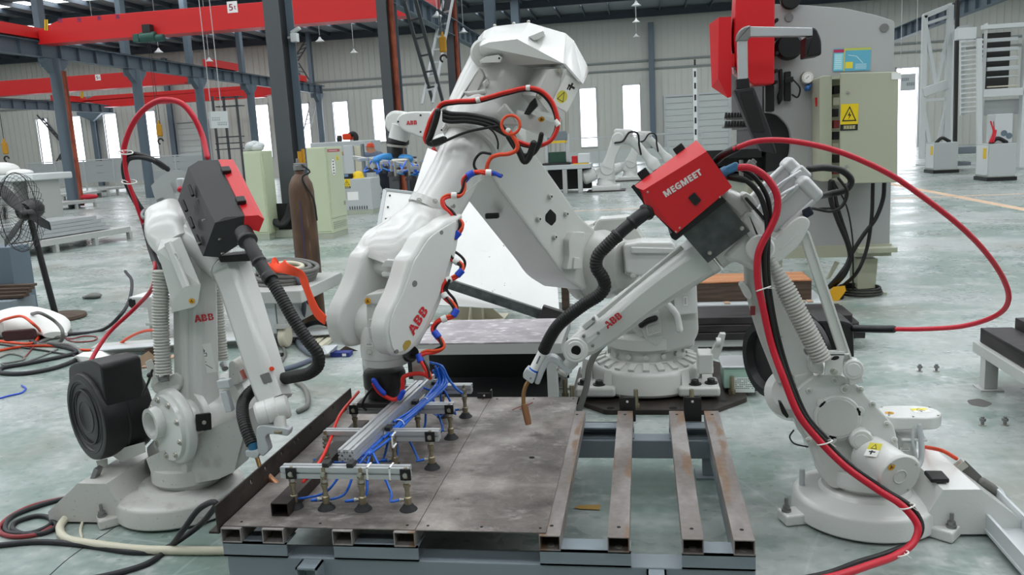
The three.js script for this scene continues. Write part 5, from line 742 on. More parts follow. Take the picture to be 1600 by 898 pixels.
  // steel bracket and wire feeder
  const bp = zplane(-3.055);
  const bk = part(t, 'feeder_bracket', [cut([[1060, 358], [1128, 309], [1172, 361], [1106, 411]], bp, 0.008, 0.001, 1), cut([[1060, 358], [1128, 309], [1132, 313], [1064, 362]], bp, 0.18, 0.001, 1)], M.bracketsteel, 'bare grey steel plate');
  part(bk, 'bolt', [[1159, 357], [1109, 395]].map(([x, y]) => { const c = PL(x, y, bp); return [cyl(c, c.clone().add(V(0, 0, 0.007)), 0.009, 0.0075, 16, 0.002)]; }), M.zinc);
  part(t, 'bracket_base', [cut([[1046, 366], [1128, 306], [1136, 314], [1056, 376], [1050, 373]], zplane(-3.0), 0.2, 0.003, 2)], M.black);
  const fz = -2.985, fb = -3.2, Q = (x, y, z) => P(x, y, z);
  const ff = [[1005, 297], [1104, 236.5], [1144, 292], [1057, 365]];
  const fd = part(t, 'wire_feeder', [hull([...ff.map(([x, y]) => Q(x, y, fz)), Q(990, 291, fz - 0.06), Q(1088, 219, fz - 0.06), Q(1010, 322, fz - 0.01), ...[[991, 291], [1089, 221], [1138, 290], [1058, 360]].map(([x, y]) => Q(x, y, fz - 0.09))])], M.redcase, 'red wire feeder case');
  part(fd, 'rear_shell', [hull([[990, 290], [1088, 220], [1138, 288], [1058, 360], [1005, 318]].flatMap(([x, y]) => [Q(x, y, fz - 0.08), Q(x, y, fb)]))], M.charcoal, 'dark grey rear half of the case');
  part(fd, 'left_panel', [hull([[986, 292], [990, 288], [1058, 358], [1056, 368], [1006, 318]].flatMap(([x, y]) => [Q(x, y, fz - 0.02), Q(x, y, fz - 0.12)]))], M.plastic);
  for (const [x, y] of [[1006, 272], [1062, 234]]) { const c = Q(x, y, fz - 0.07), d = Q(1088, 220, fz).sub(Q(990, 291, fz)).normalize(); part(fd, 'latch', [bar(c.clone().addScaledVector(d, -0.019), c.clone().addScaledVector(d, 0.019), 0.035, 0.02, 0.004, V(0, 0, 1))], M.black); }
  const fp = plane(Q(1080, 300, fz), V(0, 0, 1)), fr = Math.atan2(Q(1104, 236.5, fz).y - Q(1005, 297, fz).y, Q(1104, 236.5, fz).x - Q(1005, 297, fz).x);
  stick(fd, 'brand_mark', 'meg', (g, w, h) => { g.clearRect(0, 0, w, h); g.fillStyle = '#dad3d0'; g.font = 'bold ' + h * 1.15 + 'px sans-serif'; const tw = g.measureText('MEGMEET').width; g.save(); g.translate(2, h * 0.93); g.scale((w - 4) / tw, 1); g.fillText('MEGMEET', 0, 0); g.lineWidth = h * 0.05; g.strokeStyle = '#dad3d0'; g.strokeText('MEGMEET', 0, 0); g.restore(); }, 512, 84, fp, Q(1066, 286, fz), 0.152, 0.026, fr + 0.02, 'white brand lettering', 0.0012);
  part(fd, 'switch', cut([[1075, 309], [1085, 300], [1096, 313], [1086, 322]], zplane(fz + 0.006), 0.012, 0.002, 2), M.black);
  part(fd, 'screw', [[1062, 356], [1125, 308], [1056, 362], [1012, 300]].map(([x, y]) => disc(x, y, 1.6, zplane(fz + 0.002), 0.006, 0.0005, 10)), M.zinc);
  // torch hose
  const hz = (x, y, z) => P(x, y, z), hp = [[1018, 326, -3.03], [1006, 334, -3.0], [985, 350, -2.98], [962, 370, -2.97]];
  part(t, 'hose_coupling', [ringTube(hp.map((p) => hz(...p)), (u) => u < 0.14 ? 0.027 : u < 0.2 ? 0.031 : u < 0.55 ? 0.025 : u < 0.6 ? 0.027 : u < 0.92 ? 0.022 : 0.026, 60, 24)], M.plastic);
  part(t, 'torch_hose', corrugated([[966, 367, -2.97], [950, 382, -2.965], [934, 400, -2.965], [932, 417, -2.965], [942, 434, -2.97], [945, 447, -2.98], [938, 459, -2.985], [915, 474, -3.0], [888, 494, -3.02], [870, 511, -3.05], [858, 530, -3.08], [850, 547, -3.11]].map((p) => hz(...p)), 0.0245, 0.0105, 0.1, 22), M.hose);
  // rear motors on the elbow
  const md = P(1256, 262, -3.2).sub(P(1192, 330, -3.2)).normalize();
  const rmot = (a, b, r, z, z2) => part(t, 'arm_motor', [bar(P(...a, z), P(...b, z), r * 1.8, r * 1.8, r * 0.35, V(0, 0, 1)), bar(lerpV(P(...a, z), P(...b, z), 0.78), lerpV(P(...a, z), P(...b, z), 1.02), r * 2.2, r * 2.2, r * 0.4, V(0, 0, 1)), ...[-1, 1].map((s) => cyl(lerpV(P(...a, z), P(...b, z), 0.1).add(V(s * r * 0.6, -s * r * 0.6, r * 0.95)), lerpV(P(...a, z), P(...b, z), 0.8).add(V(s * r * 0.6, -s * r * 0.6, r * 0.95)), r * 0.22, r * 0.22, 10))], M.alumotor ??= std({ color: 0xc2c4c4, roughness: 0.4, metalness: 0.25 }));
  rmot([1178, 322], [1246, 258], 0.044, -3.25); rmot([1198, 352], [1270, 288], 0.046, -3.14); rmot([1186, 334], [1258, 266], 0.026, -3.18);
  part(t, 'conduit', [tube([P(1190, 318, -3.1), P(1216, 290, -3.1), P(1250, 268, -3.12)], 0.006, 16, 6), tube([P(1196, 330, -3.08), P(1222, 304, -3.07), P(1246, 290, -3.1)], 0.006, 16, 6)], M.alu2);
  part(t, 'arm_clamp', [cut([[1158, 306], [1166, 300], [1178, 308], [1186, 322], [1176, 330]], zplane(-3.06), 0.1, 0.008, 4)], M.white2);
  part(t, 'blue_plug', [bar(P(1132, 268, -3.02), P(1154, 258, -3.02), 0.03, 0.03, 0.008), cyl(P(1128, 270, -3.02), P(1136, 266, -3.02), 0.018, 0.018, 14)], std({ color: 0x3a6f96, roughness: 0.45 }));
  part(t, 'navy_cap', [bar(P(1254, 335, -3.1), P(1268, 327, -3.1), 0.035, 0.035, 0.008)], M.navy);
  // cables
  const cab = (n, pts, r, m, zf, lb) => part(t, n, tube(pts.map((p, i) => P(p[0], p[1], p[2] ?? zf)), r, pts.length * 10, 10), m, lb);
  cab('red_cable', [[1150, 262, -3.02], [1172, 262], [1196, 276], [1213, 302], [1214, 330], [1204, 356], [1190, 382], [1184, 402], [1184, 440], [1192, 480], [1206, 540], [1224, 590, -2.97], [1248, 648, -2.95], [1276, 684, -2.95], [1320, 728, -2.93], [1370, 764, -2.9], [1412, 792, -2.86], [1434, 822, -2.83], [1428, 846, -2.8], [1402, 866, -2.74], [1360, 882, -2.62], [1300, 901, -2.5], [1240, 912, -2.45]], 0.0125, M.redcable, -3.0);
  cab('black_cable', [[1140, 276, -3.02], [1162, 280], [1184, 300], [1196, 330], [1199, 360], [1194, 400], [1196, 440], [1202, 480], [1214, 540], [1232, 596, -2.98], [1256, 650, -2.96], [1290, 690, -2.96], [1330, 728, -2.94], [1384, 766, -2.92], [1424, 792, -2.88], [1440, 820, -2.85], [1432, 842, -2.82], [1390, 862, -2.76], [1340, 878, -2.66], [1290, 896, -2.52], [1230, 908, -2.47]], 0.0095, M.hose, -3.01);
  cab('black_cable', [[1154, 262, -3.05], [1176, 274], [1198, 306], [1203, 340], [1200, 380], [1200, 430], [1208, 490], [1222, 550], [1240, 604, -3.0], [1262, 652, -2.98], [1296, 690, -2.98]], 0.009, M.hose, -3.03);
  cab('black_cable', [[1166, 310], [1180, 326], [1194, 342]], 0.006, M.hose, -3.02);
  for (const [x, y, z] of [[1190, 452, -3.0], [1286, 692, -2.95], [1414, 792, -2.86], [1404, 866, -2.74]]) part(t, 'cable_tie', [torus(P(x + 3, y - 1, z), V(0.3, -0.9, 0.2), 0.026, 0.0028, 18, 6), bar(P(x + 9, y - 2, z), P(x + 20, y + (y > 500 ? 6 : -2), z), 0.004, 0.002)], M.tie);
  cab('thin_cable', [[1240, 672, -3.1], [1234, 682, -3.1], [1240, 692, -3.1], [1262, 698, -3.1]], 0.003, M.hose, -3.1);
  // big supply hose loops to the wire drum
  cab('supply_hose_sleeve', [[1118, 252, -3.1], [1130, 242, -3.05], [1152, 231, -3.0]], 0.014, M.plastic, -3.0);
  cab('supply_hose', [[1148, 232, -3.0], [1180, 221, -2.97], [1220, 219, -2.95], [1270, 226, -2.93], [1320, 240, -2.92], [1390, 272, -2.92], [1440, 306, -2.94], [1500, 353, -2.98], [1540, 394, -3.04], [1568, 436, -3.12], [1576, 466, -3.2], [1566, 486, -3.28], [1540, 500, -3.36], [1500, 510, -3.45], [1440, 514, -3.55], [1392, 514, -3.65]], 0.0095, M.redcable, -3, 'long dark red wire hose in a wide loop');
  cab('supply_hose_sleeve', [[1396, 514, -3.64], [1370, 514, -3.7], [1336, 513, -3.78]], 0.0165, M.plastic, -3.7);
  cab('black_cable', [[1264, 264, -3.25], [1290, 262, -3.28], [1318, 268, -3.3], [1330, 282], [1322, 296], [1296, 303], [1276, 307, -3.2]], 0.013, M.hose, -3.3);
  cab('black_cable', [[1256, 326, -3.12], [1272, 326], [1300, 330], [1316, 322], [1324, 300], [1310, 278]], 0.0055, M.hose, -3.25);
  // wire drum behind the arm
  const d0 = P(1192, 562, -3.72), d1 = P(1262, 560, -3.86), dx = V(0.9, 0.02, -0.42).normalize();
  const wd = part(t, 'wire_drum', [lathe(d0, dx, [[0, 0.03], [0.12, 0.03], [0.135, 0], [0.168, 0], [0.172, 0.012], [0.172, 0.06], [0.166, 0.07], [0.166, 0.2], [0.172, 0.215], [0.165, 0.24], [0, 0.24]], 48), cut([[1276, 500], [1318, 500], [1334, 506], [1336, 560], [1322, 580], [1290, 560]], zplane(-3.78), 0.22, 0.015, 6)], M.plastic, 'black wire drum');
  part(wd, 'spool', [torus(d0.clone().addScaledVector(dx, 0.04), dx, 0.125, 0.012, 36, 8)], M.rubber);
}
// ---------- left welding robot ----------
{
  const C = V(-2.03, 0, -3.18), t = thing('welding_robot', 'dusty white welding robot on the left with a black and red wire feeder', 'robot', C.clone());
  weldBase(t, C, Math.PI, M.whitedirty);
  const H = V(0.85, 0, 0.53).normalize(), N = V(-0.53, 0, 0.85).normalize(), S = P(262, 668, -3.06);
  const at = (h, nn, y) => S.clone().addScaledVector(H, h).addScaledVector(N, nn).add(V(0, y, 0));   // along the arm, along the axis to the viewer's left, up
  part(t, 'turret', [lathe(V(C.x + 0.05, 0.12, C.z), V(0, 1, 0), [[0, 0], [0.13, 0], [0.14, 0.02], [0.155, 0.03], [0.155, 0.06], [0.15, 0.09], [0, 0.1]], 40),
    hull([[228, 716], [240, 750], [258, 763], [342, 748], [366, 737], [380, 682], [376, 648], [300, 690], [268, 700]].flatMap(([x, y]) => [P(x, y, -3.06), P(x, y, -3.3)])), cut([[226, 700], [270, 650], [292, 690], [290, 762], [258, 762], [238, 748]], plane(at(0, -0.02, 0), N), 0.1, 0.015, 8), cut([[346, 690], [384, 640], [384, 684], [366, 737], [344, 747]], zplane(-3.1), 0.14, 0.01, 6)], M.whitedirty);
  const fl = part(t, 'side_cheek', [lathe(at(0, -0.05, 0), N, [[0, 0], [0.155, 0], [0.162, 0.008], [0.162, 0.03], [0.156, 0.04], [0.142, 0.046], [0.138, 0.062], [0.06, 0.064], [0, 0.064]], 44), lathe(at(-0.05, 0.0, 0.02), N, [[0.045, -0.01], [0.07, 0], [0.066, 0.05], [0.05, 0.05], [0.045, 0.012], [0, 0.012]], 32)], M.white);
  part(fl, 'cheek_bolt', [...Array(9)].map((_, i) => { const a = i * 0.7 - 0.3, p = at(Math.cos(a) * 0.122, 0.012, Math.sin(a) * 0.122); return [cyl(p, p.clone().addScaledVector(N, 0.006), 0.014, 0.013, 18, 0.001), cyl(p, p.clone().addScaledVector(N, 0.012), 0.007, 0.0065, 12, 0.001)]; }), M.zinc);
  part(t, 'inner_drum', [cyl(at(0, -0.3, 0), at(0, -0.05, 0), 0.11, 0.112, 40, 0.01), cyl(at(0, -0.13, 0), at(0, -0.1, 0), 0.145, 0.145, 40, 0.004), cyl(at(0.02, -0.36, 0.02), at(0.02, -0.27, 0.02), 0.15, 0.15, 40, 0.02)], M.white);
  { const c = P(318, 659, -3.02), pl = plane(c, V(0.6, 0.1, 0.8)); part(t, 'sync_window', [cut([[306, 648], [330, 645], [331, 671], [307, 674]], pl, 0.02, 0.001, 2)], M.black); part(t, 'window_screw', disc(319, 660, 3, plane(c.clone().addScaledVector(pl.n, 0.001), pl.n), 0.004, 0.0005, 12), M.zinc); }
  part(t, 'limit_switch', [bar(P(351, 610, -3.0), P(360, 642, -3.0), 0.03, 0.03, 0.004), bar(P(342, 600, -3.0), P(361, 598, -3.0), 0.03, 0.035, 0.004)], M.whitegrey);
  part(t, 'turret_gap', [cut([[290, 682], [306, 682], [308, 704], [292, 706]], zplane(-3.058), 0.01, 0.001, 2)], M.black);
  part(t, 'spring_seat', [cut([[232, 600], [240, 590], [262, 588], [274, 582], [284, 592], [284, 606], [262, 616], [240, 616]], zplane(-3.1), 0.1, 0.012, 6), cut([[226, 566], [233, 562], [248, 596], [240, 602]], zplane(-3.08), 0.02, 0.002, 2), cut([[356, 566], [364, 562], [372, 572], [376, 600], [356, 604]], zplane(-3.2), 0.1, 0.01, 6)], M.whitedirty);
  part(t, 'tie_tail', [tube([P(238, 578, -3.02), P(232, 596, -3.02), P(222, 618, -3.02)], 0.005, 14, 6), ball(P(234, 586, -3.02), 0.012)], M.black);
  // lower arm
  const lw = part(t, 'lower_arm', [loft([[P(312, 640, -3.18), 0.075, 0.065, 8, V(0.95, 0, 0.3)], [P(311, 560, -3.2), 0.07, 0.065, 8, V(0.95, 0, 0.3)], [P(310, 470, -3.22), 0.068, 0.062, 8, V(0.95, 0, 0.3)], [P(308, 400, -3.24), 0.064, 0.06, 8, V(0.95, 0, 0.3)]], 5, 40), bar(P(289, 478, -3.17), P(293, 645, -3.13), 0.05, 0.05, 0.018)], M.white);
  part(t, 'tie_rod', [bar(P(277, 470, -3.16), P(279, 604, -3.12), 0.018, 0.03, 0.004), cyl(P(272, 602, -3.1), P(286, 602, -3.16), 0.025, 0.025, 20, 0.003)], M.white2);
  const lp = plane(P(318, 520, -3.148), V(0.24, -0.03, 0.97));
  axisTag(lw, lp, PL(319, 496, lp), 0.083, 0.07);
  stick(lw, 'lifting_label', 'lift', (g, w, h) => { g.fillStyle = '#e9e9e5'; g.fillRect(0, 0, w, h); g.strokeStyle = '#bbb'; g.strokeRect(3, 3, w - 6, h - 6); g.strokeStyle = '#222'; g.lineWidth = 7; g.beginPath(); g.moveTo(w * 0.5, h * 0.12); g.lineTo(w * 0.5, h * 0.2); g.arc(w * 0.48, h * 0.24, 10, -1, 2.6); g.stroke(); g.lineWidth = 4; g.strokeRect(w * 0.36, h * 0.32, w * 0.14, h * 0.1); g.strokeRect(w * 0.5, h * 0.32, w * 0.14, h * 0.1); g.fillStyle = '#333'; g.fillRect(w * 0.3, h * 0.6, w * 0.26, 4); g.beginPath(); g.moveTo(w * 0.5, h * 0.7); g.lineTo(w * 0.8, h * 0.86); g.stroke(); }, 128, 224, lp, PL(320, 560, lp), 0.078, 0.13, 0.07, 'lifting instruction label', 0.002);
  const spr = (pts, r, pitch) => { const L = curve(pts).getLength(); part(t, 'bellows', ringTube(pts, (u, m) => r * (1 - 0.18 * Math.pow(0.5 + 0.5 * Math.cos(m / pitch * 6.283), 2)), Math.round(L / pitch * 6), 22), M.springgrey); };
  spr([P(252, 422, -3.12), P(251, 500, -3.1), P(256, 584, -3.08)], 0.034, 0.0125); spr([P(338, 440, -3.32), P(342, 500, -3.31), P(348, 562, -3.3)], 0.025, 0.0125);
  part(t, 'spring_eye', [cyl(P(252, 592, -3.1), P(264, 590, -3.1), 0.014, 0.014, 14), cyl(P(348, 568, -3.28), P(352, 576, -3.26), 0.014, 0.014, 14)], M.steel);
  // elbow: collar, side box, sleeve, ring, upper arm
  part(t, 'elbow_casting', [loft([[P(262, 338, -3.38), 0.085, 0.09, 3, V(0.9, -0.25, 0.3)], [P(270, 366, -3.3), 0.1, 0.1, 3.2, V(0.9, -0.25, 0.3)], [P(284, 392, -3.24), 0.085, 0.09, 3, V(0.9, -0.25, 0.3)]], 5, 36), loft([[P(292, 372, -3.3), 0.085, 0.085, 2.4, V(0.9, -0.3, 0)], [P(330, 396, -3.22), 0.072, 0.075, 2.2, V(0.9, -0.3, 0)], [P(354, 420, -3.16), 0.07, 0.07, 2, V(0.9, -0.3, 0)]], 5, 32), cut([[350, 396], [392, 402], [380, 440], [366, 450], [350, 430]], zplane(-3.2), 0.06, 0.006, 4)], M.white);
  const sb = part(t, 'side_box', [hull([[252, 374], [282, 370], [314, 446], [308, 472], [300, 479], [272, 486], [246, 392]].flatMap(([x, y], i) => [P(x, y, -3.1 + (i > 1 ? 0.04 : 0)), P(x, y, -3.22)])), bar(P(262, 378, -3.08), P(292, 450, -3.035), 0.03, 0.02, 0.006, V(0, 0, 1)), disc(254, 384, 7, zplane(-3.09), 0.05, 0.003, 20)], M.white);
  part(sb, 'end_cover', hull([[288, 448], [314, 444], [309, 474], [302, 480], [268, 488], [268, 470]].flatMap(([x, y]) => [P(x, y, -3.02), P(x, y, -3.1)])), M.white2);
  stick(sb, 'type_tag', 'tag', null, 1, 1, plane(P(277, 400, -3.07), V(0.1, 0.1, 1)), P(277, 400, -3.066), 0.03, 0.014, -1.2, undefined, 0.008);
  stick(sb, 'heat_sticker', 'hot', null, 1, 1, zplane(-3.02), P(300, 470, -3.02), 0.028, 0.022, 0, 'orange warning sticker', 0.003);
  const ud = P(428, 618, -2.96).sub(P(364, 424, -3.16)).normalize(), us = V(0.93, 0.3, 0.2);
  part(t, 'arm_ring', [lathe(P(358, 412, -3.17), ud, [[0, 0], [0.07, 0], [0.076, 0.008], [0.076, 0.03], [0.07, 0.036], [0, 0.036]], 36)], M.white);
  const ua = part(t, 'upper_arm', [loft([[P(362, 420, -3.16), 0.069, 0.064, 8, us], [P(374, 452, -3.13), 0.067, 0.062, 8, us], [P(404, 545, -3.03), 0.065, 0.058, 8, us], [P(424, 606, -2.98), 0.063, 0.054, 8, us], [P(432, 626, -2.96), 0.06, 0.05, 8, us]], 5, 48)], M.white);
  const upl = plane(P(405, 545, -2.975), V(0.05, 0.16, 1)); part(ua, 'cover_window', cut([[405, 586], [419, 581], [425, 596], [412, 600]], plane(P(414, 590, -2.93), V(0.05, 0.25, 1)), 0.02, 0.001, 2), M.steel); part(ua, 'red_plug', disc(424, 576, 3.4, plane(P(424, 576, -2.94), V(0.2, 0.25, 1)), 0.012, 0.001, 16), M.strap);
  part(ua, 'red_print', cut([[374, 580], [377, 578], [383, 592], [380, 594]], zplane(-2.97), 0.02, 0.001, 1), std({ color: 0xb06058, roughness: 0.5 }));
  const hn = V(0.9, 0.16, -0.42).normalize(), w0 = P(422, 642, -2.9);
  part(t, 'wrist_hub', [cyl(w0.clone().addScaledVector(hn, -0.055), w0.clone().addScaledVector(hn, 0.075), 0.047, 0.047, 36, 0.01), cyl(w0.clone().addScaledVector(hn, -0.012), w0.clone().addScaledVector(hn, 0.03), 0.0495, 0.0495, 36, 0.003)], M.white);
  part(t, 'hub_hole', cyl(w0.clone().addScaledVector(hn, -0.057), w0.clone().addScaledVector(hn, -0.052), 0.02, 0.02, 20), M.hole);
  const f0 = P(437, 650, -2.89), f1 = P(438, 672, -2.87); part(t, 'tool_flange', [cyl(f0, f1, 0.024, 0.024, 24, 0.002)], M.white2); part(t, 'flange_ring', cyl(f1.clone().add(V(0, 0.004, 0)), f1.clone().add(V(0, -0.006, 0)), 0.0265, 0.0265, 24, 0.001), M.brassy);
  part(t, 'torch_bracket', [cut([[400, 668], [408, 664], [440, 668], [452, 670], [450, 682], [436, 679], [418, 678], [414, 684], [420, 704], [410, 714], [404, 708], [400, 684]], zplane(-2.85), 0.04, 0.004, 4, [], 3)], M.alu2);
  part(t, 'torch_clamp', [cut([[383, 704], [400, 704], [404, 710], [402, 716], [384, 714]], zplane(-2.84), 0.06, 0.003, 2)], M.alu2);
  part(t, 'torch_band', cyl(P(396, 706, -2.86), P(394, 690, -2.86), 0.017, 0.0175, 22, 0.001), std({ color: 0x2e6d92, roughness: 0.45 }));
  part(t, 'torch_neck', tube([P(398, 706, -2.86), P(402, 716, -2.85), P(406, 728, -2.84), P(416, 742, -2.82), P(424, 750, -2.81)], 0.0085, 24, 12), M.copperdull);
  part(t, 'torch_nozzle', lathe(P(416, 741, -2.82), P(444, 768, -2.78).sub(P(416, 741, -2.82)), [[0, 0], [0.012, 0], [0.0135, 0.006], [0.0135, 0.066], [0.0115, 0.082], [0.009, 0.082], [0.009, 0.05], [0, 0.05]], 20), M.copper);
  // feeder
  const F = (x, y, z) => P(x, y, z), fd = part(t, 'wire_feeder', [hull([F(310, 251, -3.3), F(341, 249.5, -3.3), F(294, 261, -3.28), F(278, 313, -3.26), F(352, 339, -3.04), F(383, 337, -3.04), F(336, 348, -3.03), F(317, 400, -3.04), F(342, 402, -3.04), F(386, 374, -3.05), F(330, 290, -3.4), F(372, 330, -3.3)])], M.charcoal, 'dark grey wire feeder case');
  part(fd, 'red_cover', [hull([F(341, 249, -3.29), F(364, 249, -3.3), F(372, 262, -3.34), F(383, 337.5, -3.035), F(404, 336, -3.05), F(413, 342, -3.06), F(405, 362, -3.05), F(382, 356, -3.035), F(345, 262, -3.4), F(395, 330, -3.3)])], M.redcase, 'red half of the case');
  const fdir = F(383, 337, -3.04).sub(F(341, 249, -3.3)).normalize();
  for (const [x, y, z] of [[353, 266, -3.23], [376, 313, -3.09]]) part(fd, 'latch', [bar(F(x, y, z).addScaledVector(fdir, -0.018), F(x, y, z).addScaledVector(fdir, 0.018), 0.036, 0.02, 0.004, V(0.3, 1, 0.4))], M.black);
  const vpl = plane(F(312, 330, -3.13).add(V(-0.0, 0, 0)), F(294, 261, -3.28).sub(F(317, 400, -3.04)).cross(F(278, 313, -3.26).sub(F(336, 348, -3.03))).multiplyScalar(-1));
  if (vpl.n.z < 0) vpl.n.negate();
  part(fd, 'vent_louvre', [[297, 288, 304, 306], [287, 312, 294, 330], [310, 312, 317, 330], [298, 338, 305, 356], [322, 340, 328, 358], [308, 366, 315, 382], [330, 368, 336, 384]].map(([a, b, c, d]) => { const p0 = F(a, b, -3.255 + (b - 260) / 140 * 0.22), p1 = F(c, d, -3.255 + (d - 260) / 140 * 0.22); return bar(p0.add(V(0, 0, 0.012)), p1.add(V(0, 0, 0.012)), 0.014, 0.014, 0.005, V(0, 0, 1)); }), M.plastic);
  part(fd, 'screw', [[342, 374], [372, 380], [346, 396], [316, 344], [309, 380]].map(([x, y]) => disc(x, y, 1.3, zplane(-3.02), 0.02, 0.0003, 8)), M.zinc);
  part(t, 'feeder_bracket', [cut([[340, 400], [388, 396], [390, 408], [344, 410]], zplane(-3.06), 0.12, 0.003, 2)], M.black);
  const cp = [[380, 362, -3.04], [388, 378, -3.0], [400, 400, -2.96], [414, 424, -2.93], [424, 438, -2.91]];
  part(t, 'hose_coupling', ringTube(cp.map((p) => P(...p)), (u) => u < 0.18 ? 0.036 : u < 0.24 ? 0.038 : u < 0.62 ? 0.026 : u < 0.66 ? 0.029 : u < 0.9 ? 0.0245 : 0.028, 60, 24), M.plastic);
  part(t, 'torch_hose', corrugated([[420, 432, -2.92], [436, 458, -2.9], [456, 494, -2.88], [478, 528, -2.87], [496, 552, -2.87], [497, 570, -2.88], [484, 582, -2.9], [460, 588, -2.94], [440, 592, -3.0], [418, 598, -3.06], [396, 608, -3.08], [382, 624, -3.02], [379, 644, -2.94], [384, 668, -2.89], [394, 694, -2.86]].map((p) => P(...p)), 0.0245, 0.0105, 0.1, 22), M.hose);
  // rear motors
  part(t, 'arm_motor', [hull([[236, 290], [252, 274], [276, 264], [290, 268], [300, 282], [298, 292], [262, 292], [240, 304], [244, 312]].flatMap(([x, y]) => [P(x, y, -3.4), P(x, y, -3.52)])), hull([[250, 292], [266, 286], [288, 340], [270, 350]].flatMap(([x, y]) => [P(x, y, -3.38), P(x, y, -3.46)])), hull([[240, 304], [256, 296], [282, 348], [258, 350]].flatMap(([x, y]) => [P(x, y, -3.44), P(x, y, -3.54)]))], M.alumotor);
  part(t, 'motor_plug', [bar(P(282, 278, -3.36), P(284, 296, -3.36), 0.03, 0.03, 0.008)], M.whitegrey); part(t, 'red_plug', ball(P(282, 296, -3.34), 0.014), M.redcable);
  part(t, 'cable_clamp', [torus(P(232, 334, -3.4), V(0.2, 0.6, 0.7), 0.026, 0.009, 20, 8), bar(P(228, 340, -3.4), P(246, 336, -3.4), 0.03, 0.03, 0.008)], M.steel); part(t, 'navy_cap', bar(P(250, 338, -3.42), P(262, 333, -3.42), 0.026, 0.026, 0.008), M.navy);
  // drum
  const d0 = P(133, 652, -3.12), dx = N.clone().negate();
  const wd = part(t, 'wire_drum', [lathe(d0, dx, [[0, 0.012], [0.05, 0.01], [0.056, 0.006], [0.098, 0.006], [0.104, 0.01], [0.145, 0.01], [0.15, 0.004], [0.175, 0], [0.189, 0.004], [0.195, 0.02], [0.195, 0.1], [0.199, 0.105], [0.195, 0.11], [0.195, 0.2], [0.187, 0.215], [0, 0.215]], 56), cut([[107, 640], [106, 574], [112, 568], [142, 562, 8], [158, 570, 8], [166, 640]], plane(d0.clone().addScaledVector(dx, 0.02), N), 0.17, 0.012, 6)], M.plastic, 'black wire drum');
  part(wd, 'ring_groove', [0.07, 0.12, 0.16].map((r) => torus(d0.clone().addScaledVector(dx, r > 0.11 ? 0.003 : 0.007), dx, r, 0.004, 48, 6)), M.charcoal);
  part(t, 'drum_arm', [hull([[176, 712], [190, 700], [226, 690], [228, 706], [190, 722]].flatMap(([x, y]) => [P(x, y, -3.12), P(x, y, -3.18)])), hull([[150, 720], [168, 716], [170, 740], [158, 746]].flatMap(([x, y]) => [P(x, y, -3.15), P(x, y, -3.22)]))], M.whitedirty);
  // tail plate and plugs
  part(t, 'tail_cover', [bar(P(146, 752, -3.05), P(154, 730, -3.05), 0.04, 0.02, 0.003), bar(P(170, 754, -3.1), P(204, 716, -3.3), 0.02, 0.06, 0.003)], M.steel);
  // cables on the arm
  const cab = (n, pts, r, m, zf, lb) => part(t, n, tube(pts.map((p) => P(p[0], p[1], p[2] ?? zf)), r, pts.length * 10, 10), m, lb);
  cab('supply_hose', [[193, 240], [195, 226], [205, 198], [222, 174], [244, 159], [262, 156], [284, 162], [302, 182], [316, 212], [324, 246, -3.4]], 0.0125, M.redcable, -3.45, 'tall loop of dark red wire hose');
  cab('black_cable', [[262, 264, -3.5], [244, 252], [222, 243], [202, 242], [194, 256], [196, 280], [204, 300], [216, 322], [230, 340]], 0.0125, M.hose, -3.45);
  cab('black_cable', [[256, 262, -3.5], [236, 250], [214, 246], [200, 250], [196, 268], [202, 290], [216, 318], [226, 332]], 0.01, M.darkcable, -3.43);
  cab('red_cable', [[194, 238], [196, 262], [202, 288], [212, 316], [222, 344], [226, 356], [236, 372], [238, 390], [243, 420, -3.2], [238, 450, -3.3], [210, 482, -3.4], [170, 520, -3.35], [148, 552, -3.25], [141, 566, -3.2]], 0.0095, M.redcable, -3.42);
  cab('black_cable', [[230, 340, -3.4], [234, 368, -3.36], [240, 400, -3.3], [252, 424, -3.2], [262, 440, -3.2]], 0.015, M.darkcable, -3.4);
  cab('black_cable', [[226, 352], [232, 376], [238, 396], [250, 420]], 0.013, std({ color: 0x4a3038, roughness: 0.55 }), -3.35);
  for (const [x, y] of [[196, 238], [202, 284], [234, 386]]) part(t, 'cable_tie', [torus(P(x, y, -3.42), V(0.2, 0.9, 0.2), 0.03, 0.003, 18, 6), bar(P(x - 12, y - 4, -3.4), P(x - 2, y, -3.4), 0.004, 0.002)], M.tie);
}
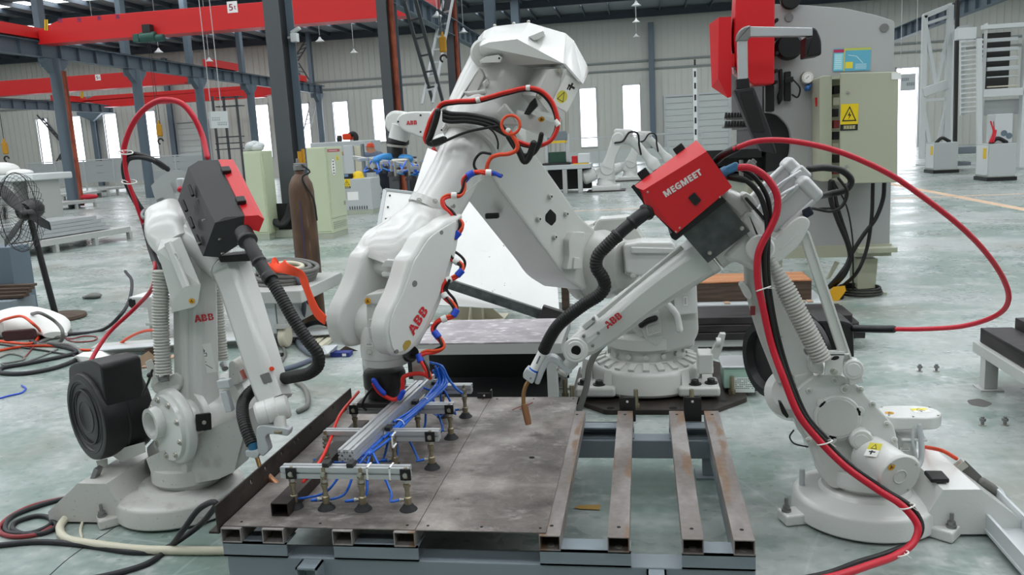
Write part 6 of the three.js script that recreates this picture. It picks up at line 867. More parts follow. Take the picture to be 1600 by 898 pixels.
// ---------- press brake on the right ----------
const pxw = (px, z) => px * -z / FOC;
{
  const z = -7.8, zp = zplane(z), t = thing('press_brake', 'large grey press brake with red covers and an open control cabinet, behind the right robot', 'machine', V(1.75, 0, z - 0.5));
  const frame = part(t, 'side_frame', cut([[1196, 6, 2], [1260, 8], [1320, 13], [1370, 24], [1398, 33, 4], [1390, 386, 2], [1236, 386, 2], [1178, 386, 2], [1178, 292, 2], [1216, 272, 30], [1236, 244, 30], [1236, 200, 40], [1214, 178, 30], [1196, 176, 2]], zp, 0.09, 0.004, 4), M.machine);
  part(t, 'far_frame', cut([[1196, 6, 2], [1260, 8], [1320, 13], [1370, 24], [1398, 33, 4], [1390, 386, 2], [1236, 386, 2], [1178, 386, 2], [1178, 292, 2], [1216, 272, 30], [1236, 244, 30], [1236, 200, 40], [1214, 178, 30], [1196, 176, 2]], zp, 0.09, 0.004, 4).translate(0, 0, -2.6), M.machine);
  const zb = P(1100, 300, z), q = (x, y, k = z) => P(x, y, k);
  part(t, 'ram', bx(q(1194, 60).x, q(1194, 200).y, z - 2.7, q(1212, 60).x, q(1194, 40).y, z - 0.1), M.charcoal); part(t, 'bed', [bx(q(1170, 300).x, 0.2, z - 2.7, q(1205, 300).x, q(1170, 285).y, z - 0.1), bx(q(1120, 262).x, q(1120, 275).y, z - 2.4, q(1185, 262).x, q(1120, 262).y, z - 0.3)], M.machinecab);
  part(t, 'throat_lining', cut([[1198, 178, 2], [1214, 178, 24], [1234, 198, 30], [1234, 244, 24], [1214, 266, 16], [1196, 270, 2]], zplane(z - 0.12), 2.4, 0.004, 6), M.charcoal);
  part(t, 'base_rail', [bx(q(1180, 390).x, q(1180, 405).y, z - 0.2, q(1392, 390).x, q(1180, 387).y, z + 0.02), bx(q(1335, 390).x, q(1335, 392).y, z, q(1394, 390).x, q(1335, 385).y, z + 0.16)], M.machinecab);
  part(t, 'leg', [cut([[1340, 404], [1372, 404], [1368, 450], [1340, 452]], zp, 0.3, 0.004, 2), bx(q(1332, 455).x, 0, z - 0.2, q(1380, 455).x, 0.02, z + 0.12)], M.machinecab); part(t, 'leg', cut([[1340, 404], [1372, 404], [1368, 450], [1340, 452]], zp, 0.3, 0.004, 2).translate(0, 0, -2.3), M.machinecab);
  part(t, 'leg', cut([[1196, 404], [1222, 404], [1222, 456], [1196, 456]], zp, 0.3, 0.004, 2), M.machinecab);
  part(t, 'brace', cut([[1292, 437], [1298, 434], [1312, 410], [1306, 408]], zp, 0.04, 0.002, 1), M.machinecab);
  part(t, 'red_cover', [cut([[1150, -14, 2], [1211, -14, 2], [1210, 131], [1177, 133], [1150, 112], [1146, 60]], zplane(z + 0.3), 0.3, 0.012, 3)], M.redcase, 'tall red front cover');
  part(t, 'red_cover', [hull([[1108, 38, 0.3], [1123, 27, 0.42], [1143, 26, 0.42], [1143, 151, 0.42], [1137, 153, 0.42], [1112, 136, 0.3], [1122, 122, 0.42], [1143, 28, 0.1], [1143, 150, 0.1], [1112, 60, 0.1]].map(([x, y, d]) => P(x, y, z + d))), bx(P(1141, 90, z + 0.25).x, P(1141, 105, z + 0.25).y, z + 0.2, P(1147, 90, z + 0.25).x, P(1141, 85, z + 0.25).y, z + 0.3)], M.redcase, 'angled red side cover');
  part(t, 'cover_bolt', [[1214, 31], [1214, 59], [1214, 83], [1214, 110], [1213, 128]].map(([x, y]) => disc(x, y, 2.6, zplane(z + 0.2), 0.2, 0.002, 12)), M.black);
  for (const [y, d] of [[180, 0], [193, 0.02]]) for (let i = 0; i < 9; i++) part(t, 'die_clamp', [cyl(P(1135 + i * 4.6, y - 4, z + d - i * 0.02), P(1134 + i * 4.6, y + 5, z + d - i * 0.02), 0.011, 0.014, 8)], M.charcoal); part(t, 'die_rail', [bar(P(1133, 186, z), P(1180, 184, z - 0.2), 0.03, 0.02), bar(P(1130, 199, z), P(1180, 197, z - 0.2), 0.03, 0.02)], M.steel);
  part(t, 'work_bed', [hull([[1092, 236], [1190, 232], [1190, 246], [1098, 248]].flatMap(([x, y]) => [P(x, y, z - 0.1), P(x, y, z - 1.6)])), hull([[1110, 246], [1196, 244], [1196, 292], [1130, 280]].flatMap(([x, y]) => [P(x, y, z - 0.3), P(x, y, z - 1.6)]))], M.charcoal); part(t, 'back_gauge', [bar(P(1168, 252, z - 0.05), P(1180, 262, z - 0.05), 0.06, 0.05, 0.01), bar(P(1180, 250, z - 0.05), P(1166, 264, z - 0.05), 0.05, 0.05, 0.01), cyl(P(1158, 250, z - 0.02), P(1158, 278, z - 0.02), 0.02, 0.02, 10)], M.steel);
  // swing arm with pendant
  const az = z + 0.75, apl = zplane(az);
  part(t, 'swing_arm', [cut([[1170, 41], [1270, 43], [1270, 56], [1170, 57]], apl, 0.09, 0.006, 2), cut([[1153, 62], [1168, 60], [1169, 124], [1154, 124]], apl, 0.09, 0.006, 2)], M.alu);
  part(t, 'arm_joint', [cut([[1151, 64, 2], [1152, 52, 8], [1160, 42, 8], [1173, 39, 2], [1173, 57, 2], [1168, 64, 2]], zplane(az + 0.01), 0.11, 0.012, 4)], M.steel); part(t, 'arm_joint', [cut([[1268, 42], [1276, 44, 6], [1284, 62, 8], [1284, 86, 4], [1258, 90, 2], [1258, 58, 2], [1268, 57, 2]], zplane(az), 0.22, 0.015, 3)], M.plastic);
  part(t, 'pendant_neck', cut([[1150, 124], [1170, 121], [1172, 137], [1151, 139]], apl, 0.09, 0.004, 2), M.plastic);
  const pd = part(t, 'control_pendant', cut([[1146, 140], [1178, 135], [1203, 200], [1214, 240], [1190, 236], [1174, 208]], apl, 0.16, 0.01, 3), M.charcoal, 'dark operator pendant'); part(pd, 'screen', cut([[1156, 143], [1176, 140], [1196, 206], [1176, 206]], zplane(az + 0.004), 0.01, 0.002, 2), M.black);
  // fittings on the frame
  const fz = zplane(z + 0.005);
  part(t, 'black_cap', [disc(1234, 72, 19, zplane(z + 0.12), 0.12, 0.02, 32), disc(1236, -2, 14, zplane(z + 0.05), 0.06, 0.01, 28)], M.plastic); part(t, 'porthole', [disc(1233, 27, 6, zplane(z + 0.01), 0.01, 0.002, 20), disc(1382, 43, 6, zplane(z + 0.01), 0.01, 0.002, 20)], M.steel);
  part(t, 'tool_rack', [cut([[1217, 108], [1223, 107], [1223, 156], [1218, 164], [1215, 150], [1219, 140]], zplane(z + 0.06), 0.06, 0.006, 2), cut([[1226, 112], [1236, 111], [1236, 158], [1226, 158]], zplane(z + 0.05), 0.05, 0.004, 2), cut([[1226, 122], [1240, 119], [1240, 128], [1226, 130]], zplane(z + 0.09), 0.06, 0.004, 2), tube([P(1239, 124, z + 0.08), P(1250, 138, z + 0.1), P(1246, 152, z + 0.08), P(1238, 148, z + 0.06)], 0.008, 20, 6), cut([[1196, 133], [1210, 133], [1210, 174], [1196, 174]], zplane(z + 0.1), 0.1, 0.004, 2)], M.plastic);
  const ga = part(t, 'pressure_gauge', [disc(1262, 121, 9.5, zplane(z + 0.05), 0.05, 0.006, 28)], M.zinc); stick(ga, 'gauge_face', 'gauge', (g, w, h) => { g.clearRect(0, 0, w, h); g.fillStyle = '#ecece8'; g.beginPath(); g.arc(w / 2, h / 2, w * 0.48, 0, 7); g.fill(); g.strokeStyle = '#222'; g.lineWidth = 2; for (let i = 0; i < 22; i++) { const a = 2.4 + i * 0.21; g.beginPath(); g.moveTo(w / 2 + Math.cos(a) * w * 0.34, h / 2 + Math.sin(a) * h * 0.34); g.lineTo(w / 2 + Math.cos(a) * w * 0.43, h / 2 + Math.sin(a) * h * 0.43); g.stroke(); } g.lineWidth = 5; g.beginPath(); g.moveTo(w * 0.62, h * 0.36); g.lineTo(w * 0.34, h * 0.62); g.stroke(); }, 128, 128, zplane(z + 0.05), P(1262, 121, z + 0.05), 0.095, 0.095, 0, undefined, 0.002);
  part(t, 'blue_valve', [ball(P(1262, 138, z + 0.05), 0.026, 12), bar(P(1258, 142, z + 0.05), P(1268, 132, z + 0.05), 0.02, 0.02, 0.004), cyl(P(1262, 128, z + 0.03), P(1262, 138, z + 0.03), 0.01, 0.01, 8)], std({ color: 0x2d66a8, roughness: 0.45 }));
  stick(t, 'poster', 'poster', (g, w, h) => { g.fillStyle = '#5fa9c4'; g.fillRect(0, 0, w, h); g.fillStyle = '#b8c05a'; g.fillRect(w * 0.28, 0, w * 0.72, h * 0.1); g.fillStyle = '#b4305a'; g.fillRect(0, h * 0.04, w * 0.28, h * 0.14); g.fillStyle = '#8fd0e0'; g.fillRect(w * 0.02, h * 0.22, w * 0.24, h * 0.72); g.fillStyle = '#cfc04c'; g.fillRect(w * 0.28, 0, w * 0.03, h); g.fillStyle = '#e0cf3e'; g.fillRect(w * 0.33, h * 0.6, w * 0.2, h * 0.28); g.strokeStyle = '#c8dfe4'; g.lineWidth = 4; g.beginPath(); g.moveTo(w * 0.4, h * 0.3); g.lineTo(w * 0.62, h * 0.36); g.lineTo(w * 0.8, h * 0.66); g.stroke(); g.fillStyle = '#eaf4f4'; for (let i = 0; i < 8; i++) { g.fillRect(w * 0.05, h * (0.28 + i * 0.08), w * 0.17, 3); } for (let i = 0; i < 5; i++) g.fillRect(w * 0.6, h * (0.7 + i * 0.05), w * 0.3, 2); }, 256, 160, fz, P(1331, 93, z + 0.005), pxw(51, z), pxw(32, z), -0.03, 'blue and yellow instruction poster');
  // cabinet
  const cz = z + 0.34, cp = zplane(cz);
  const cab = part(t, 'control_cabinet', [cut([[1280, 121], [1286, 118], [1300, 118], [1300, 283], [1282, 284]], cp, 0.33, 0.006, 2), bx(q(1298, 120, cz).x, q(1298, 124, cz).y, cz - 0.33, q(1392, 120, cz).x, q(1298, 118, cz).y, cz), bx(q(1298, 280, cz).x, q(1298, 284, cz).y, cz - 0.33, q(1386, 280, cz).x, q(1298, 280, cz).y, cz), bx(q(1298, 280, cz).x, q(1298, 284, cz).y, cz - 0.33, q(1386, 280, cz).x, q(1298, 118, cz).y, cz - 0.3)], M.machinecab);
  const dz = cz + 0.1; const door = part(cab, 'cabinet_door', cut([[1313, 114], [1404, 112], [1402, 285], [1312, 287]], plane(P(1313, 200, dz), V(-0.12, 0, 1)), 0.035, 0.006, 2), M.machinecab);
  part(door, 'lock', [[1325, 144], [1323, 259]].map(([x, y]) => disc(x, y, 2.6, plane(P(1313, 200, dz), V(-0.12, 0, 1)), 0.03, 0.002, 12, 0.01)), M.zinc); part(door, 'door_tag', cut([[1393, 114], [1408, 113], [1408, 124], [1393, 124]], plane(P(1313, 200, dz + 0.004), V(-0.12, 0, 1)), 0.006, 0, 1), M.paper);
  stick(cab, 'hazard_sign', 'hazard', drawHazard, 128, 200, plane(P(1327, 183, dz), V(-0.12, 0, 1)), PL(1327, 183, plane(P(1313, 200, dz), V(-0.12, 0, 1))), pxw(24, dz), pxw(38, dz), -0.02, 'yellow high voltage sign', 0.004);
  for (let i = 0; i < 8; i++) { const y = 134 + i * 18, a = P(1302, y, cz - 0.12), b = P(1312, y + 12, cz - 0.12); part(cab, 'relay_block', bx(a.x, a.y, cz - 0.26, b.x, b.y, cz - 0.1 - 0.03 * (i % 3), 0.004), [M.charcoal, M.beige, M.darksteel, M.rubber2][i % 4]); }
  const kn = part(cab, 'main_switch', disc(1280, 159, 6, plane(P(1280, 159, cz - 0.1), V(-1, 0, 0.4)), 0.02, 0.003, 18, 0.02), M.yellow); part(kn, 'knob', bar(P(1277, 152, cz - 0.1), P(1278, 166, cz - 0.1), 0.02, 0.04, 0.004), M.redcase);
  // hanging cables and coil
  const cb = (pts, r, m = M.hose) => part(t, 'cable', tube(pts.map((p) => P(p[0], p[1], p[2] ?? cz)), r, pts.length * 9, 7), m);
  cb([[1298, 284], [1298, 310], [1310, 345], [1326, 385], [1328, 405], [1312, 430], [1296, 448, z + 0.2]], 0.022); cb([[1302, 284], [1308, 320], [1324, 372], [1330, 398], [1322, 426], [1302, 448, z + 0.2]], 0.016); cb([[1304, 286], [1322, 320], [1332, 372], [1333, 420], [1333, 452, z + 0.2]], 0.007); cb([[1364, 286], [1362, 340], [1354, 390], [1340, 424], [1318, 446, z + 0.2]], 0.016); cb([[1382, 284], [1380, 310], [1368, 342], [1350, 366], [1330, 398], [1316, 430], [1300, 444, z + 0.2]], 0.018); cb([[1316, 270], [1322, 300], [1314, 322], [1280, 326]], 0.01);
  const coil = G(1342, 456, 0.02); part(t, 'cable', [0, 1, 2].map((i) => torus(V(coil.x, 0.02 + i * 0.022, coil.z), V(0, 1, 0), 0.19 - i * 0.008, 0.011, 32, 7)), M.hose);
}
// ---------- cabinets, columns' neighbours, gas bottle ----------
function cabinetBox(name, label, cat, px0, px1, pyTop, pyBase, depth, mat, side = 0) {   // front face between two picture columns, foot on the floor
  const g0 = G(px0, pyBase), z = g0.z, a = P(px0, pyTop, z), b = P(px1, pyTop, z), t = thing(name, label, cat, V((a.x + b.x) / 2, 0, z - depth / 2));
  part(t, 'body', bx(a.x, 0.1, z - depth, b.x, a.y, z, 0.012), mat); part(t, 'plinth', bx(a.x + 0.005, 0, z - depth + 0.01, b.x - 0.005, 0.1, z - 0.004), M.greendark);
  return { t, z, x0: a.x, x1: b.x, y: a.y };
}
{
  const c1 = cabinetBox('electric_cabinet', 'left pale green electric cabinet beside the wide dark column', 'cabinet', 379, 408, 237, 376, 0.45, M.green);
  part(c1.t, 'door', bx(c1.x0 + 0.015, 0.14, c1.z, c1.x1 - 0.02, c1.y - 0.03, c1.z + 0.012, 0.004), M.green); part(c1.t, 'side_panel', bx(c1.x1, 0.12, c1.z - 0.42, c1.x1 + 0.01, c1.y - 0.03, c1.z - 0.04, 0.004), M.green);
  const c2 = cabinetBox('electric_cabinet', 'right pale green electric cabinet behind the brown gas cylinder', 'cabinet', 478, 508, 231, 375, 0.8, M.green);
  const sx = c2.x1, zf = c2.z - 0.03, zr = c2.z - 0.77; part(c2.t, 'door', bx(sx, 0.36, zr, sx + 0.014, c2.y - 0.02, zf, 0.004), M.green); part(c2.t, 'panel', bx(c2.x0 + 0.01, 0.14, c2.z, c2.x1 - 0.01, c2.y - 0.02, c2.z + 0.01, 0.004), M.green);
  part(c2.t, 'vent', [0, 1, 2, 3].map((i) => bx(sx, 0.17 + i * 0.035, zr + 0.06, sx + 0.012, 0.185 + i * 0.035, zf - 0.06, 0.003)), M.greendark); part(c2.t, 'door_lock', bx(sx + 0.012, 0.55, zr + 0.06, sx + 0.026, 0.62, zr + 0.12), M.zinc);
  const zq = plane(V(sx + 0.014, 0, 0), V(1, 0, 0)), qx = (x, y) => X(x, y, sx + 0.014); stick(c2.t, 'label_strip', 'redstrip', (g, w, h) => { g.fillStyle = '#a83a4a'; g.fillRect(0, 0, w, h); g.fillStyle = '#e8d8d0'; g.fillRect(w * 0.1, h * 0.4, w * 0.7, h * 0.2); }, 96, 24, zq, qx(521, 235), 0.6, 0.05); stick(c2.t, 'oval_notice', 'oval', (g, w, h) => { g.clearRect(0, 0, w, h); g.fillStyle = '#eeeeea'; g.beginPath(); g.ellipse(w / 2, h / 2, w * 0.47, h * 0.48, 0, 0, 7); g.fill(); g.strokeStyle = '#555'; g.lineWidth = 3; g.stroke(); g.fillStyle = '#444'; for (let i = 0; i < 5; i++) g.fillRect(w * 0.35, h * (0.15 + i * 0.16), w * 0.3, h * 0.08); }, 110, 150, zq, qx(521, 261), 0.22, 0.32); stick(c2.t, 'warning_sticker', 'warn', drawWarn, 64, 64, zq, qx(527, 247), 0.12, 0.08);
  const w1 = G(425, 372), jb = thing('cable_box', 'open dark junction with thick black cables between the green cabinets', 'box', V(P(448, 372, w1.z).x, 0, w1.z)); part(jb, 'plinth', bx(P(424, 372, w1.z).x, 0, w1.z - 0.2, P(478, 372, w1.z).x, 0.14, w1.z, 0.01), M.greendark); part(jb, 'dark_panel', bx(P(432, 372, w1.z).x, 0.14, w1.z - 0.2, P(472, 372, w1.z).x, 0.62, w1.z - 0.12), M.black);
  for (let i = 0; i < 3; i++) part(jb, 'cable', tube([P(426 + i * 3, 345, w1.z + 0.05), P(436 + i * 2, 352, w1.z + 0.1), P(446 + i * 3, 340 + i, w1.z), P(452 + i * 2, 322, w1.z - 0.05)], 0.045, 20, 8), M.rubber);
  // gas cylinder
  const b = G(490, 502), t = thing('gas_cylinder', 'tall worn brown gas cylinder with a regulator', 'gas cylinder', b.clone());
  part(t, 'bottle', lathe(b.clone(), V(0, 1, 0), [[0, 0], [0.1, 0], [0.108, 0.012], [0.11, 0.03], [0.11, 1.17], [0.1, 1.24], [0.07, 1.3], [0.042, 1.325], [0.04, 1.35], [0, 1.35]], 36), M.cyl); part(t, 'valve', [lathe(b.clone().setY(1.35), V(0, 1, 0), [[0, 0], [0.03, 0], [0.05, 0.01], [0.05, 0.05], [0.026, 0.06], [0.02, 0.11], [0, 0.11]], 18), bx(b.x - 0.04, 1.38, b.z - 0.03, b.x + 0.06, 1.42, b.z + 0.03, 0.008)], M.steel); part(t, 'brass_regulator', [cyl(V(b.x + 0.02, 1.42, b.z), V(b.x + 0.02, 1.52, b.z), 0.022, 0.022, 12), cyl(V(b.x + 0.05, 1.42, b.z), V(b.x + 0.05, 1.54, b.z), 0.014, 0.014, 10)], M.craneyellow); part(t, 'hose', tube([V(b.x + 0.05, 1.4, b.z + 0.05), V(b.x + 0.12, 1.34, b.z + 0.06), V(b.x + 0.06, 1.3, b.z + 0.09), V(b.x + 0.13, 1.1, b.z + 0.06), V(b.x + 0.14, 0.92, b.z + 0.05)], 0.008, 30, 7), M.rubber);
  part(t, 'blue_stripe', bx(b.x + 0.02, 0.3, b.z + 0.1075, b.x + 0.028, 1.1, b.z + 0.112), std({ color: 0x3a3d66, roughness: 0.6 }));
  // robot controller with yellow helmet
  const c3 = cabinetBox('robot_controller', 'grey robot controller with a yellow warning sign under the yellow helmet', 'controller', 535, 579, 280, 336, 0.7, M.box); const z3 = zplane(c3.z);
  stick(c3.t, 'hazard_sign', 'hazard', null, 1, 1, z3, P(542, 287, c3.z), 0.17, 0.22); part(c3.t, 'handle', bx(P(537, 300, c3.z).x, P(537, 308, c3.z).y, c3.z, P(539, 300, c3.z).x, P(537, 293, c3.z).y, c3.z + 0.03, 0.004), M.black); part(c3.t, 'paper_label', bx(P(543, 306, c3.z).x, P(543, 313, c3.z).y, c3.z, P(560, 306, c3.z).x, P(543, 300, c3.z).y, c3.z + 0.004), M.paper); part(c3.t, 'vent_slot', [...Array(8)].map((_, i) => bx(c3.x0 + 0.12 + i * 0.06, 0.12, c3.z, c3.x0 + 0.14 + i * 0.06, 0.2, c3.z + 0.006)), M.black);
  const hp = P(560, 280, c3.z - 0.3); hp.y = c3.y; const hm = thing('hard_hat', 'yellow hard hat lying on the grey robot controller', 'helmet', hp.clone()); part(hm, 'shell', lathe(hp.clone(), V(0, 1, 0), [[0.15, 0], [0.155, 0.01], [0.135, 0.03], [0.128, 0.09], [0.1, 0.14], [0.05, 0.165], [0, 0.17]], 24), M.yellow); part(hm, 'peak', bx(hp.x - 0.07, hp.y, hp.z + 0.12, hp.x + 0.07, hp.y + 0.012, hp.z + 0.19, 0.005), M.yellow);
  const tpn = thing('teach_pendant', 'black teach pendant with a small screen on the grey controller beside the hard hat', 'control panel', V(P(541, 276, c3.z - 0.2).x, c3.y, c3.z - 0.2)); { const o = tpn.position; part(tpn, 'case', bx(o.x - 0.14, o.y, o.z - 0.1, o.x + 0.16, o.y + 0.12, o.z + 0.08, 0.02), M.black); part(tpn, 'screen', bx(o.x - 0.06, o.y + 0.05, o.z + 0.08, o.x + 0.08, o.y + 0.11, o.z + 0.086), std({ color: 0x6a8aa8, roughness: 0.3 })); }
  const pc = G(552, 330), c4 = thing('control_column', 'tall grey machine control column behind the yellow hard hat', 'machine', pc.clone().add(V(0, 0, -1.6))); { const z = pc.z - 1.6, x0 = P(537, 250, z).x, x1 = P(553, 250, z).x, x2 = P(564, 250, z).x; part(c4, 'column', bx(x0, 0, z - 0.4, x1, P(540, 227, z).y, z, 0.03), M.whitegrey); part(c4, 'panel', bx(x1, 0.6, z - 0.3, x2, P(540, 229, z).y, z - 0.05, 0.02), M.beige); part(c4, 'post', cyl(V(x2 + 0.04, 0, z - 0.1), V(x2 + 0.04, P(560, 225, z).y, z - 0.1), 0.05, 0.05, 12), M.greypaint); }
  // long white machine behind with the red unit
  const lz = -27, lm = thing('long_machine', 'long pale grey machine behind the right green cabinet with a red unit on top', 'machine', V(P(540, 235, lz).x, 0, lz)); part(lm, 'body', bx(P(485, 235, lz).x, 0, lz - 1, P(582, 235, lz).x, P(530, 221, lz).y, lz, 0.04), M.whitegrey); part(lm, 'red_unit', [bx(P(531, 214, lz).x, P(531, 219, lz).y, lz - 0.5, P(545, 212, lz).x, P(531, 209, lz).y, lz - 0.2, 0.05)], M.strap); part(lm, 'black_hose', tube([P(545, 212, lz - 0.3), P(552, 209, lz - 0.3), P(556, 213, lz - 0.3), P(556, 219, lz - 0.3)], 0.09, 16, 8), M.black); part(lm, 'motor', cyl(P(528, 217, lz - 0.3), P(533, 217, lz - 0.3), 0.12, 0.12, 14), M.darksteel);
}
// ---------- the second handling robot ----------
{
  const z = -9.0, q = (x, y, d = 0) => P(x, y, z + d), t = thing('handling_robot', 'partly hidden white robot with red lettering on its arm, behind the big one at left', 'robot', G(748, 372));
  part(t, 'upper_arm', [cut([[617, 190, 16], [624, 178, 10], [640, 174], [690, 174], [760, 176], [800, 186], [800, 236], [690, 224], [656, 214], [630, 205, 12]], zplane(z), 0.3, 0.02, 8, [], 3)], M.white);
  part(t, 'wrist', [cut([[599, 192, 12], [603, 178, 10], [614, 172], [634, 174], [640, 200], [630, 206], [606, 208]], zplane(z - 0.34), 0.2, 0.03, 8), loft([[q(628, 196, -0.2), 0.105, 0.13, 3, V(1, 0, 0)], [q(623, 218, -0.2), 0.115, 0.13, 2.4, V(1, 0, 0)]], 4, 28)], M.white);
  axisTag(t, zplane(z + 0.002), q(643.5, 191.5, 0.002).setX(q(643.5, 191.5).x), pxw(18, z), 0).position.add(V(0, 0, 0.002));
  part(t, 'tool_flange', [lathe(q(622, 221, -0.2), V(-0.15, -1, 0), [[0, -0.04], [0.115, -0.04], [0.125, -0.02], [0.125, 0.02], [0.11, 0.03], [0, 0.03]], 28), cyl(q(621, 230, -0.2), q(620, 246, -0.2), 0.07, 0.07, 20)], M.plastic); part(t, 'flange_ring', lathe(q(621, 226, -0.2), V(-0.15, -1, 0), [[0.06, 0], [0.118, 0], [0.118, 0.025], [0.06, 0.025]], 28), M.zinc);
  part(t, 'screw', [[622, 190], [657, 180], [657, 206], [690, 203]].map(([x, y]) => disc(x, y, 1.6, zplane(z + 0.004), 0.01, 0.001, 10)), M.darksteel);
  part(t, 'elbow', [loft([[q(800, 200, -0.4), 0.3, 0.3, 3, V(0, 1, 0)], [q(770, 205, -0.25), 0.26, 0.26, 3, V(0, 1, 0)]], 3, 24)], M.white); part(t, 'lower_arm', bar(q(792, 215, -0.5), V(t.position.x + 0.1, 0.62, t.position.z - 0.2), 0.42, 0.3, 0.08), M.white2);
  part(t, 'base_casting', [lathe(V(t.position.x, 0, t.position.z - 0.2), V(0, 1, 0), [[0, 0], [0.45, 0], [0.45, 0.16], [0.36, 0.24], [0.32, 0.55], [0, 0.62]], 32)], M.white2);
  part(t, 'red_coil', [...Array(9)].map((_, i) => torus(q(671 + i * 1.9, 251 - i * 2.6, 0.1), V(0.6, 0.75, 0.25), 0.055, 0.007, 16, 6)), M.redcable);
  // its gripper
  const g = thing('vacuum_gripper', 'distant suction cup gripper with blue hoses held under the second robot wrist', 'gripper', q(600, 262)); const bar2 = (a, b, w = 0.035) => part(g, 'cross_bar', bar(a, b, w, w, 0.006), M.alu);
  bar2(q(552, 246, -0.1), q(690, 264, 0.1), 0.04); bar2(q(620, 268, 0.35), q(690, 262, -0.6)); bar2(q(560, 250, 0.2), q(610, 244, -0.7)); bar2(q(596, 254, 0.25), q(650, 250, -0.7)); bar2(q(640, 262, 0.3), q(700, 262, -0.3));
  for (const [x, y, d] of [[576, 262, 0.2], [596, 264, 0.2], [612, 268, 0.3], [618, 275, 0.35], [638, 268, 0.2], [640, 274, 0.3], [658, 274, 0.35], [664, 270, 0.1], [587, 262, -0.3]]) { const c = q(x, y, d), cup = part(g, 'suction_cup', lathe(c, V(0, 1, 0), [[0.05, -0.05], [0.045, -0.03], [0.02, 0], [0, 0]], 14), M.rubber); part(cup, 'stem', cyl(c, c.clone().setY(q(x, 252, d).y), 0.014, 0.014, 8), M.zinc); }
  for (let i = 0; i < 10; i++) { const a = q(580 + i * 9, 252 + (i % 3) * 3, 0.1), b = q(575 + i * 10.5, 266, 0.25); part(g, 'air_hose', tube([a, lerpV(a, b, 0.5).add(V(0.05 * (i % 2 ? 1 : -1), -0.06, 0.05)), b], 0.012, 14, 6), M.bluehose); }
  part(g, 'hose_bundle', [tube([q(588, 250), q(600, 246, -0.1), q(618, 246, -0.2), q(640, 248, -0.1)], 0.045, 18, 8), tube([q(590, 260, 0.1), q(625, 271, 0.2), q(670, 274, 0.2), q(700, 276, 0)], 0.01, 20, 6)], std({ color: 0x3f8fd0, roughness: 0.5 })); part(g, 'hub_block', bx(q(610, 255).x, q(610, 262).y, z - 0.3, q(638, 255).x, q(610, 248).y, z, 0.03), M.zinc);
  const pst = G(648, 312), po = thing('dark_post', 'dark grey post standing behind the second robot gripper', 'post', pst.clone()); part(po, 'post', bx(pst.x - 0.12, 0.02, pst.z - 0.12, pst.x + 0.12, 1.25, pst.z + 0.12, 0.02), M.charcoal); part(po, 'foot', bx(pst.x - 0.2, 0, pst.z - 0.2, pst.x + 0.2, 0.02, pst.z + 0.2), M.charcoal);
}
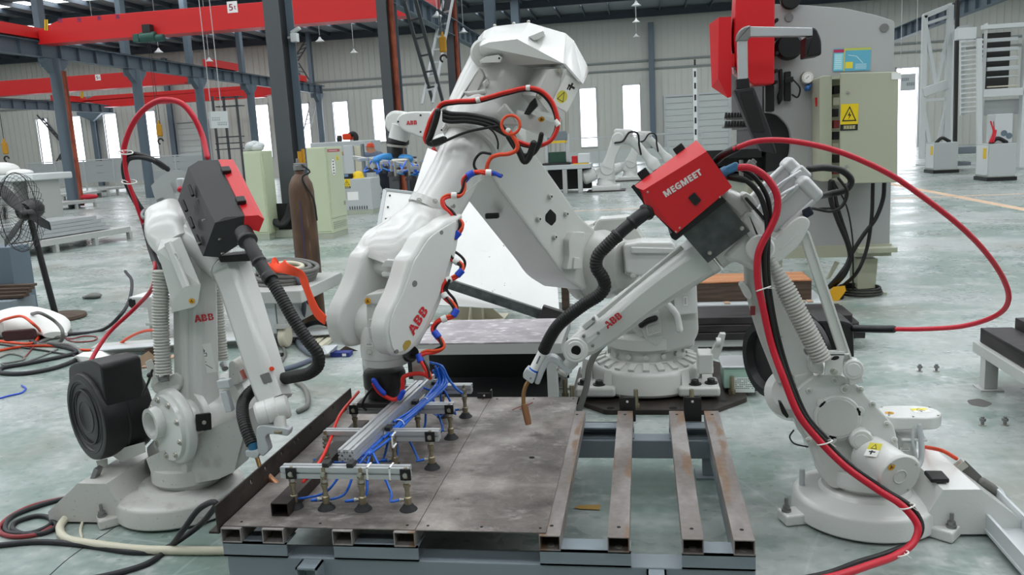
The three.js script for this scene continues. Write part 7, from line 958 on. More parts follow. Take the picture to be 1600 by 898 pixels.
// ---------- leaning sheet, trestle and bench behind the table ----------
{ const p4 = [[668, 232, -8.6], [748, 268, -8.6], [712, 350, -8.0], [636, 330, -8.0]].map((p) => P(...p)), nn = p4[1].clone().sub(p4[0]).cross(p4[3].clone().sub(p4[0])).normalize(), s = thing('leaning_sheet', 'second smaller white panel standing behind the tube of the big robot arm', 'metal sheet', lerpV(p4[2], p4[3], 0.5)); part(s, 'panel', hull(p4.flatMap((p) => [p, p.clone().addScaledVector(nn, -0.012)])), M.sheet); part(s, 'stand', [bar(p4[3], p4[3].clone().setY(0), 0.04, 0.04), bar(p4[2], p4[2].clone().setY(0), 0.04, 0.04)], M.bench); }
{
  const z = -6.6, TL = P(602, 296, z - 0.3), BL = P(572, 470, z + 0.35), BR = P(874, 487, z + 0.35), TR = P(862, 326, z - 0.3), nn = BR.clone().sub(BL).cross(TL.clone().sub(BL)).normalize();
  const s = thing('leaning_sheet', 'big white sheet metal panel leaning on a trestle behind the big robot arm', 'metal sheet', lerpV(BL, BR, 0.5)); const pts = [TL, BL, BR, TR];
  part(s, 'panel', hull(pts.flatMap((p) => [p, p.clone().addScaledVector(nn, -0.012)])), M.sheet); part(s, 'edge_flange', [bar(TL, BL, 0.03, 0.02), bar(TL, TR, 0.03, 0.02)], M.whitegrey);
  part(s, 'rivet', [...Array(9)].map((_, i) => { const p = lerpV(TL, BL, 0.06 + i * 0.11).add(V(0.05, 0, 0)); return cyl(p, p.clone().addScaledVector(nn, 0.004), 0.009, 0.009, 8); }), M.darksteel);
  const t = thing('trestle', 'pale steel trestle with a slanted rail and dark end under the leaning sheet', 'trestle', G(740, 500)); const z1 = z + 0.42;
  part(t, 'slanted_rail', [bar(P(680, 436, z1), P(850, 492, z1), 0.045, 0.075, 0.004)], M.bracketsteel); part(t, 'dark_end', bar(P(846, 486, z1 + 0.03), P(884, 498, z1 + 0.03), 0.07, 0.1, 0.005), M.darkbar);
  const g = G(740, 499), w = 0.1; part(t, 'post', bx(g.x - w, 0.01, g.z - w, g.x + w, P(740, 456, g.z).y, g.z + w, 0.008), M.beige); for (const [dx, dz] of [[-1, 0], [1, 0], [0, 1]]) part(t, 'gusset', hull([V(g.x + dx * w, 0.01, g.z + dz * w), V(g.x + dx * (w + 0.17), 0.01, g.z + dz * (w + 0.17)), V(g.x + dx * w, 0.17, g.z + dz * w)].flatMap((p) => [p, p.clone().add(V(dz ? 0.012 : 0, 0, dx ? 0.012 : 0))])), M.beige); part(t, 'foot_plate', bx(g.x - 0.28, 0, g.z - 0.2, g.x + 0.28, 0.01, g.z + 0.28), M.beige);
  part(t, 'far_post', bx(P(880, 450, z).x - 0.03, 0, z - 0.2, P(880, 450, z).x + 0.03, P(880, 446, z).y, z - 0.14), M.oldwood); part(t, 'far_rail', bar(P(700, 452, z - 0.3), P(900, 480, z - 0.3), 0.04, 0.06), M.whitegrey); part(t, 'dark_bar', bar(P(700, 468, z - 0.1), P(724, 468, z - 0.1), 0.05, 0.08), M.black);
  // bench
  const y = 0.42, f0 = G(556, 545, y), f1 = G(868, 545, y), b1 = G(868, 502, y), bn = thing('steel_bench', 'low steel bench with a scuffed plate on top, behind the table', 'bench', V((f0.x + f1.x) / 2, 0, f0.z - 0.4)); const fz = G(700, 538, y).z, bz = G(760, 501, y).z;
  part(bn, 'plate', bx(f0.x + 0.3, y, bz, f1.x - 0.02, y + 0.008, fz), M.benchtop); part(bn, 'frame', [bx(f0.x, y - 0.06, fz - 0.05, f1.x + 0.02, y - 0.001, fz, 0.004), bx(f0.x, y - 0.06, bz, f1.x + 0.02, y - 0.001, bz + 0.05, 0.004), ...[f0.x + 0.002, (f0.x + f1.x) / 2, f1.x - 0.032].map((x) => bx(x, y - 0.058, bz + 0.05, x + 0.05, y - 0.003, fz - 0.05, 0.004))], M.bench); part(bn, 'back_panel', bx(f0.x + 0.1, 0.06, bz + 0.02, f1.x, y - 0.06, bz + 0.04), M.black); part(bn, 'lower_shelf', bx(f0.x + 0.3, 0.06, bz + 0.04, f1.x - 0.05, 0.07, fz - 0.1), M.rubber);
  for (const x of [f0.x + 0.03, f1.x - 0.04]) for (const zz of [fz - 0.03, bz + 0.03]) part(bn, 'leg', [bx(x - 0.028, 0.01, zz - 0.028, x + 0.028, y - 0.06, zz + 0.028, 0.003), bx(x - 0.05, 0, zz - 0.05, x + 0.05, 0.01, zz + 0.05)], M.bench);
}
// ---------- dark bars, benches and boxes at the right ----------
{
  const y0 = 0.085, t = thing('low_bench', 'low pale steel bench under the stack of dark bars behind the right robot', 'bench', G(1215, 560)); const fz = -5.75, xa = P(1075, 540, fz).x, xb = P(1336, 540, fz).x, bz = fz - 0.5;
  part(t, 'frame', [bx(xa, y0 - 0.05, fz - 0.06, xb, y0, fz, 0.004), bx(xa, y0 - 0.05, bz, xb, y0, bz + 0.06, 0.004), bx(xb - 0.062, y0 - 0.048, bz + 0.06, xb - 0.002, y0 - 0.002, fz - 0.06, 0.004), bx(xa + 0.002, y0 - 0.048, bz + 0.06, xa + 0.062, y0 - 0.002, fz - 0.06, 0.004)], M.bench); for (const x of [xa + 0.04, xb - 0.04]) for (const z of [fz - 0.03, bz + 0.03]) part(t, 'leg', bx(x - 0.03, 0, z - 0.03, x + 0.03, y0 - 0.05, z + 0.03), M.bench);
  const lb = ['lowest long dark steel bar of the stack behind the right robot', 'middle long dark steel bar of the stack behind the right robot', 'topmost brown-black steel bar of the stack behind the right robot'];
  [0, 1, 2].forEach((i) => { const x1 = xb + [0.06, 0.02, -0.02][i], zf = fz + 0.02 - i * 0.012; const b = thing('steel_bar', lb[i], 'steel bar', V((xa + x1) / 2, y0 + i * 0.053, zf - 0.2), 'dark bars stacked on the low bench'); part(b, 'bar', bx(xa - 0.1, y0 + 0.001 + i * 0.053, zf - 0.44 + i * 0.02, x1, y0 + 0.052 + i * 0.053, zf, 0.005), M.darkbar); part(b, 'end_cap', bx(x1, y0 + 0.006 + i * 0.053, zf - 0.36, x1 + 0.012, y0 + 0.047 + i * 0.053, zf - 0.05), M.darkbar); });
  const wz = -6.9, wx0 = P(1090, 450, wz).x, wx1 = P(1268, 450, wz).x; const w = thing('timber_beam', 'reddish brown timber beam lying behind the dark bars', 'timber', V((wx0 + wx1) / 2, 0.125, wz)); part(w, 'beam', bx(wx0 - 0.3, 0.125, wz - 0.4, wx1, P(1180, 441, wz).y, wz, 0.006), M.oldwood); part(w, 'top_board', bx(wx0 - 0.3, P(1180, 441, wz).y, wz - 0.4, wx1, P(1180, 440, wz).y + 0.008, wz + 0.004, 0.003), M.wood); part(w, 'end_face', bx(wx1, 0.135, wz - 0.38, wx1 + 0.004, P(1180, 437, wz).y - 0.01, wz - 0.02), M.oldwood);
  const rk = thing('timber_rack', 'white steel strip with small wooden blocks below the timber beam', 'rack', V((wx0 + wx1) / 2, 0, wz)); part(rk, 'strip', bx(wx0 - 0.3, 0, wz - 0.45, wx1 + 0.1, 0.123, wz + 0.1, 0.004), M.whitegrey); [1132, 1250, 1262].forEach((x) => part(rk, 'wooden_block', bx(P(x, 468, wz + 0.1).x, 0.124, wz + 0.02, P(x + 9, 468, wz + 0.1).x, 0.132, wz + 0.1), M.cardboard));
  const yz = G(1300, 470).z, a = P(1284, 470, yz), yl = thing('yellow_pedal', 'yellow foot pedal guard on the floor below the press brake', 'pedal', a.clone().setY(0)); part(yl, 'guard', [hull([[1298, 470], [1282, 470], [1302, 448], [1320, 446], [1322, 454], [1310, 470]].flatMap(([x, y]) => [P(x, y, yz), P(x, y, yz - 0.22)]))], std({ color: 0xdba21c, roughness: 0.5 })); part(yl, 'pedal', bx(P(1312, 468, yz).x, 0, yz - 0.3, P(1322, 468, yz).x, 0.09, yz - 0.05, 0.02), M.black);
  // right bench
  const rzf = -5.0, rcn = P(1520, 533, rzf), rx0 = rcn.x, h = rcn.y, rb = thing('low_bench', 'low white steel bench carrying two dark steel slabs at the right edge', 'bench', V(rx0 + 0.6, 0, rzf + 0.8)), rzn = -3.3, rx1 = rx0 + 1.3;
  part(rb, 'frame', [bx(rx0, h - 0.06, rzf, rx0 + 0.06, h, rzn, 0.004), bx(rx1 - 0.06, h - 0.06, rzf, rx1, h, rzn, 0.004), bx(rx0 + 0.059, h - 0.058, rzf + 0.002, rx1 - 0.059, h - 0.002, rzf + 0.06, 0.004), bx(rx0 + 0.059, h - 0.058, rzn - 0.06, rx1 - 0.059, h - 0.002, rzn - 0.002, 0.004)], M.bench); for (const [x, z] of [[rx0 + 0.04, rzf + 0.14], [rx0 + 0.04, rzn - 0.1], [rx1 - 0.04, rzf + 0.14], [rx1 - 0.04, rzn - 0.1]]) part(rb, 'leg', [bx(x - 0.035, 0.008, z - 0.035, x + 0.035, h - 0.06, z + 0.035, 0.003), bx(x - 0.06, 0, z - 0.06, x + 0.06, 0.008, z + 0.06)], M.bench);
  const sl = thing('steel_slab', 'front lower dark steel slab lying on the white bench at the right edge', 'steel bar', V(rx0 + 0.1, h, rzf + 0.8)); part(sl, 'slab', bx(rx0 + 0.03, h + 0.001, rzf + 0.02, rx0 + 0.2, h + 0.085, rzn - 0.02, 0.004), M.darkbar); part(sl, 'end_mark', bx(rx0 + 0.028, h + 0.02, rzf + 0.1, rx0 + 0.03, h + 0.07, rzn - 0.3), M.darkbar);
  const sl2 = thing('steel_slab', 'rear higher dark steel slab on the white bench at the right edge', 'steel bar', V(rx0 + 0.5, h, rzf + 0.8)); part(sl2, 'slab', bx(rx0 + 0.21, h + 0.001, rzf + 0.02, rx1 - 0.05, h + 0.14, rzn - 0.02, 0.004), M.darkbar); part(sl2, 'end_mark', bx(rx0 + 0.24, h + 0.02, rzf + 0.018, rx1 - 0.1, h + 0.12, rzf + 0.02), M.darkbar);
  // welding power box
  const bz2 = -4.72, p0 = P(1130, 622, bz2), wb = thing('green_box', 'pale green steel box with a white notice beside the big robot foot', 'box', V(P(1160, 622, bz2).x, 0, bz2)), ht = P(1150, 575, bz2).y; part(wb, 'case', [bx(P(1131, 600, bz2).x, 0.05, bz2 - 0.22, P(1190, 600, bz2).x, ht, bz2, 0.008)], M.greenbox); part(wb, 'top_cover', bx(P(1128, 600, bz2).x, ht, bz2 - 0.24, P(1192, 600, bz2).x, ht + 0.012, bz2 + 0.01, 0.004), M.aluplate); part(wb, 'foot', bx(P(1134, 600, bz2).x, 0.03, bz2 - 0.2, P(1188, 600, bz2).x, 0.05, bz2 - 0.02), M.black);
  stick(wb, 'notice', 'notice', (g, w, h) => { g.fillStyle = '#e4ebe6'; g.fillRect(0, 0, w, h); g.fillStyle = '#6a7470'; for (let i = 0; i < 6; i++) for (let k = 0; k < 9; k++) if ((i * 7 + k * 3) % 8) g.fillRect(w * (0.06 + k * 0.1), h * (0.1 + i * 0.12), w * 0.075, h * 0.05); }, 160, 128, zplane(bz2), P(1163, 601, bz2), 0.115, 0.09);
  for (const [px, py, lb2] of [[1437, 580, 'left bolt of the pair behind the right robot near the bench'], [1463, 580, 'right bolt of the pair behind the right robot near the bench'], [1535, 664, 'left bolt of the near pair right of the oval motor cap'], [1570, 664, 'right bolt of the near pair right of the oval motor cap']]) { const c = G(px, py), o = thing('floor_bolt', 'anchor ' + lb2, 'bolt', c.clone(), 'anchor bolts left in the floor'); part(o, 'stud', cyl(c, c.clone().setY(0.045), 0.008, 0.008, 10), M.steel); part(o, 'nut', cyl(c.clone().setY(0.022), c.clone().setY(0.036), 0.015, 0.015, 6), M.steel); part(o, 'washer', cyl(c, c.clone().setY(0.004), 0.018, 0.018, 14), M.zinc); }
}
// ---------- far right: gantry, louvred unit, controllers ----------
{
  const z = -31, q = (x, y, d = 0) => P(x, y, z + d), t = thing('white_gantry', 'white steel gantry frame with crossed braces, right of the press brake', 'gantry', q(1440, 248).setY(0)); const b = (x0, y0, x1, y1, w = 0.16, d0 = 0, d1 = 0) => part(t, 'beam', bar(q(x0, y0, d0), q(x1, y1, d1), w, w, 0.01), M.whitepaint);
  b(1445, 24, 1440, 248); b(1485, 8, 1478, 238, 0.18); b(1443, 26, 1487, 8); b(1445, 38, 1486, 24, 0.1); b(1446, 40, 1462, 132, 0.12); b(1484, 40, 1464, 130, 0.1); b(1441, 145, 1478, 132, 0.3); b(1441, 157, 1486, 154, 0.1); b(1441, 160, 1452, 226, 0.12); b(1480, 160, 1466, 222, 0.1); b(1490, 40, 1490, 230, 0.2, -2, -2);
  part(t, 'foot', bx(q(1434, 248).x, 0, z - 0.2, q(1446, 248).x, 0.04, z + 0.2), M.whitegrey);
  part(t, 'chain', [bar(q(1496, 0, 0.5), q(1492, 226, 0.5), 0.14, 0.1)], M.darksteel); part(t, 'fan_box', [hull([[1486, 52], [1496, 42], [1514, 38], [1518, 56], [1508, 64], [1490, 62]].flatMap(([x, y]) => [q(x, y, 0.6), q(x, y, -0.3)]))], M.whitegrey);
  const z2 = -26, r = (x, y, d = 0) => P(x, y, z2 + d), u = thing('louvred_unit', 'tall white louvred machine housing at the far right', 'machine', r(1550, 250).setY(0)); const f = (x0, y0, x1, y1, m, n, d = 0, th = 0.12) => part(u, n, bx(r(x0, y1).x, r(x0, y1).y, z2 + d - th, r(x1, y0).x, r(x1, y0).y, z2 + d, 0.01), m);
  f(1533, 36, 1543, 262, M.whitepaint, 'post', 0.02, 0.25); f(1592, 36, 1612, 262, M.whitepaint, 'post', 0.02, 0.25); f(1536, 34, 1612, 46, M.whitepaint, 'beam', 0.02, 0.2); f(1536, 136, 1612, 152, M.whitepaint, 'beam', 0.02, 0.2); for (let i = 0; i < 6; i++) f(1543, 57 + i * 15, 1592, 66 + i * 15 - (i > 3 ? 4 : 0), i === 5 ? M.beige : M.whitegrey, 'slat', -0.02, 0.06); f(1543, 46, 1592, 138, M.darksteel, 'back_panel', -0.5, 0.05); f(1503, 40, 1533, 60, M.whitepaint, 'beam', -0.3, 0.3);
  for (let i = 0; i < 16; i++) part(u, 'shutter_slat', bar(r(1504, 66 + i * 7.3, -2.2), r(1533, 62 + i * 7.4, -0.2), 0.13, 0.05, 0.01), M.whitepaint); f(1543, 153, 1600, 180, M.machine, 'lower_panel', -0.3, 0.06); part(u, 'frame_leg', [bar(r(1530, 60), r(1530, 258), 0.12, 0.12), bar(r(1504, 60, -2.2), r(1504, 180, -2.2), 0.14, 0.14)], M.whitepaint); part(u, 'conveyor', [bx(r(1500, 240).x, 0.5, z2 - 2, r(1536, 240).x, 0.7, z2 - 0.5, 0.02), bx(r(1500, 250).x, 0.15, z2 - 2, r(1530, 250).x, 0.25, z2 - 0.6)], M.greypaint);
  const ctr = (lb, x0, x1, yt, yb) => { const c = cabinetBox('robot_controller', lb, 'controller', x0, x1, yt, yb, 0.8, M.box); part(c.t, 'side_door', bx(c.x0 - 0.02, 0.14, c.z - 0.7, c.x0, c.y - 0.03, c.z - 0.05), M.whitepaint); part(c.t, 'warning_sticker', bx(c.x0 - 0.025, c.y - 0.35, c.z - 0.3, c.x0 - 0.018, c.y - 0.1, c.z - 0.1), M.yellow); part(c.t, 'foot_rail', bx(c.x0 - 0.03, 0, c.z - 0.8, c.x1 + 0.03, 0.09, c.z + 0.03), M.black); part(c.t, 'cable_loop', tube([V(c.x0 + 0.1, c.y, c.z - 0.2), V(c.x0 + 0.25, c.y + 0.12, c.z - 0.2), V(c.x0 + 0.45, c.y + 0.02, c.z - 0.2)], 0.05, 14, 7), M.black); return c; };
  ctr('grey robot controller standing at the foot of the white gantry', 1461, 1498, 223, 271); const c2 = ctr('nearer grey robot controller with red cables at the foot of the louvred housing', 1546, 1589, 225, 283);
  part(c2.t, 'upper_cabinet', bx(P(1560, 200, c2.z).x, c2.y, c2.z - 0.7, P(1588, 200, c2.z).x, P(1560, 178, c2.z).y, c2.z - 0.2, 0.02), M.whitegrey); part(c2.t, 'meter', [disc(1569, 208, 4, zplane(c2.z - 0.19), 0.03, 0.004, 14), disc(1577, 212, 4, zplane(c2.z - 0.19), 0.03, 0.004, 14)], M.framelight); part(c2.t, 'red_cables', [0, 1, 2].map((i) => tube([P(1546 + i * 3, 222, c2.z), P(1552 + i * 2, 205, c2.z - 0.2), P(1548 + i * 5, 190, c2.z - 0.3)], 0.02, 12, 6)), M.redcable);
  // banner in the right doorway
  const bzz = -33, bn = thing('banner', 'white banner with two rows of print hanging across the bright right doorway', 'banner', P(1418, 128, bzz)); part(bn, 'cloth', bx(P(1407, 142, bzz).x, P(1407, 142, bzz).y, bzz - 0.02, P(1431, 116, bzz).x, P(1407, 116, bzz).y, bzz), M.whitegrey); part(bn, 'cord', [1407, 1431].map((x) => cyl(P(x, 116, bzz), P(x, 60, bzz).setY(8.4), 0.012, 0.012, 5)), M.whitegrey);
  stick(bn, 'print', 'banner', (g, w, h) => { g.clearRect(0, 0, w, h); g.fillStyle = '#8d9698'; for (let i = 0; i < 4; i++) { g.fillRect(w * (0.05 + i * 0.13), h * 0.1, w * 0.1, h * 0.3); g.fillRect(w * (0.4 + i * 0.14), h * 0.55, w * 0.11, h * 0.3); } g.globalCompositeOperation = 'destination-out'; for (let i = 0; i < 20; i++) g.fillRect(w * ((i * 37 % 100) / 100), h * ((i * 53 % 100) / 100), w * 0.05, h * 0.05); g.globalCompositeOperation = 'source-over'; }, 128, 96, zplane(bzz), P(1419, 128, bzz), 0.5, 0.38);
}
// ---------- far robots, press, railing, left side ----------
function farRobot(label, px, py, s, mirror = 1) {
  const g = G(px, py), t = thing('distant_robot', label, 'robot', g.clone(), 'two distant white robots'), q = (x, y, d = 0) => V(g.x + x * s * mirror, g.y + y * s, g.z + d * s), sx = V(1, 0, 0);
  part(t, 'base_casting', [bx(g.x - 0.5 * s, 0, g.z - 0.45 * s, g.x + 0.5 * s, 0.22 * s, g.z + 0.45 * s, 0.06), lathe(q(0, 0.2), V(0, 1, 0), [[0.36 * s, 0], [0.3 * s, 0.12 * s], [0.3 * s, 0.25 * s], [0, 0.25 * s]], 24)], M.white); part(t, 'floor_plate', bx(g.x - 0.65 * s, 0, g.z - 0.6 * s, g.x + 0.65 * s, 0.03, g.z + 0.6 * s), M.darkplate);
  part(t, 'turret', [loft([[q(-0.02, 0.42), 0.34 * s, 0.3 * s, 3, sx], [q(0.05, 0.75), 0.26 * s, 0.3 * s, 3, sx]], 3, 24), cyl(q(0.05, 0.78, -0.3), q(0.05, 0.78, 0.34), 0.25 * s, 0.25 * s, 28, 0.03)], M.white);
  part(t, 'counterweight', [loft([[q(-0.35, 0.62, 0.1), 0.2 * s, 0.2 * s, 2.4, V(0, 1, 0)], [q(-0.72, 0.5, 0.1), 0.25 * s, 0.25 * s, 2.4, V(0, 1, 0)], [q(-0.8, 0.48, 0.1), 0.2 * s, 0.2 * s, 2.4, V(0, 1, 0)]], 4, 24), bar(q(-0.4, 0.6, 0.1), q(0.1, 0.9, 0.1), 0.16 * s, 0.2 * s, 0.03)], M.white);
  part(t, 'lower_arm', loft([[q(0.05, 0.8, 0.25), 0.22 * s, 0.12 * s, 4, sx], [q(0.2, 1.2, 0.22), 0.17 * s, 0.11 * s, 4, sx], [q(0.42, 1.72, 0.2), 0.2 * s, 0.12 * s, 3, sx]], 4, 24), M.white);
  part(t, 'elbow', [cyl(q(0.45, 1.75, -0.25), q(0.45, 1.75, 0.35), 0.22 * s, 0.22 * s, 24, 0.03), bar(q(0.3, 1.95), q(0.95, 1.9), 0.36 * s, 0.3 * s, 0.08)], M.white);
  part(t, 'upper_arm', loft([[q(0.6, 1.86), 0.24 * s, 0.22 * s, 3, V(0, 1, 0)], [q(0.95, 1.62), 0.16 * s, 0.15 * s, 2.4, V(0, 1, 0)], [q(1.4, 1.1), 0.14 * s, 0.14 * s, 2.4, V(0, 1, 0)], [q(1.6, 0.86), 0.22 * s, 0.2 * s, 3, V(0, 1, 0)], [q(1.72, 0.7), 0.18 * s, 0.18 * s, 3, V(0, 1, 0)]], 5, 24), M.white);
  part(t, 'wrist_flange', cyl(q(1.72, 0.66), q(1.72, 0.5), 0.14 * s, 0.14 * s, 18, 0.02), M.black); part(t, 'tool', [bx(q(1.55, 0.4).x, q(0, 0.32).y, g.z - 0.2, q(1.9, 0.4).x, q(0, 0.48).y, g.z + 0.2, 0.03)], M.orange);
  part(t, 'cable', tube([q(0.35, 1.62, 0.4), q(0.6, 1.66, 0.45), q(0.85, 1.95, 0.4), q(1.1, 1.9, 0.35), q(1.15, 1.5, 0.3), q(1.2, 1.2, 0.3)], 0.035 * s, 26, 7), M.black);
}
farRobot('nearer of two distant white robots, arched over, left of the red wire feeder', 948, 298, 0.83); farRobot('farther of two distant white robots, half hidden behind its twin', 985, 282, 0.8);
{
  const zt = G(890, 302).z, tb = thing('work_table', 'grey heavy work table under the small hydraulic press in the background', 'table', V(P(880, 300, zt).x, 0, zt - 0.6)), q = (x, y) => P(x, y, zt); const yt = q(880, 258).y;
  part(tb, 'top', bx(q(838, 258).x, yt - 0.12, zt - 1.4, q(922, 258).x, yt, zt, 0.01), M.whitegrey); for (const x of [848, 878, 902]) part(tb, 'leg', bx(q(x, 260).x, 0, zt - 0.16, q(x + 7, 260).x, yt - 0.12, zt - 0.02, 0.01), M.bench); part(tb, 'back_panel', bx(q(842, 260).x, 0.05, zt - 1.3, q(920, 260).x, yt - 0.14, zt - 1.2), M.charcoal);
  const zp = zt - 0.6, p = (x, y) => P(x, y, zp), pr = thing('hydraulic_press', 'small grey press with green bed and striped ram on the background table', 'press', V(p(868, 250).x, yt, zp)); const yb = yt + 0.002;
  part(pr, 'base', bx(p(848, 250).x, yb, zp - 0.4, p(892, 250).x, yb + 0.06, zp + 0.2, 0.01), M.darksteel); for (const [a, b] of [[852, 857], [884, 890]]) part(pr, 'post', bx(p(a, 250).x, yb + 0.06, zp - 0.2, p(b, 250).x, p(a, 208).y, zp, 0.02), M.whitegrey); part(pr, 'head', [bx(p(856, 210).x, p(856, 220).y, zp - 0.25, p(886, 210).x, p(856, 206).y, zp + 0.05, 0.02)], M.greypaint); part(pr, 'green_bed', bx(p(858, 250).x, yb + 0.06, zp - 0.25, p(884, 250).x, p(858, 238).y, zp + 0.05, 0.01), std({ color: 0x24493a, roughness: 0.6 })); part(pr, 'striped_ram', bx(p(859, 222).x, p(859, 224).y, zp - 0.2, p(885, 222).x, p(859, 220.5).y, zp + 0.06), M.yellow); for (const x of [876, 886]) part(pr, 'cylinder', cyl(p(x, 208), p(x - 0.5, x > 880 ? 172 : 188), 0.05, 0.05, 12), M.zinc); part(pr, 'guide_rod', [861, 868, 875].map((x) => cyl(p(x, 238), p(x, 224), 0.025, 0.025, 8)), M.zinc);
  const wz = zt - 0.3, w = P(912, 247, wz); w.y = yt; const un = thing('small_unit', 'small white box unit with a red end on the background table', 'machine', w.clone()); part(un, 'case', bx(w.x - 0.16, yt + 0.03, wz - 0.2, w.x + 0.18, yt + 0.3, wz + 0.1, 0.03), M.whitepaint); part(un, 'red_end', bx(w.x - 0.34, yt + 0.02, wz - 0.15, w.x - 0.18, yt + 0.24, wz + 0.08, 0.02), M.redcase); part(un, 'feet', bx(w.x - 0.3, yt, wz - 0.16, w.x + 0.14, yt + 0.03, wz + 0.08), M.yellow);
  // railings with panels
  const rail = (lb, a, b, n, h, mat, panels) => { const t = thing('railing', lb, 'fence', lerpV(a, b, 0.5)); for (let i = 0; i <= n; i++) { const p = lerpV(a, b, i / n); part(t, 'post', bx(p.x - 0.03, 0, p.z - 0.03, p.x + 0.03, h, p.z + 0.03), M.whitegrey); if (i < n) { const r = lerpV(a, b, (i + 1) / n); for (const [y0, y1] of panels) part(t, 'panel', bar(p.clone().setY((y0 + y1) / 2), r.clone().setY((y0 + y1) / 2), 0.015, y1 - y0), mat); } } part(t, 'top_rail', bar(a.clone().setY(h), b.clone().setY(h), 0.06, 0.06), M.whitegrey); };
  rail('long shiny aluminium sheet railing across the back left of the hall', G(50, 302), G(330, 292), 6, 1.75, M.aluplate, [[0.5, 1.0], [1.02, 1.4], [1.42, 1.68]]);
  rail('grey panel railing at the back between the big robot and the press brake', G(872, 262).setX(-4.2), G(1100, 250).setX(3.4), 4, 1.55, M.greypaint2, [[0.15, 0.8]]);
  const pz = -20, po = P(1087, 215, pz), sp = thing('striped_pole', 'tall thin white pole with dark bands in front of the grey roll-up doors', 'pole', V(po.x, 0, pz)); part(sp, 'pole', bx(po.x - 0.04, 0, pz - 0.04, po.x + 0.04, P(1087, 107, pz).y, pz + 0.04), M.whitepaint); for (let i = 0; i < 8; i++) part(sp, 'band', bx(po.x - 0.02, 1.2 + i * 0.26, pz + 0.035, po.x + 0.02, 1.33 + i * 0.26, pz + 0.046), M.black);
  // hanging signboard
  const sz = -26, sb = thing('signboard', 'white hanging signboard with two printed lines left of the wide dark column', 'sign', P(343, 187, sz)); stick(sb, 'board_print', 'board', (g, w, h) => { g.fillStyle = '#d9dedd'; g.fillRect(0, 0, w, h); g.fillStyle = '#70797a'; for (let i = 0; i < 5; i++) { const x = w * (0.06 + i * 0.1); g.fillRect(x, h * 0.36, w * 0.075, 5); g.fillRect(x + 6, h * 0.36, 5, h * 0.2); g.fillRect(x, h * 0.5, w * 0.075, 5); } for (let i = 0; i < 6; i++) { const x = w * (0.38 + i * 0.095); g.fillRect(x, h * 0.64, w * 0.07, 5); g.fillRect(x + 5, h * 0.64, 5, h * 0.2); g.fillRect(x, h * 0.78, w * 0.07, 5); } }, 256, 220, zplane(sz + 0.02), P(343, 187, sz + 0.02), pxw(30, sz), pxw(27, sz), -0.04); part(sb, 'board', bx(P(328, 201, sz).x, P(328, 201, sz).y, sz - 0.03, P(358, 201, sz).x, P(358, 173, sz).y, sz + 0.012, 0.01), M.whitegrey); part(sb, 'cord', [330, 346].map((x) => cyl(P(x, 173, sz), P(x, 174, sz).setY(8.6), 0.014, 0.014, 5)), M.whitegrey);
  // scaffold shelves behind the signboard
  const fz = -34, sc = thing('scaffold_rack', 'dark steel rack tower behind the hanging signboard', 'rack', P(352, 235, fz).setY(0)); for (const x of [337, 354, 374]) part(sc, 'upright', bx(P(x, 200, fz).x - 0.04, 0, fz - 0.04, P(x, 200, fz).x + 0.04, P(x, 150, fz).y, fz + 0.04), M.frame); for (const y of [152, 166, 214, 224, 233]) part(sc, 'shelf', bx(P(337, y, fz).x, P(337, y, fz).y - 0.04, fz - 0.5, P(374, y, fz).x, P(337, y, fz).y, fz + 0.04), M.frame);
  // low platforms on the left
  const plat = (lb, a, b, w, h, plates) => { const d = b.clone().sub(a).normalize(), s = V(d.z, 0, -d.x).multiplyScalar(s0(d)), t = thing('low_platform', lb, 'bench', lerpV(a, b, 0.5), 'low platforms on the left floor'); function s0(e) { return e.x > 0 ? w : -w; } const at = (k, m, y) => lerpV(a, b, k).addScaledVector(s, m).setY(y); part(t, 'top_frame', [bar(at(0, 0, h - 0.05), at(1, 0, h - 0.05), 0.08, 0.1), bar(at(0, 1, h - 0.05), at(1, 1, h - 0.05), 0.08, 0.1), bar(at(0, 0, h - 0.05), at(0, 1, h - 0.05), 0.08, 0.1), bar(at(1, 0, h - 0.05), at(1, 1, h - 0.05), 0.08, 0.1)], M.bench); const n = Math.max(2, Math.round(a.distanceTo(b) / 1.1)); part(t, 'deck', bar(at(0, 0.5, h - 0.006), at(1, 0.5, h - 0.006), w - 0.05, 0.01), M.bench); for (let i = 0; i <= n; i++) for (const m of [0, 1]) part(t, 'leg', bar(at(i / n, m, 0), at(i / n, m, h - 0.1), 0.08, 0.08), M.bench); return at; };
  const at1 = plat('long low platform with aluminium plates on it, behind the standing fan', G(-60, 421), G(203, 373), 1.1, 0.24); const ap = thing('aluminium_stack', 'stack of aluminium plates lying on the long platform behind the fan', 'metal plates', at1(0.6, 0.5, 0.24)); for (let i = 0; i < 4; i++) part(ap, 'plate', bar(at1(0.02 + 0.02 * i, 0.55, 0.29 + i * 0.07), at1(0.92 - 0.03 * i, 0.55, 0.29 + i * 0.07), 0.9, 0.065, 0, V(0, 1, 0)), M.aluplate);
  plat('short low platform with a red bundle near the back left railing', G(90, 329), G(149, 323), 1.3, 0.26); const rb = G(139, 311.5, 0.26), rd = thing('red_bundle', 'small red cloth bundle on the short platform at the back left', 'bundle', rb.clone()); part(rd, 'cloth', [ball(V(0, 0, 0), 0.2, 12, 1.6, 0.5, 0.8).translate(rb.x, rb.y + 0.1, rb.z), ball(V(0, 0, 0), 0.14, 10, 1.2, 0.6, 0.9).translate(rb.x + 0.2, rb.y + 0.1, rb.z)], M.redcable);
  plat('farther low platform by the back left railing', G(86, 315), G(128, 308), 1.2, 0.3); plat('low platform just left of the red hose loop at the back', G(170, 307), G(200, 304), 0.6, 0.4);
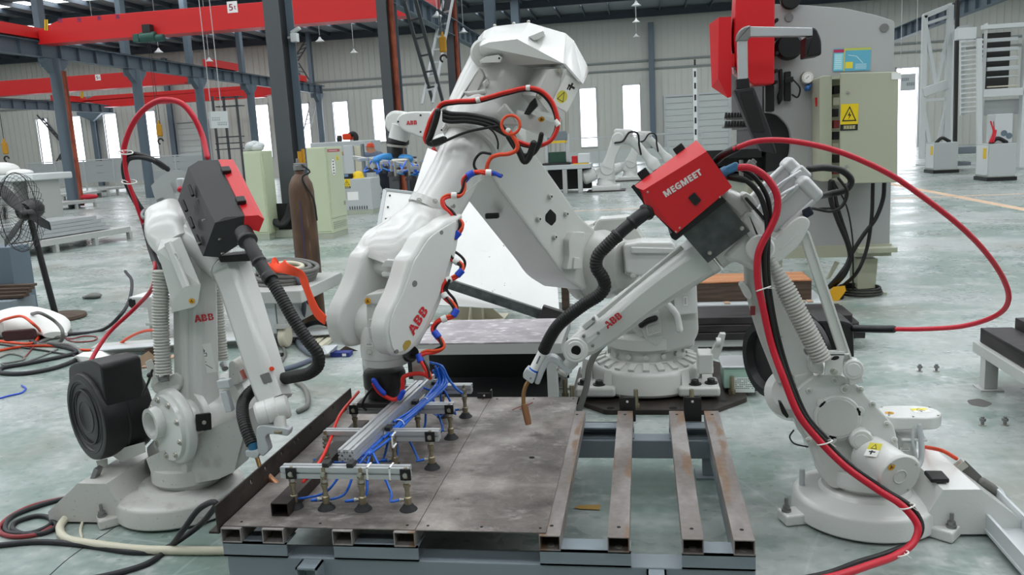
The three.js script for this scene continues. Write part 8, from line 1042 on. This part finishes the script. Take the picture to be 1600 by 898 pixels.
  // wrapped bundles at the far left
  const bz = -15, wb = thing('wrapped_stack', 'stack of white film wrapped panels at the far left edge behind the fan', 'stack', V(P(20, 290, bz).x, 0, bz)); part(wb, 'slab', bx(P(-20, 285, bz).x, P(0, 285, bz).y, bz - 1.2, P(52, 285, bz).x, P(0, 274, bz).y, bz, 0.03), M.whitepaint); part(wb, 'leg', bx(P(2, 300, bz).x, 0, bz - 0.9, P(16, 300, bz).x, P(0, 285, bz).y, bz - 0.1), M.bench); part(wb, 'leg', bx(P(38, 300, bz).x, 0, bz - 0.9, P(46, 300, bz).x, P(0, 285, bz).y, bz - 0.1), M.bench); part(wb, 'film_bundle', [ball(P(2, 265, bz - 0.4), 0.3, 12, 1.2, 0.5, 1), ball(P(30, 270, bz - 0.4), 0.22, 12, 1.3, 0.35, 1)], M.paper);
  // helmets of things on top of the left cabinet
  const lc = G(379, 376), lb2 = thing('plastic_bag', 'crumpled grey plastic bundle on top of the left green cabinet', 'bag', P(416, 232, lc.z - 0.4)); part(lb2, 'bag', [0, 1, 2, 3, 4].map((i) => ball(V(0, 0, 0), 0.09 + 0.025 * (i % 2), 10, 1.2, 0.7, 0.9).translate(P(391 + i * 3.6, 232, lc.z - 0.22).x, P(379, 237, lc.z).y + 0.065 + 0.03 * (i % 3), lc.z - 0.22)), M.whitegrey);
}
// ---------- worker in the background ----------
{
  const g = G(603, 311), s = 1.0, t = thing('person', 'worker with an orange hard hat and dark trousers, one arm stretched to the left', 'person', g.clone()), q = (x, y, z = 0) => V(g.x + x, y, g.z + z);
  const body = (caps, n, pad, mat, nm) => { const lo = V(1e9, 1e9, 1e9), hi = V(-1e9, -1e9, -1e9); for (const [a, b, r, r2] of caps) for (const [p, k] of [[a, r], [b, r2]]) { lo.min(p.clone().addScalar(-k - pad)); hi.max(p.clone().addScalar(k + pad)); } const cell = n, d = hi.clone().sub(lo), nx = Math.ceil(d.x / cell), ny = Math.ceil(d.y / cell), nz = Math.ceil(d.z / cell); const f = (p) => { let m = 0; for (const [a, b, r, r2] of caps) { const ab = b.clone().sub(a), h = clamp(p.clone().sub(a).dot(ab) / ab.lengthSq()); const dd = p.distanceTo(a.clone().addScaledVector(ab, h)) - (r + (r2 - r) * h); m += Math.exp(-dd * 28); } return -Math.log(Math.max(m, 1e-12)) / 28; };
    const val = [], id = (i, j, k) => (i * (ny + 1) + j) * (nz + 1) + k; for (let i = 0; i <= nx; i++) for (let j = 0; j <= ny; j++) for (let k = 0; k <= nz; k++) val.push(f(V(lo.x + i * cell, lo.y + j * cell, lo.z + k * cell)));
    // surface nets
    const vi = new Map(), pos = [], idx = []; for (let i = 0; i < nx; i++) for (let j = 0; j < ny; j++) for (let k = 0; k < nz; k++) { let c = 0, sx = 0, sy = 0, sz = 0, neg = 0; const C = (a, b, e) => val[id(i + a, j + b, k + e)]; for (const [a, b] of [[0, 1], [2, 3], [4, 5], [6, 7], [0, 2], [1, 3], [4, 6], [5, 7], [0, 4], [1, 5], [2, 6], [3, 7]]) { const A = [a & 1, a >> 1 & 1, a >> 2], B = [b & 1, b >> 1 & 1, b >> 2], va = C(...A), vb = C(...B); if (va < 0 !== vb < 0) { const u = va / (va - vb); sx += A[0] + (B[0] - A[0]) * u; sy += A[1] + (B[1] - A[1]) * u; sz += A[2] + (B[2] - A[2]) * u; c++; } } if (c) { vi.set(id(i, j, k), pos.length / 3); pos.push(lo.x + (i + sx / c) * cell, lo.y + (j + sy / c) * cell, lo.z + (k + sz / c) * cell); } }
    const quad4 = (a, b, c, d2, fl) => { const A = vi.get(a), B = vi.get(b), Cc = vi.get(c), D = vi.get(d2); if ([A, B, Cc, D].includes(undefined)) return; fl ? idx.push(A, B, Cc, A, Cc, D) : idx.push(A, Cc, B, A, D, Cc); };
    for (let i = 1; i < nx; i++) for (let j = 1; j < ny; j++) for (let k = 1; k < nz; k++) { const a = val[id(i, j, k)] < 0; if (a !== val[id(i + 1, j, k)] < 0) quad4(id(i, j - 1, k - 1), id(i, j, k - 1), id(i, j, k), id(i, j - 1, k), a); if (a !== val[id(i, j + 1, k)] < 0) quad4(id(i - 1, j, k - 1), id(i - 1, j, k), id(i, j, k), id(i, j, k - 1), a); if (a !== val[id(i, j, k + 1)] < 0) quad4(id(i - 1, j - 1, k), id(i, j - 1, k), id(i, j, k), id(i - 1, j, k), a); }
    const ge = new THREE.BufferGeometry(); ge.setAttribute('position', new THREE.Float32BufferAttribute(pos, 3)); ge.setIndex(idx); ge.computeVertexNormals(); return part(t, nm, ge, mat); };
  const hd = q(-0.36, 1.55, 0), nk = q(-0.3, 1.4), hip = q(-0.02, 0.88), shL = q(-0.5, 1.34, 0.12), shR = q(-0.12, 1.34, -0.14), elb = q(-0.82, 1.36, 0.16), hnd = q(-1.08, 1.44, 0.16);
  const fing = [0, 1, 2, 3].map((i) => [hnd, hnd.clone().add(V(-0.1 + 0.008 * Math.abs(i - 1), 0.03 - i * 0.02, 0.0)), 0.014, 0.011]); fing.push([hnd, hnd.clone().add(V(-0.04, 0.05, 0.04)), 0.014, 0.012]);
  const pb = body([[hd.clone().add(V(0, -0.02, 0)), hd.clone().add(V(0, 0.05, 0)), 0.085, 0.095], [nk, hd, 0.055, 0.055], [hip, nk, 0.13, 0.12], [shL, shR, 0.07, 0.07], [shL, elb, 0.055, 0.043], [elb, hnd, 0.042, 0.03], ...fing, [hd.clone().add(V(-0.08, -0.01, 0)), hd.clone().add(V(-0.115, -0.03, 0)), 0.02, 0.016], [shR, q(0.1, 1.12, -0.1), 0.055, 0.045], [q(0.1, 1.12, -0.1), q(-0.1, 0.98, 0.1), 0.042, 0.035], [hip, q(-0.02, 0.48, 0.06), 0.1, 0.065], [q(-0.02, 0.48, 0.06), q(0.05, 0.09, 0.04), 0.06, 0.045], [hip, q(0.08, 0.46, -0.1), 0.1, 0.065], [q(0.08, 0.46, -0.1), q(0.14, 0.09, -0.14), 0.06, 0.045]], 0.028, 0.05, M.skin, 'body');
  body([[q(-0.02, 0.94), nk.clone().add(V(0.02, -0.06, 0)), 0.165, 0.145], [shL, shR, 0.085, 0.085], [shL, lerpV(shL, elb, 0.55), 0.075, 0.068], [shR, lerpV(shR, q(0.1, 1.12, -0.1), 0.7), 0.075, 0.066]], 0.03, 0.05, M.bluecloth, 'shirt');
  body([[q(-0.02, 0.95), hip, 0.15, 0.15], [hip, q(-0.02, 0.48, 0.06), 0.125, 0.09], [q(-0.02, 0.48, 0.06), q(0.05, 0.1, 0.04), 0.085, 0.07], [hip, q(0.08, 0.46, -0.1), 0.125, 0.09], [q(0.08, 0.46, -0.1), q(0.14, 0.1, -0.14), 0.085, 0.07]], 0.03, 0.05, M.navy, 'trousers');
  part(t, 'boot', loft([[q(0.1, 0.06, 0.03), 0.05, 0.06, 3, V(0, 0, 1)], [q(-0.16, 0.045, 0.08), 0.045, 0.045, 2.5, V(0, 0, 1)]], 4, 16), M.oldwood); part(t, 'boot', loft([[q(0.2, 0.06, -0.15), 0.05, 0.06, 3, V(0, 0, 1)], [q(-0.06, 0.045, -0.12), 0.045, 0.045, 2.5, V(0, 0, 1)]], 4, 16), M.oldwood);
  part(t, 'hard_hat', [lathe(hd.clone().add(V(0, 0.04, 0)), V(0.1, 1, 0), [[0.125, 0], [0.13, 0.01], [0.118, 0.04], [0.1, 0.09], [0.05, 0.125], [0, 0.13]], 22), hull([V(-0.1, 0.04, -0.08), V(-0.1, 0.04, 0.08), V(-0.18, 0.035, 0.04), V(-0.18, 0.035, -0.04), V(-0.1, 0.055, 0)].map((p) => p.add(hd)))], M.orange); part(t, 'eye', [ball(hd.clone().add(V(-0.085, 0.01, 0.035)), 0.011, 8), ball(hd.clone().add(V(-0.085, 0.01, -0.035)), 0.011, 8)].slice(0, 1), M.black);
}
// ---------- standing fan ----------
{
  const b = G(88, 498), z = b.z, q = (x, y, d = 0) => P(x, y, z + d), t = thing('standing_fan', 'black standing fan with a wire guard at the left edge', 'fan', b.clone()), hb = q(37, 333, 0.05), ax = V(-0.45, 0.05, 0.9).normalize(), pl = plane(q(16, 336, 0.3), ax), C = PL(23, 332, pl);
  part(t, 'pole', cyl(V(b.x, 0.03, z), q(48, 344), 0.03, 0.028, 14), M.plastic); part(t, 'base', lathe(b.clone(), V(0, 1, 0), [[0, 0], [0.27, 0], [0.28, 0.01], [0.27, 0.035], [0.05, 0.05], [0, 0.05]], 36), M.oldwood, 'dusty round base'); part(t, 'motor', [loft([[q(58, 325, -0.15), 0.07, 0.07, 2, V(0, 1, 0)], [q(52, 326, -0.05), 0.1, 0.1, 2, V(0, 1, 0)], [q(36, 331, 0.1), 0.085, 0.085, 2, V(0, 1, 0)]], 4, 20), bar(q(50, 345), q(46, 332), 0.05, 0.05, 0.01)], M.plastic);
  const hub = PL(28, 336, pl).addScaledVector(ax, -0.08); part(t, 'hub', cyl(hub.clone().addScaledVector(ax, -0.06), hub.clone().addScaledVector(ax, 0.06), 0.05, 0.04, 18, 0.01), M.black);
  for (const [x, y] of [[-10, 284], [78, 353], [8, 380]]) { const e = PL(x, y, plane(hub, ax)), d = e.clone().sub(hub).normalize(), s = ax.clone().cross(d); part(t, 'blade', loft([[hub.clone().addScaledVector(d, 0.03), 0.03, 0.012, 2, s.clone().addScaledVector(ax, 0.5)], [lerpV(hub, e, 0.5), 0.065, 0.008, 2.2, s.clone().addScaledVector(ax, 0.35)], [e, 0.045, 0.006, 2.2, s.clone().addScaledVector(ax, 0.25)]], 5, 14), M.plastic); }
  const R = 0.37, wires = [], dome = (r, k) => C.clone().addScaledVector(pl.u, Math.cos(k) * r * R).addScaledVector(pl.v, Math.sin(k) * r * R); for (let i = 0; i < 34; i++) { const a = i / 34 * 6.283; wires.push(new THREE.TubeGeometry(curve([C.clone().addScaledVector(ax, 0.09), dome(0.6, a).addScaledVector(ax, 0.075), dome(0.92, a).addScaledVector(ax, 0.02), dome(1, a).addScaledVector(ax, -0.03), dome(0.9, a).addScaledVector(ax, -0.12), dome(0.3, a).addScaledVector(ax, -0.16)]), 14, 0.0022, 4)); } part(t, 'guard_wire', wires, M.darksteel, null, { kind: 'stuff' }); for (const [r, o] of [[1, -0.03], [0.78, 0.055], [0.16, 0.09]]) part(t, 'guard_ring', torus(C.clone().addScaledVector(ax, o), ax, R * r, r === 1 ? 0.005 : 0.0022, 44, 5), M.darksteel);
  part(t, 'cord', tube([q(34, 350), q(30, 368), q(18, 382)], 0.006, 14, 6), M.black);
}
// ---------- floor clutter: cables, duct, carton, dolly ----------
const floorCable = (name, label, pts, r, mat, group, cat = 'cable') => solo(name, label, cat, tube(pts.map(([x, y, h]) => G(x, y, (h ?? 0) + r)), r, pts.length * 9, 8), mat, group);
{
  const cg = undefined;
  floorCable('floor_cable', 'thick grey cable looping wide on the floor below the fan at left', [[196, 424, 0.35], [206, 440, 0.3], [190, 490, 0.15], [160, 515], [110, 522], [60, 524], [48, 530], [60, 536], [90, 540], [120, 550], [100, 556], [40, 568], [5, 574], [2, 582], [40, 583], [80, 576], [110, 566], [118, 562]], 0.016, M.darkcable);
  floorCable('floor_cable', 'grey cable arching over the white bag on the floor at left', [[50, 490, 0.2], [66, 490, 0.25], [86, 502, 0.15], [98, 520, 0.08], [94, 534], [70, 537], [50, 532], [60, 524], [84, 516], [104, 514], [110, 518], [96, 526], [80, 528], [60, 538], [104, 538], [128, 552]], 0.015, M.greycable);
  floorCable('floor_cable', 'bright red-orange hose over the white bag on the floor at left', [[-6, 506, 0.1], [10, 498, 0.22], [34, 494, 0.26], [52, 506, 0.22], [62, 522, 0.02], [50, 536], [10, 534], [-4, 532]], 0.012, M.orange); floorCable('floor_cable', 'orange-red hose running right along the floor to the white bench', [[-5, 548], [30, 542], [80, 540], [120, 546], [160, 546], [176, 543], [200, 528, 0.1], [222, 518, 0.22], [243, 515, 0.3]], 0.011, M.orange);
  floorCable('floor_cable', 'long thin dark cable crossing the floor from the left edge to the carton', [[-5, 537], [60, 546], [120, 556], [180, 563], [228, 570]], 0.008, M.darkcable); floorCable('floor_cable', 'dark cable end running from the black drum toward the carton', [[180, 574], [196, 568], [204, 564]], 0.012, M.darkcable);
  floorCable('floor_cable', 'pale thin cord coiled near the left edge of the floor', [[-4, 560], [14, 553], [34, 556], [36, 562], [16, 566], [2, 568], [20, 570], [50, 562], [76, 552], [90, 545]], 0.007, M.greycable); floorCable('floor_cable', 'thin brownish cord winding beside the white bag', [[104, 530], [120, 534], [146, 532], [150, 526], [130, 525], [112, 529], [70, 520], [60, 532], [44, 552], [36, 561]], 0.006, M.rubber2);
  // bag
  { const c = G(40, 535), t = thing('white_bag', 'white sack with a dark red open side lying under the orange hose', 'bag', c.clone()); part(t, 'sack', [loft([[G(-14, 528).setY(0.1), 0.2, 0.12, 2.4, V(0, 0, 1)], [G(30, 522).setY(0.12), 0.24, 0.13, 2.4, V(0, 0, 1)], [G(74, 524).setY(0.1), 0.2, 0.1, 2.2, V(0, 0, 1)], [G(88, 530).setY(0.04), 0.1, 0.03, 2, V(0, 0, 1)]], 6, 24)], M.paper); part(t, 'dark_side', cut([[0, 518], [50, 514], [54, 530], [6, 534]], zplane(c.z + 0.3), 0.05, 0.01, 5), std({ color: 0x3a1216, roughness: 0.7 })); }
  { const c = G(138, 556), t = thing('white_paper', 'crumpled white sheet on the floor above the black drum', 'paper', c.clone()); part(t, 'sheet', hull([[106, 562, 0], [130, 550, 0.05], [158, 548, 0.06], [180, 552, 0], [164, 560, 0.03], [130, 566, 0], [120, 556, 0.05]].map(([x, y, h]) => G(x, y, h + 0.002))), M.paper); }
  { const g = G(225, 572), z = g.z, t = thing('cardboard_box', 'torn open brown cardboard box behind the left robot', 'box', g.clone()); const w = 0.012; part(t, 'flap', hull([[200, 570], [232, 548], [246, 560], [214, 576]].flatMap(([x, y]) => [P(x, y, z + 0.1), P(x, y, z + 0.1 - w)])), M.cardboard); part(t, 'side', hull([[226, 545], [243, 541], [246, 562], [238, 576], [232, 574]].flatMap(([x, y]) => [P(x, y, z), P(x, y, z - w)])), M.oldwood); part(t, 'bottom', bx(P(215, 575, z).x, 0, z - 0.3, P(246, 575, z).x, 0.01, z + 0.06), M.cardboard); }
  { const c = G(147, 466), t = thing('dirty_rag', 'small grey lump of rag on the open floor right of the fan pole', 'rag', c.clone()); part(t, 'rag', [ball(c.clone().setY(0.03), 0.07, 10, 1.4, 0.5, 1), ball(c.clone().add(V(-0.08, 0.02, 0)), 0.05, 8, 1.3, 0.4, 1)], M.greycable); }
  // grey post foot and pallets at the far left
  { const g = G(4, 492), t = thing('short_post', 'short grey steel post at the far left edge beside the fan', 'post', V(g.x - 0.1, 0, g.z - 0.2)); part(t, 'post', bx(g.x - 0.36, 0, g.z - 0.4, P(10, 440, g.z).x, P(5, 388, g.z).y, g.z - 0.1, 0.01), M.framelight); const p = thing('pallet_pile', 'pile of grey box and broken brown boards at the left edge by the fan', 'boards', G(25, 500)); part(p, 'box', bx(g.x - 0.4, 0, g.z - 0.05, P(54, 490, g.z).x, 0.2, g.z + 0.3, 0.01), M.greypaint); [0, 1, 2, 3].forEach((i) => part(p, 'board', bar(V(g.x - 0.4, 0.225 + i * 0.026, g.z + 0.26 - i * 0.08), V(P(60 - i * 2, 480, g.z).x, 0.225 + i * 0.026, g.z + 0.14 - i * 0.06), 0.1, 0.025), M.oldwood)); }
  // floor ducts
  const da = G(150, 548), db = G(300, 536), du = thing('floor_duct', 'long white cable duct lying on the floor behind the left robot', 'duct', lerpV(da, db, 0.5)); part(du, 'duct', bar(G(148, 545, 0.03), G(560, 516, 0.03), 0.16, 0.06, 0.006), M.bench); part(du, 'lid', bar(G(148, 545, 0.064), G(560, 516, 0.064), 0.13, 0.008), M.whitegrey);
  const wa = thing('white_planks', 'pale wooden slats lying on the floor left of the big robot arm', 'planks', G(500, 525)); [[478, 540, 560, 470], [486, 543, 566, 476], [496, 545, 574, 484]].forEach(([a, b, c, d]) => part(wa, 'slat', bar(G(a, b, 0.02), G(c, d, 0.02), 0.05, 0.035, 0.003), M.beige));
  // white bench left of left robot, behind
  const z = G(238, 530).z, wbn = thing('white_bench', 'small white bench frame behind the left robot with a grey cable over it', 'bench', V(P(225, 530, z).x, 0, z)); const q = (x, y, k = z) => P(x, y, k); const yb = q(220, 466).y; part(wbn, 'top', bx(q(202, 466).x, yb, z - 0.7, q(300, 466).x, yb + 0.012, z), M.whitepaint); part(wbn, 'frame', [bx(q(202, 466).x, yb - 0.08, z - 0.06, q(300, 466).x, yb, z), bx(q(202, 466).x, yb - 0.08, z - 0.7, q(206, 466).x, yb, z)], M.bench); for (const x of [238, 290]) part(wbn, 'leg', [bx(q(x, 500).x - 0.03, 0, z - 0.06, q(x, 500).x + 0.03, yb - 0.08, z), bx(q(x, 505).x - 0.05, q(x, 508).y, z - 0.08, q(x, 505).x + 0.05, q(x, 504).y, z + 0.02)], M.bench); part(wbn, 'dark_end', bx(q(202, 474).x - 0.002, yb - 0.07, z - 0.07, q(212, 474).x, yb - 0.01, z + 0.003), M.black);
  // dolly with cable coils and the orange strap
  const dz = G(430, 548).z, d = (x, y, k = 0) => P(x, y, dz + k), dl = thing('cable_dolly', 'low white dolly loaded with grey cable coils behind the left robot', 'trolley', d(420, 545).setY(0)); const dy = d(420, 455).y; part(dl, 'deck', bx(d(360, 455).x, dy - 0.1, dz - 0.9, d(470, 455).x, dy, dz, 0.01), M.bench); part(dl, 'skirt', bx(d(370, 480).x, 0.12, dz - 0.85, d(424, 480).x, dy - 0.1, dz - 0.06, 0.01), M.whitegrey); for (const x of [374, 434]) { const c = d(x, 500).setY(0.09); part(dl, 'caster', [cyl(c.clone().add(V(-0.03, 0, -0.1)), c.clone().add(V(0.03, 0, -0.1)), 0.085, 0.085, 22, 0.01)], M.beige); part(dl, 'caster_fork', [bx(c.x - 0.05, 0.17, dz - 0.18, c.x + 0.05, 0.2, dz - 0.02), bx(c.x - 0.03, 0.2, dz - 0.14, c.x + 0.03, dy - 0.1, dz - 0.06)], M.bench); }
  ['inner', 'middle', 'outer'].forEach((n, k) => { const t = solo('cable_coil', ['innermost pale beige', 'middle grey', 'outermost grey'][k] + ' cable coil lying on the white dolly', 'cable coil', [0, 1, 2, 3].map((i) => torus(V(d(405, 450).x + 0.02 * i, dy + 0.022 + i * 0.036, dz - 0.45), V(0.05 * i, 1, 0.06), 0.13 + 0.06 * k - 0.008 * i, 0.018, 40, 8)), k ? M.greycable : M.beige, 'cable coils on the dolly'); });
  solo('cargo_strap', 'bright orange webbing strap trailing from the dolly to the foot of the gas cylinder', 'strap', [[d(415, 418, -0.2), d(432, 414, -0.1), d(450, 420, 0.1), d(470, 430, 0.15), d(482, 458, 0.18), d(494, 486, 0.2), d(508, 500, 0.25)]].map((p) => { const n = p.length, s = p.map((v, i) => [v, 0.045 + 0.02 * (i % 2), 0.008, 3, V(0.6, 0.5 - (i % 2) * 0.5, 0.5)]); return loft(s, 6, 16); }), M.strap);
  floorCable('floor_cable', 'blue-grey cable hanging from the dolly to the floor by the gas cylinder', [[452, 430, 0.5], [466, 436, 0.5], [474, 460, 0.35], [474, 490, 0.15], [468, 512, 0.02], [466, 536], [480, 550], [492, 556]], 0.02, std({ color: 0x5c6470, roughness: 0.6 })); floorCable('floor_cable', 'dark cables drooping under the right end of the dolly', [[456, 440, 0.45], [458, 470, 0.25], [470, 490, 0.15], [486, 488, 0.1], [480, 470, 0.25], [472, 450, 0.4]], 0.015, M.darkcable); floorCable('floor_cable', 'grey cable arching on the floor left of the big robot wrist', [[470, 514], [484, 506, 0.05], [504, 504, 0.08], [522, 512, 0.04], [528, 522]], 0.022, M.darkcable); floorCable('floor_cable', 'thick blue-grey cable pair curving toward the black torch hose', [[486, 562], [460, 572], [430, 580], [416, 584], [400, 592]], 0.018, std({ color: 0x596070, roughness: 0.6 }));
  floorCable('floor_cable', 'grey hose bend on the floor behind the left robot wrist', [[462, 596], [474, 604], [481, 620], [478, 636], [466, 642]], 0.016, M.greycable); floorCable('floor_cable', 'short dark cable loop with a red plug near the black torch hose', [[418, 542], [432, 537], [443, 544], [445, 556], [436, 566], [428, 564]], 0.012, M.greycable); { const c = G(424, 553), t = thing('red_plug', 'dark red cable plug on the floor behind the left robot wrist', 'plug', c.clone()); part(t, 'body', cyl(G(416, 552, 0.03), G(436, 554, 0.03), 0.028, 0.022, 14, 0.004), M.redcable); part(t, 'tip', cyl(G(436, 554, 0.03), G(442, 554, 0.03), 0.016, 0.016, 12), M.black); }
  { const c = G(531, 558), t = thing('blue_box', 'small dark blue carton on the floor left of the big robot wrist', 'box', c.clone()); part(t, 'carton', bx(c.x - 0.075, 0, c.z - 0.08, c.x + 0.075, 0.035, c.z, 0.002), std({ color: 0x1c2c78, roughness: 0.5 })); part(t, 'label', bx(c.x + 0.02, 0.008, c.z, c.x + 0.05, 0.028, c.z + 0.001), M.paper); }
  { const c = G(515, 545), t = thing('crumpled_paper', 'grey crumpled plastic and paper heap by the small blue carton', 'rubbish', c.clone()); part(t, 'sheet', hull([[496, 556, 0], [504, 540, 0.06], [528, 538, 0.08], [526, 548, 0.02], [512, 552, 0.05]].map(([x, y, h]) => G(x, y, h + 0.003))), M.whitegrey); part(t, 'scrap', hull([[526, 550, 0], [548, 544, 0.03], [560, 548, 0.0], [540, 540, 0.05]].map(([x, y, h]) => G(x, y, h + 0.003))), M.oldwood); }
  // foreground left cables
  floorCable('floor_cable', 'thick cream conduit bending on the floor from the left robot tail', [[160, 742, 0.14], [140, 752, 0.13], [120, 790, 0.04], [98, 815], [94, 830], [106, 842], [150, 850], [220, 858], [300, 860], [360, 860]], 0.017, M.beige); floorCable('floor_cable', 'thinner cream cable beside the thick conduit', [[152, 752, 0.12], [140, 786, 0.03], [126, 826], [128, 840]], 0.006, M.beige);
  floorCable('floor_cable', 'long dark grey cable across the bottom left corner, looping up against the table', [[-8, 852], [60, 846], [140, 852], [210, 862], [250, 860], [300, 830, 0.05], [330, 800, 0.16], [338, 786, 0.22], [332, 784, 0.22], [310, 796, 0.18], [286, 828, 0.1], [262, 858], [230, 880], [160, 900], [90, 910]], 0.0115, M.darkcable);
  floorCable('floor_cable', 'dark coiled cable on the floor left of the left robot foot', [[160, 764, 0.02], [120, 774], [60, 790], [20, 806], [8, 822], [16, 832], [50, 832], [78, 820], [76, 808], [54, 806], [24, 816], [20, 826], [40, 834], [70, 832], [88, 822], [80, 812]], 0.0105, M.darkcable); floorCable('floor_cable', 'dark red cable beside the dark coil left of the left robot foot', [[150, 768], [110, 776], [50, 790], [14, 808], [-2, 828], [20, 838], [60, 834], [80, 824]], 0.0095, std({ color: 0x8a2f33, roughness: 0.55 })); floorCable('floor_cable', 'short blue cable on the green floor at the left edge', [[-4, 623], [14, 618], [32, 614], [40, 607], [34, 602]], 0.006, M.bluetape);
  // right robot tail connector and cables
  const cz = -3.28, r = (x, y, k = 0) => P(x, y, cz + k), cn = thing('cable_connector', 'grey metal plug connector with cables at the tail of the right robot', 'connector', r(1508, 740)); part(cn, 'shell', [hull([[1486, 736], [1508, 719], [1534, 744], [1534, 756], [1512, 768], [1492, 750]].flatMap(([x, y]) => [r(x, y), r(x, y, -0.09)]))], std({ color: 0x6c6a66, roughness: 0.5, metalness: 0.4 })); part(cn, 'latch', [bar(r(1494, 732, 0.01), r(1508, 722, 0.01), 0.03, 0.03, 0.004), bar(r(1482, 740), r(1496, 752), 0.025, 0.03, 0.004)], M.zinc); part(cn, 'plug_body', [cyl(r(1474, 754), r(1490, 748), 0.022, 0.022, 14), bar(r(1456, 728), r(1472, 738), 0.02, 0.02, 0.004)], M.darksteel);
  const tc = (lb, pts, rad, m) => solo('tail_cable', lb, 'cable', tube(pts.map(([x, y, k]) => r(x, y, k ?? 0)), rad, pts.length * 9, 8), m);
  tc('orange hose entering the grey connector behind the right robot', [[1440, 698, -0.2], [1450, 699, -0.1], [1475, 705], [1494, 716]], 0.008, M.orange); tc('pale grey conduit running down from the grey connector at the right', [[1534, 752], [1552, 764], [1572, 785], [1586, 815, 0.1], [1604, 850, 0.2]], 0.018, M.greycable); tc('orange cable running off the right edge below the grey connector', [[1518, 766], [1534, 780], [1560, 795], [1582, 810, 0.1], [1605, 828, 0.15]], 0.011, M.orange); tc('black cable curling at the lower right edge', [[1510, 780], [1546, 790], [1580, 804, 0.1], [1596, 816, 0.1], [1584, 836, 0.15], [1590, 870, 0.2], [1604, 896, 0.25]], 0.006, M.hose); tc('thin white cable hanging below the grey connector', [[1536, 754], [1562, 764], [1574, 790, 0.05], [1570, 840, 0.1]], 0.006, M.whitegrey);
  const tr = thing('cable_tray', 'slanted white cable tray on the floor at the lower right edge', 'tray', G(1560, 830)); const ta = G(1532, 786, 0.03), tb2 = G(1650, 915, 0.03); part(tr, 'tray', [bar(ta, tb2, 0.14, 0.01), bar(ta.clone().add(V(-0.06, 0.03, 0.03)), tb2.clone().add(V(-0.06, 0.03, 0.03)), 0.01, 0.06), bar(ta.clone().add(V(0.06, 0.03, -0.03)), tb2.clone().add(V(0.06, 0.03, -0.03)), 0.01, 0.06)], M.whitegrey);
  [[[60, 915], [110, 870], [170, 830], [230, 790]]].forEach((l, i) => { struct('floor_joint', tube(l.map(([x, y]) => G(x, y, 0)), 0.0022, 20, 5).slice(0, 1), M.rubber).name = 'floor_joint_' + (i + 1); });
  // stains and scraps on the floor
  struct('floor_stain', [cut([[1510, 625], [1530, 622], [1552, 630], [1540, 636], [1516, 632]], { ...plane(V(0, 0.0012, 0), V(0, 1, 0), V(0, 0, -1)) }, 0.002, 0, 6)], std({ color: 0x5c5a58, roughness: 0.7 })); struct('floor_stain', cut([[1104, 708], [1116, 712], [1112, 730], [1100, 728]], plane(V(0, 0.0012, 0), V(0, 1, 0), V(0, 0, -1)), 0.002, 0, 4), std({ color: 0x4a4a48, roughness: 0.7 })).name = 'floor_stain_001';
  solo('tape_scrap', 'torn strip of brown tape on the floor under the bare table rails', 'tape', hull([[897, 793], [904, 789], [938, 788], [937, 796], [908, 795]].flatMap(([x, y]) => [G(x, y, 0.001), G(x, y, 0.004)])), std({ color: 0xa8843c, roughness: 0.6 }));
  solo('grey_conduit', 'grey conduit rising beside the left edge of the big robot foot', 'conduit', tube([[905, 640], [916, 605], [922, 570], [936, 545], [958, 525]].map(([x, y]) => P(x, y, -4.45)), 0.018, 40, 10), M.greycable);
}
renderer.render(scene, camera);
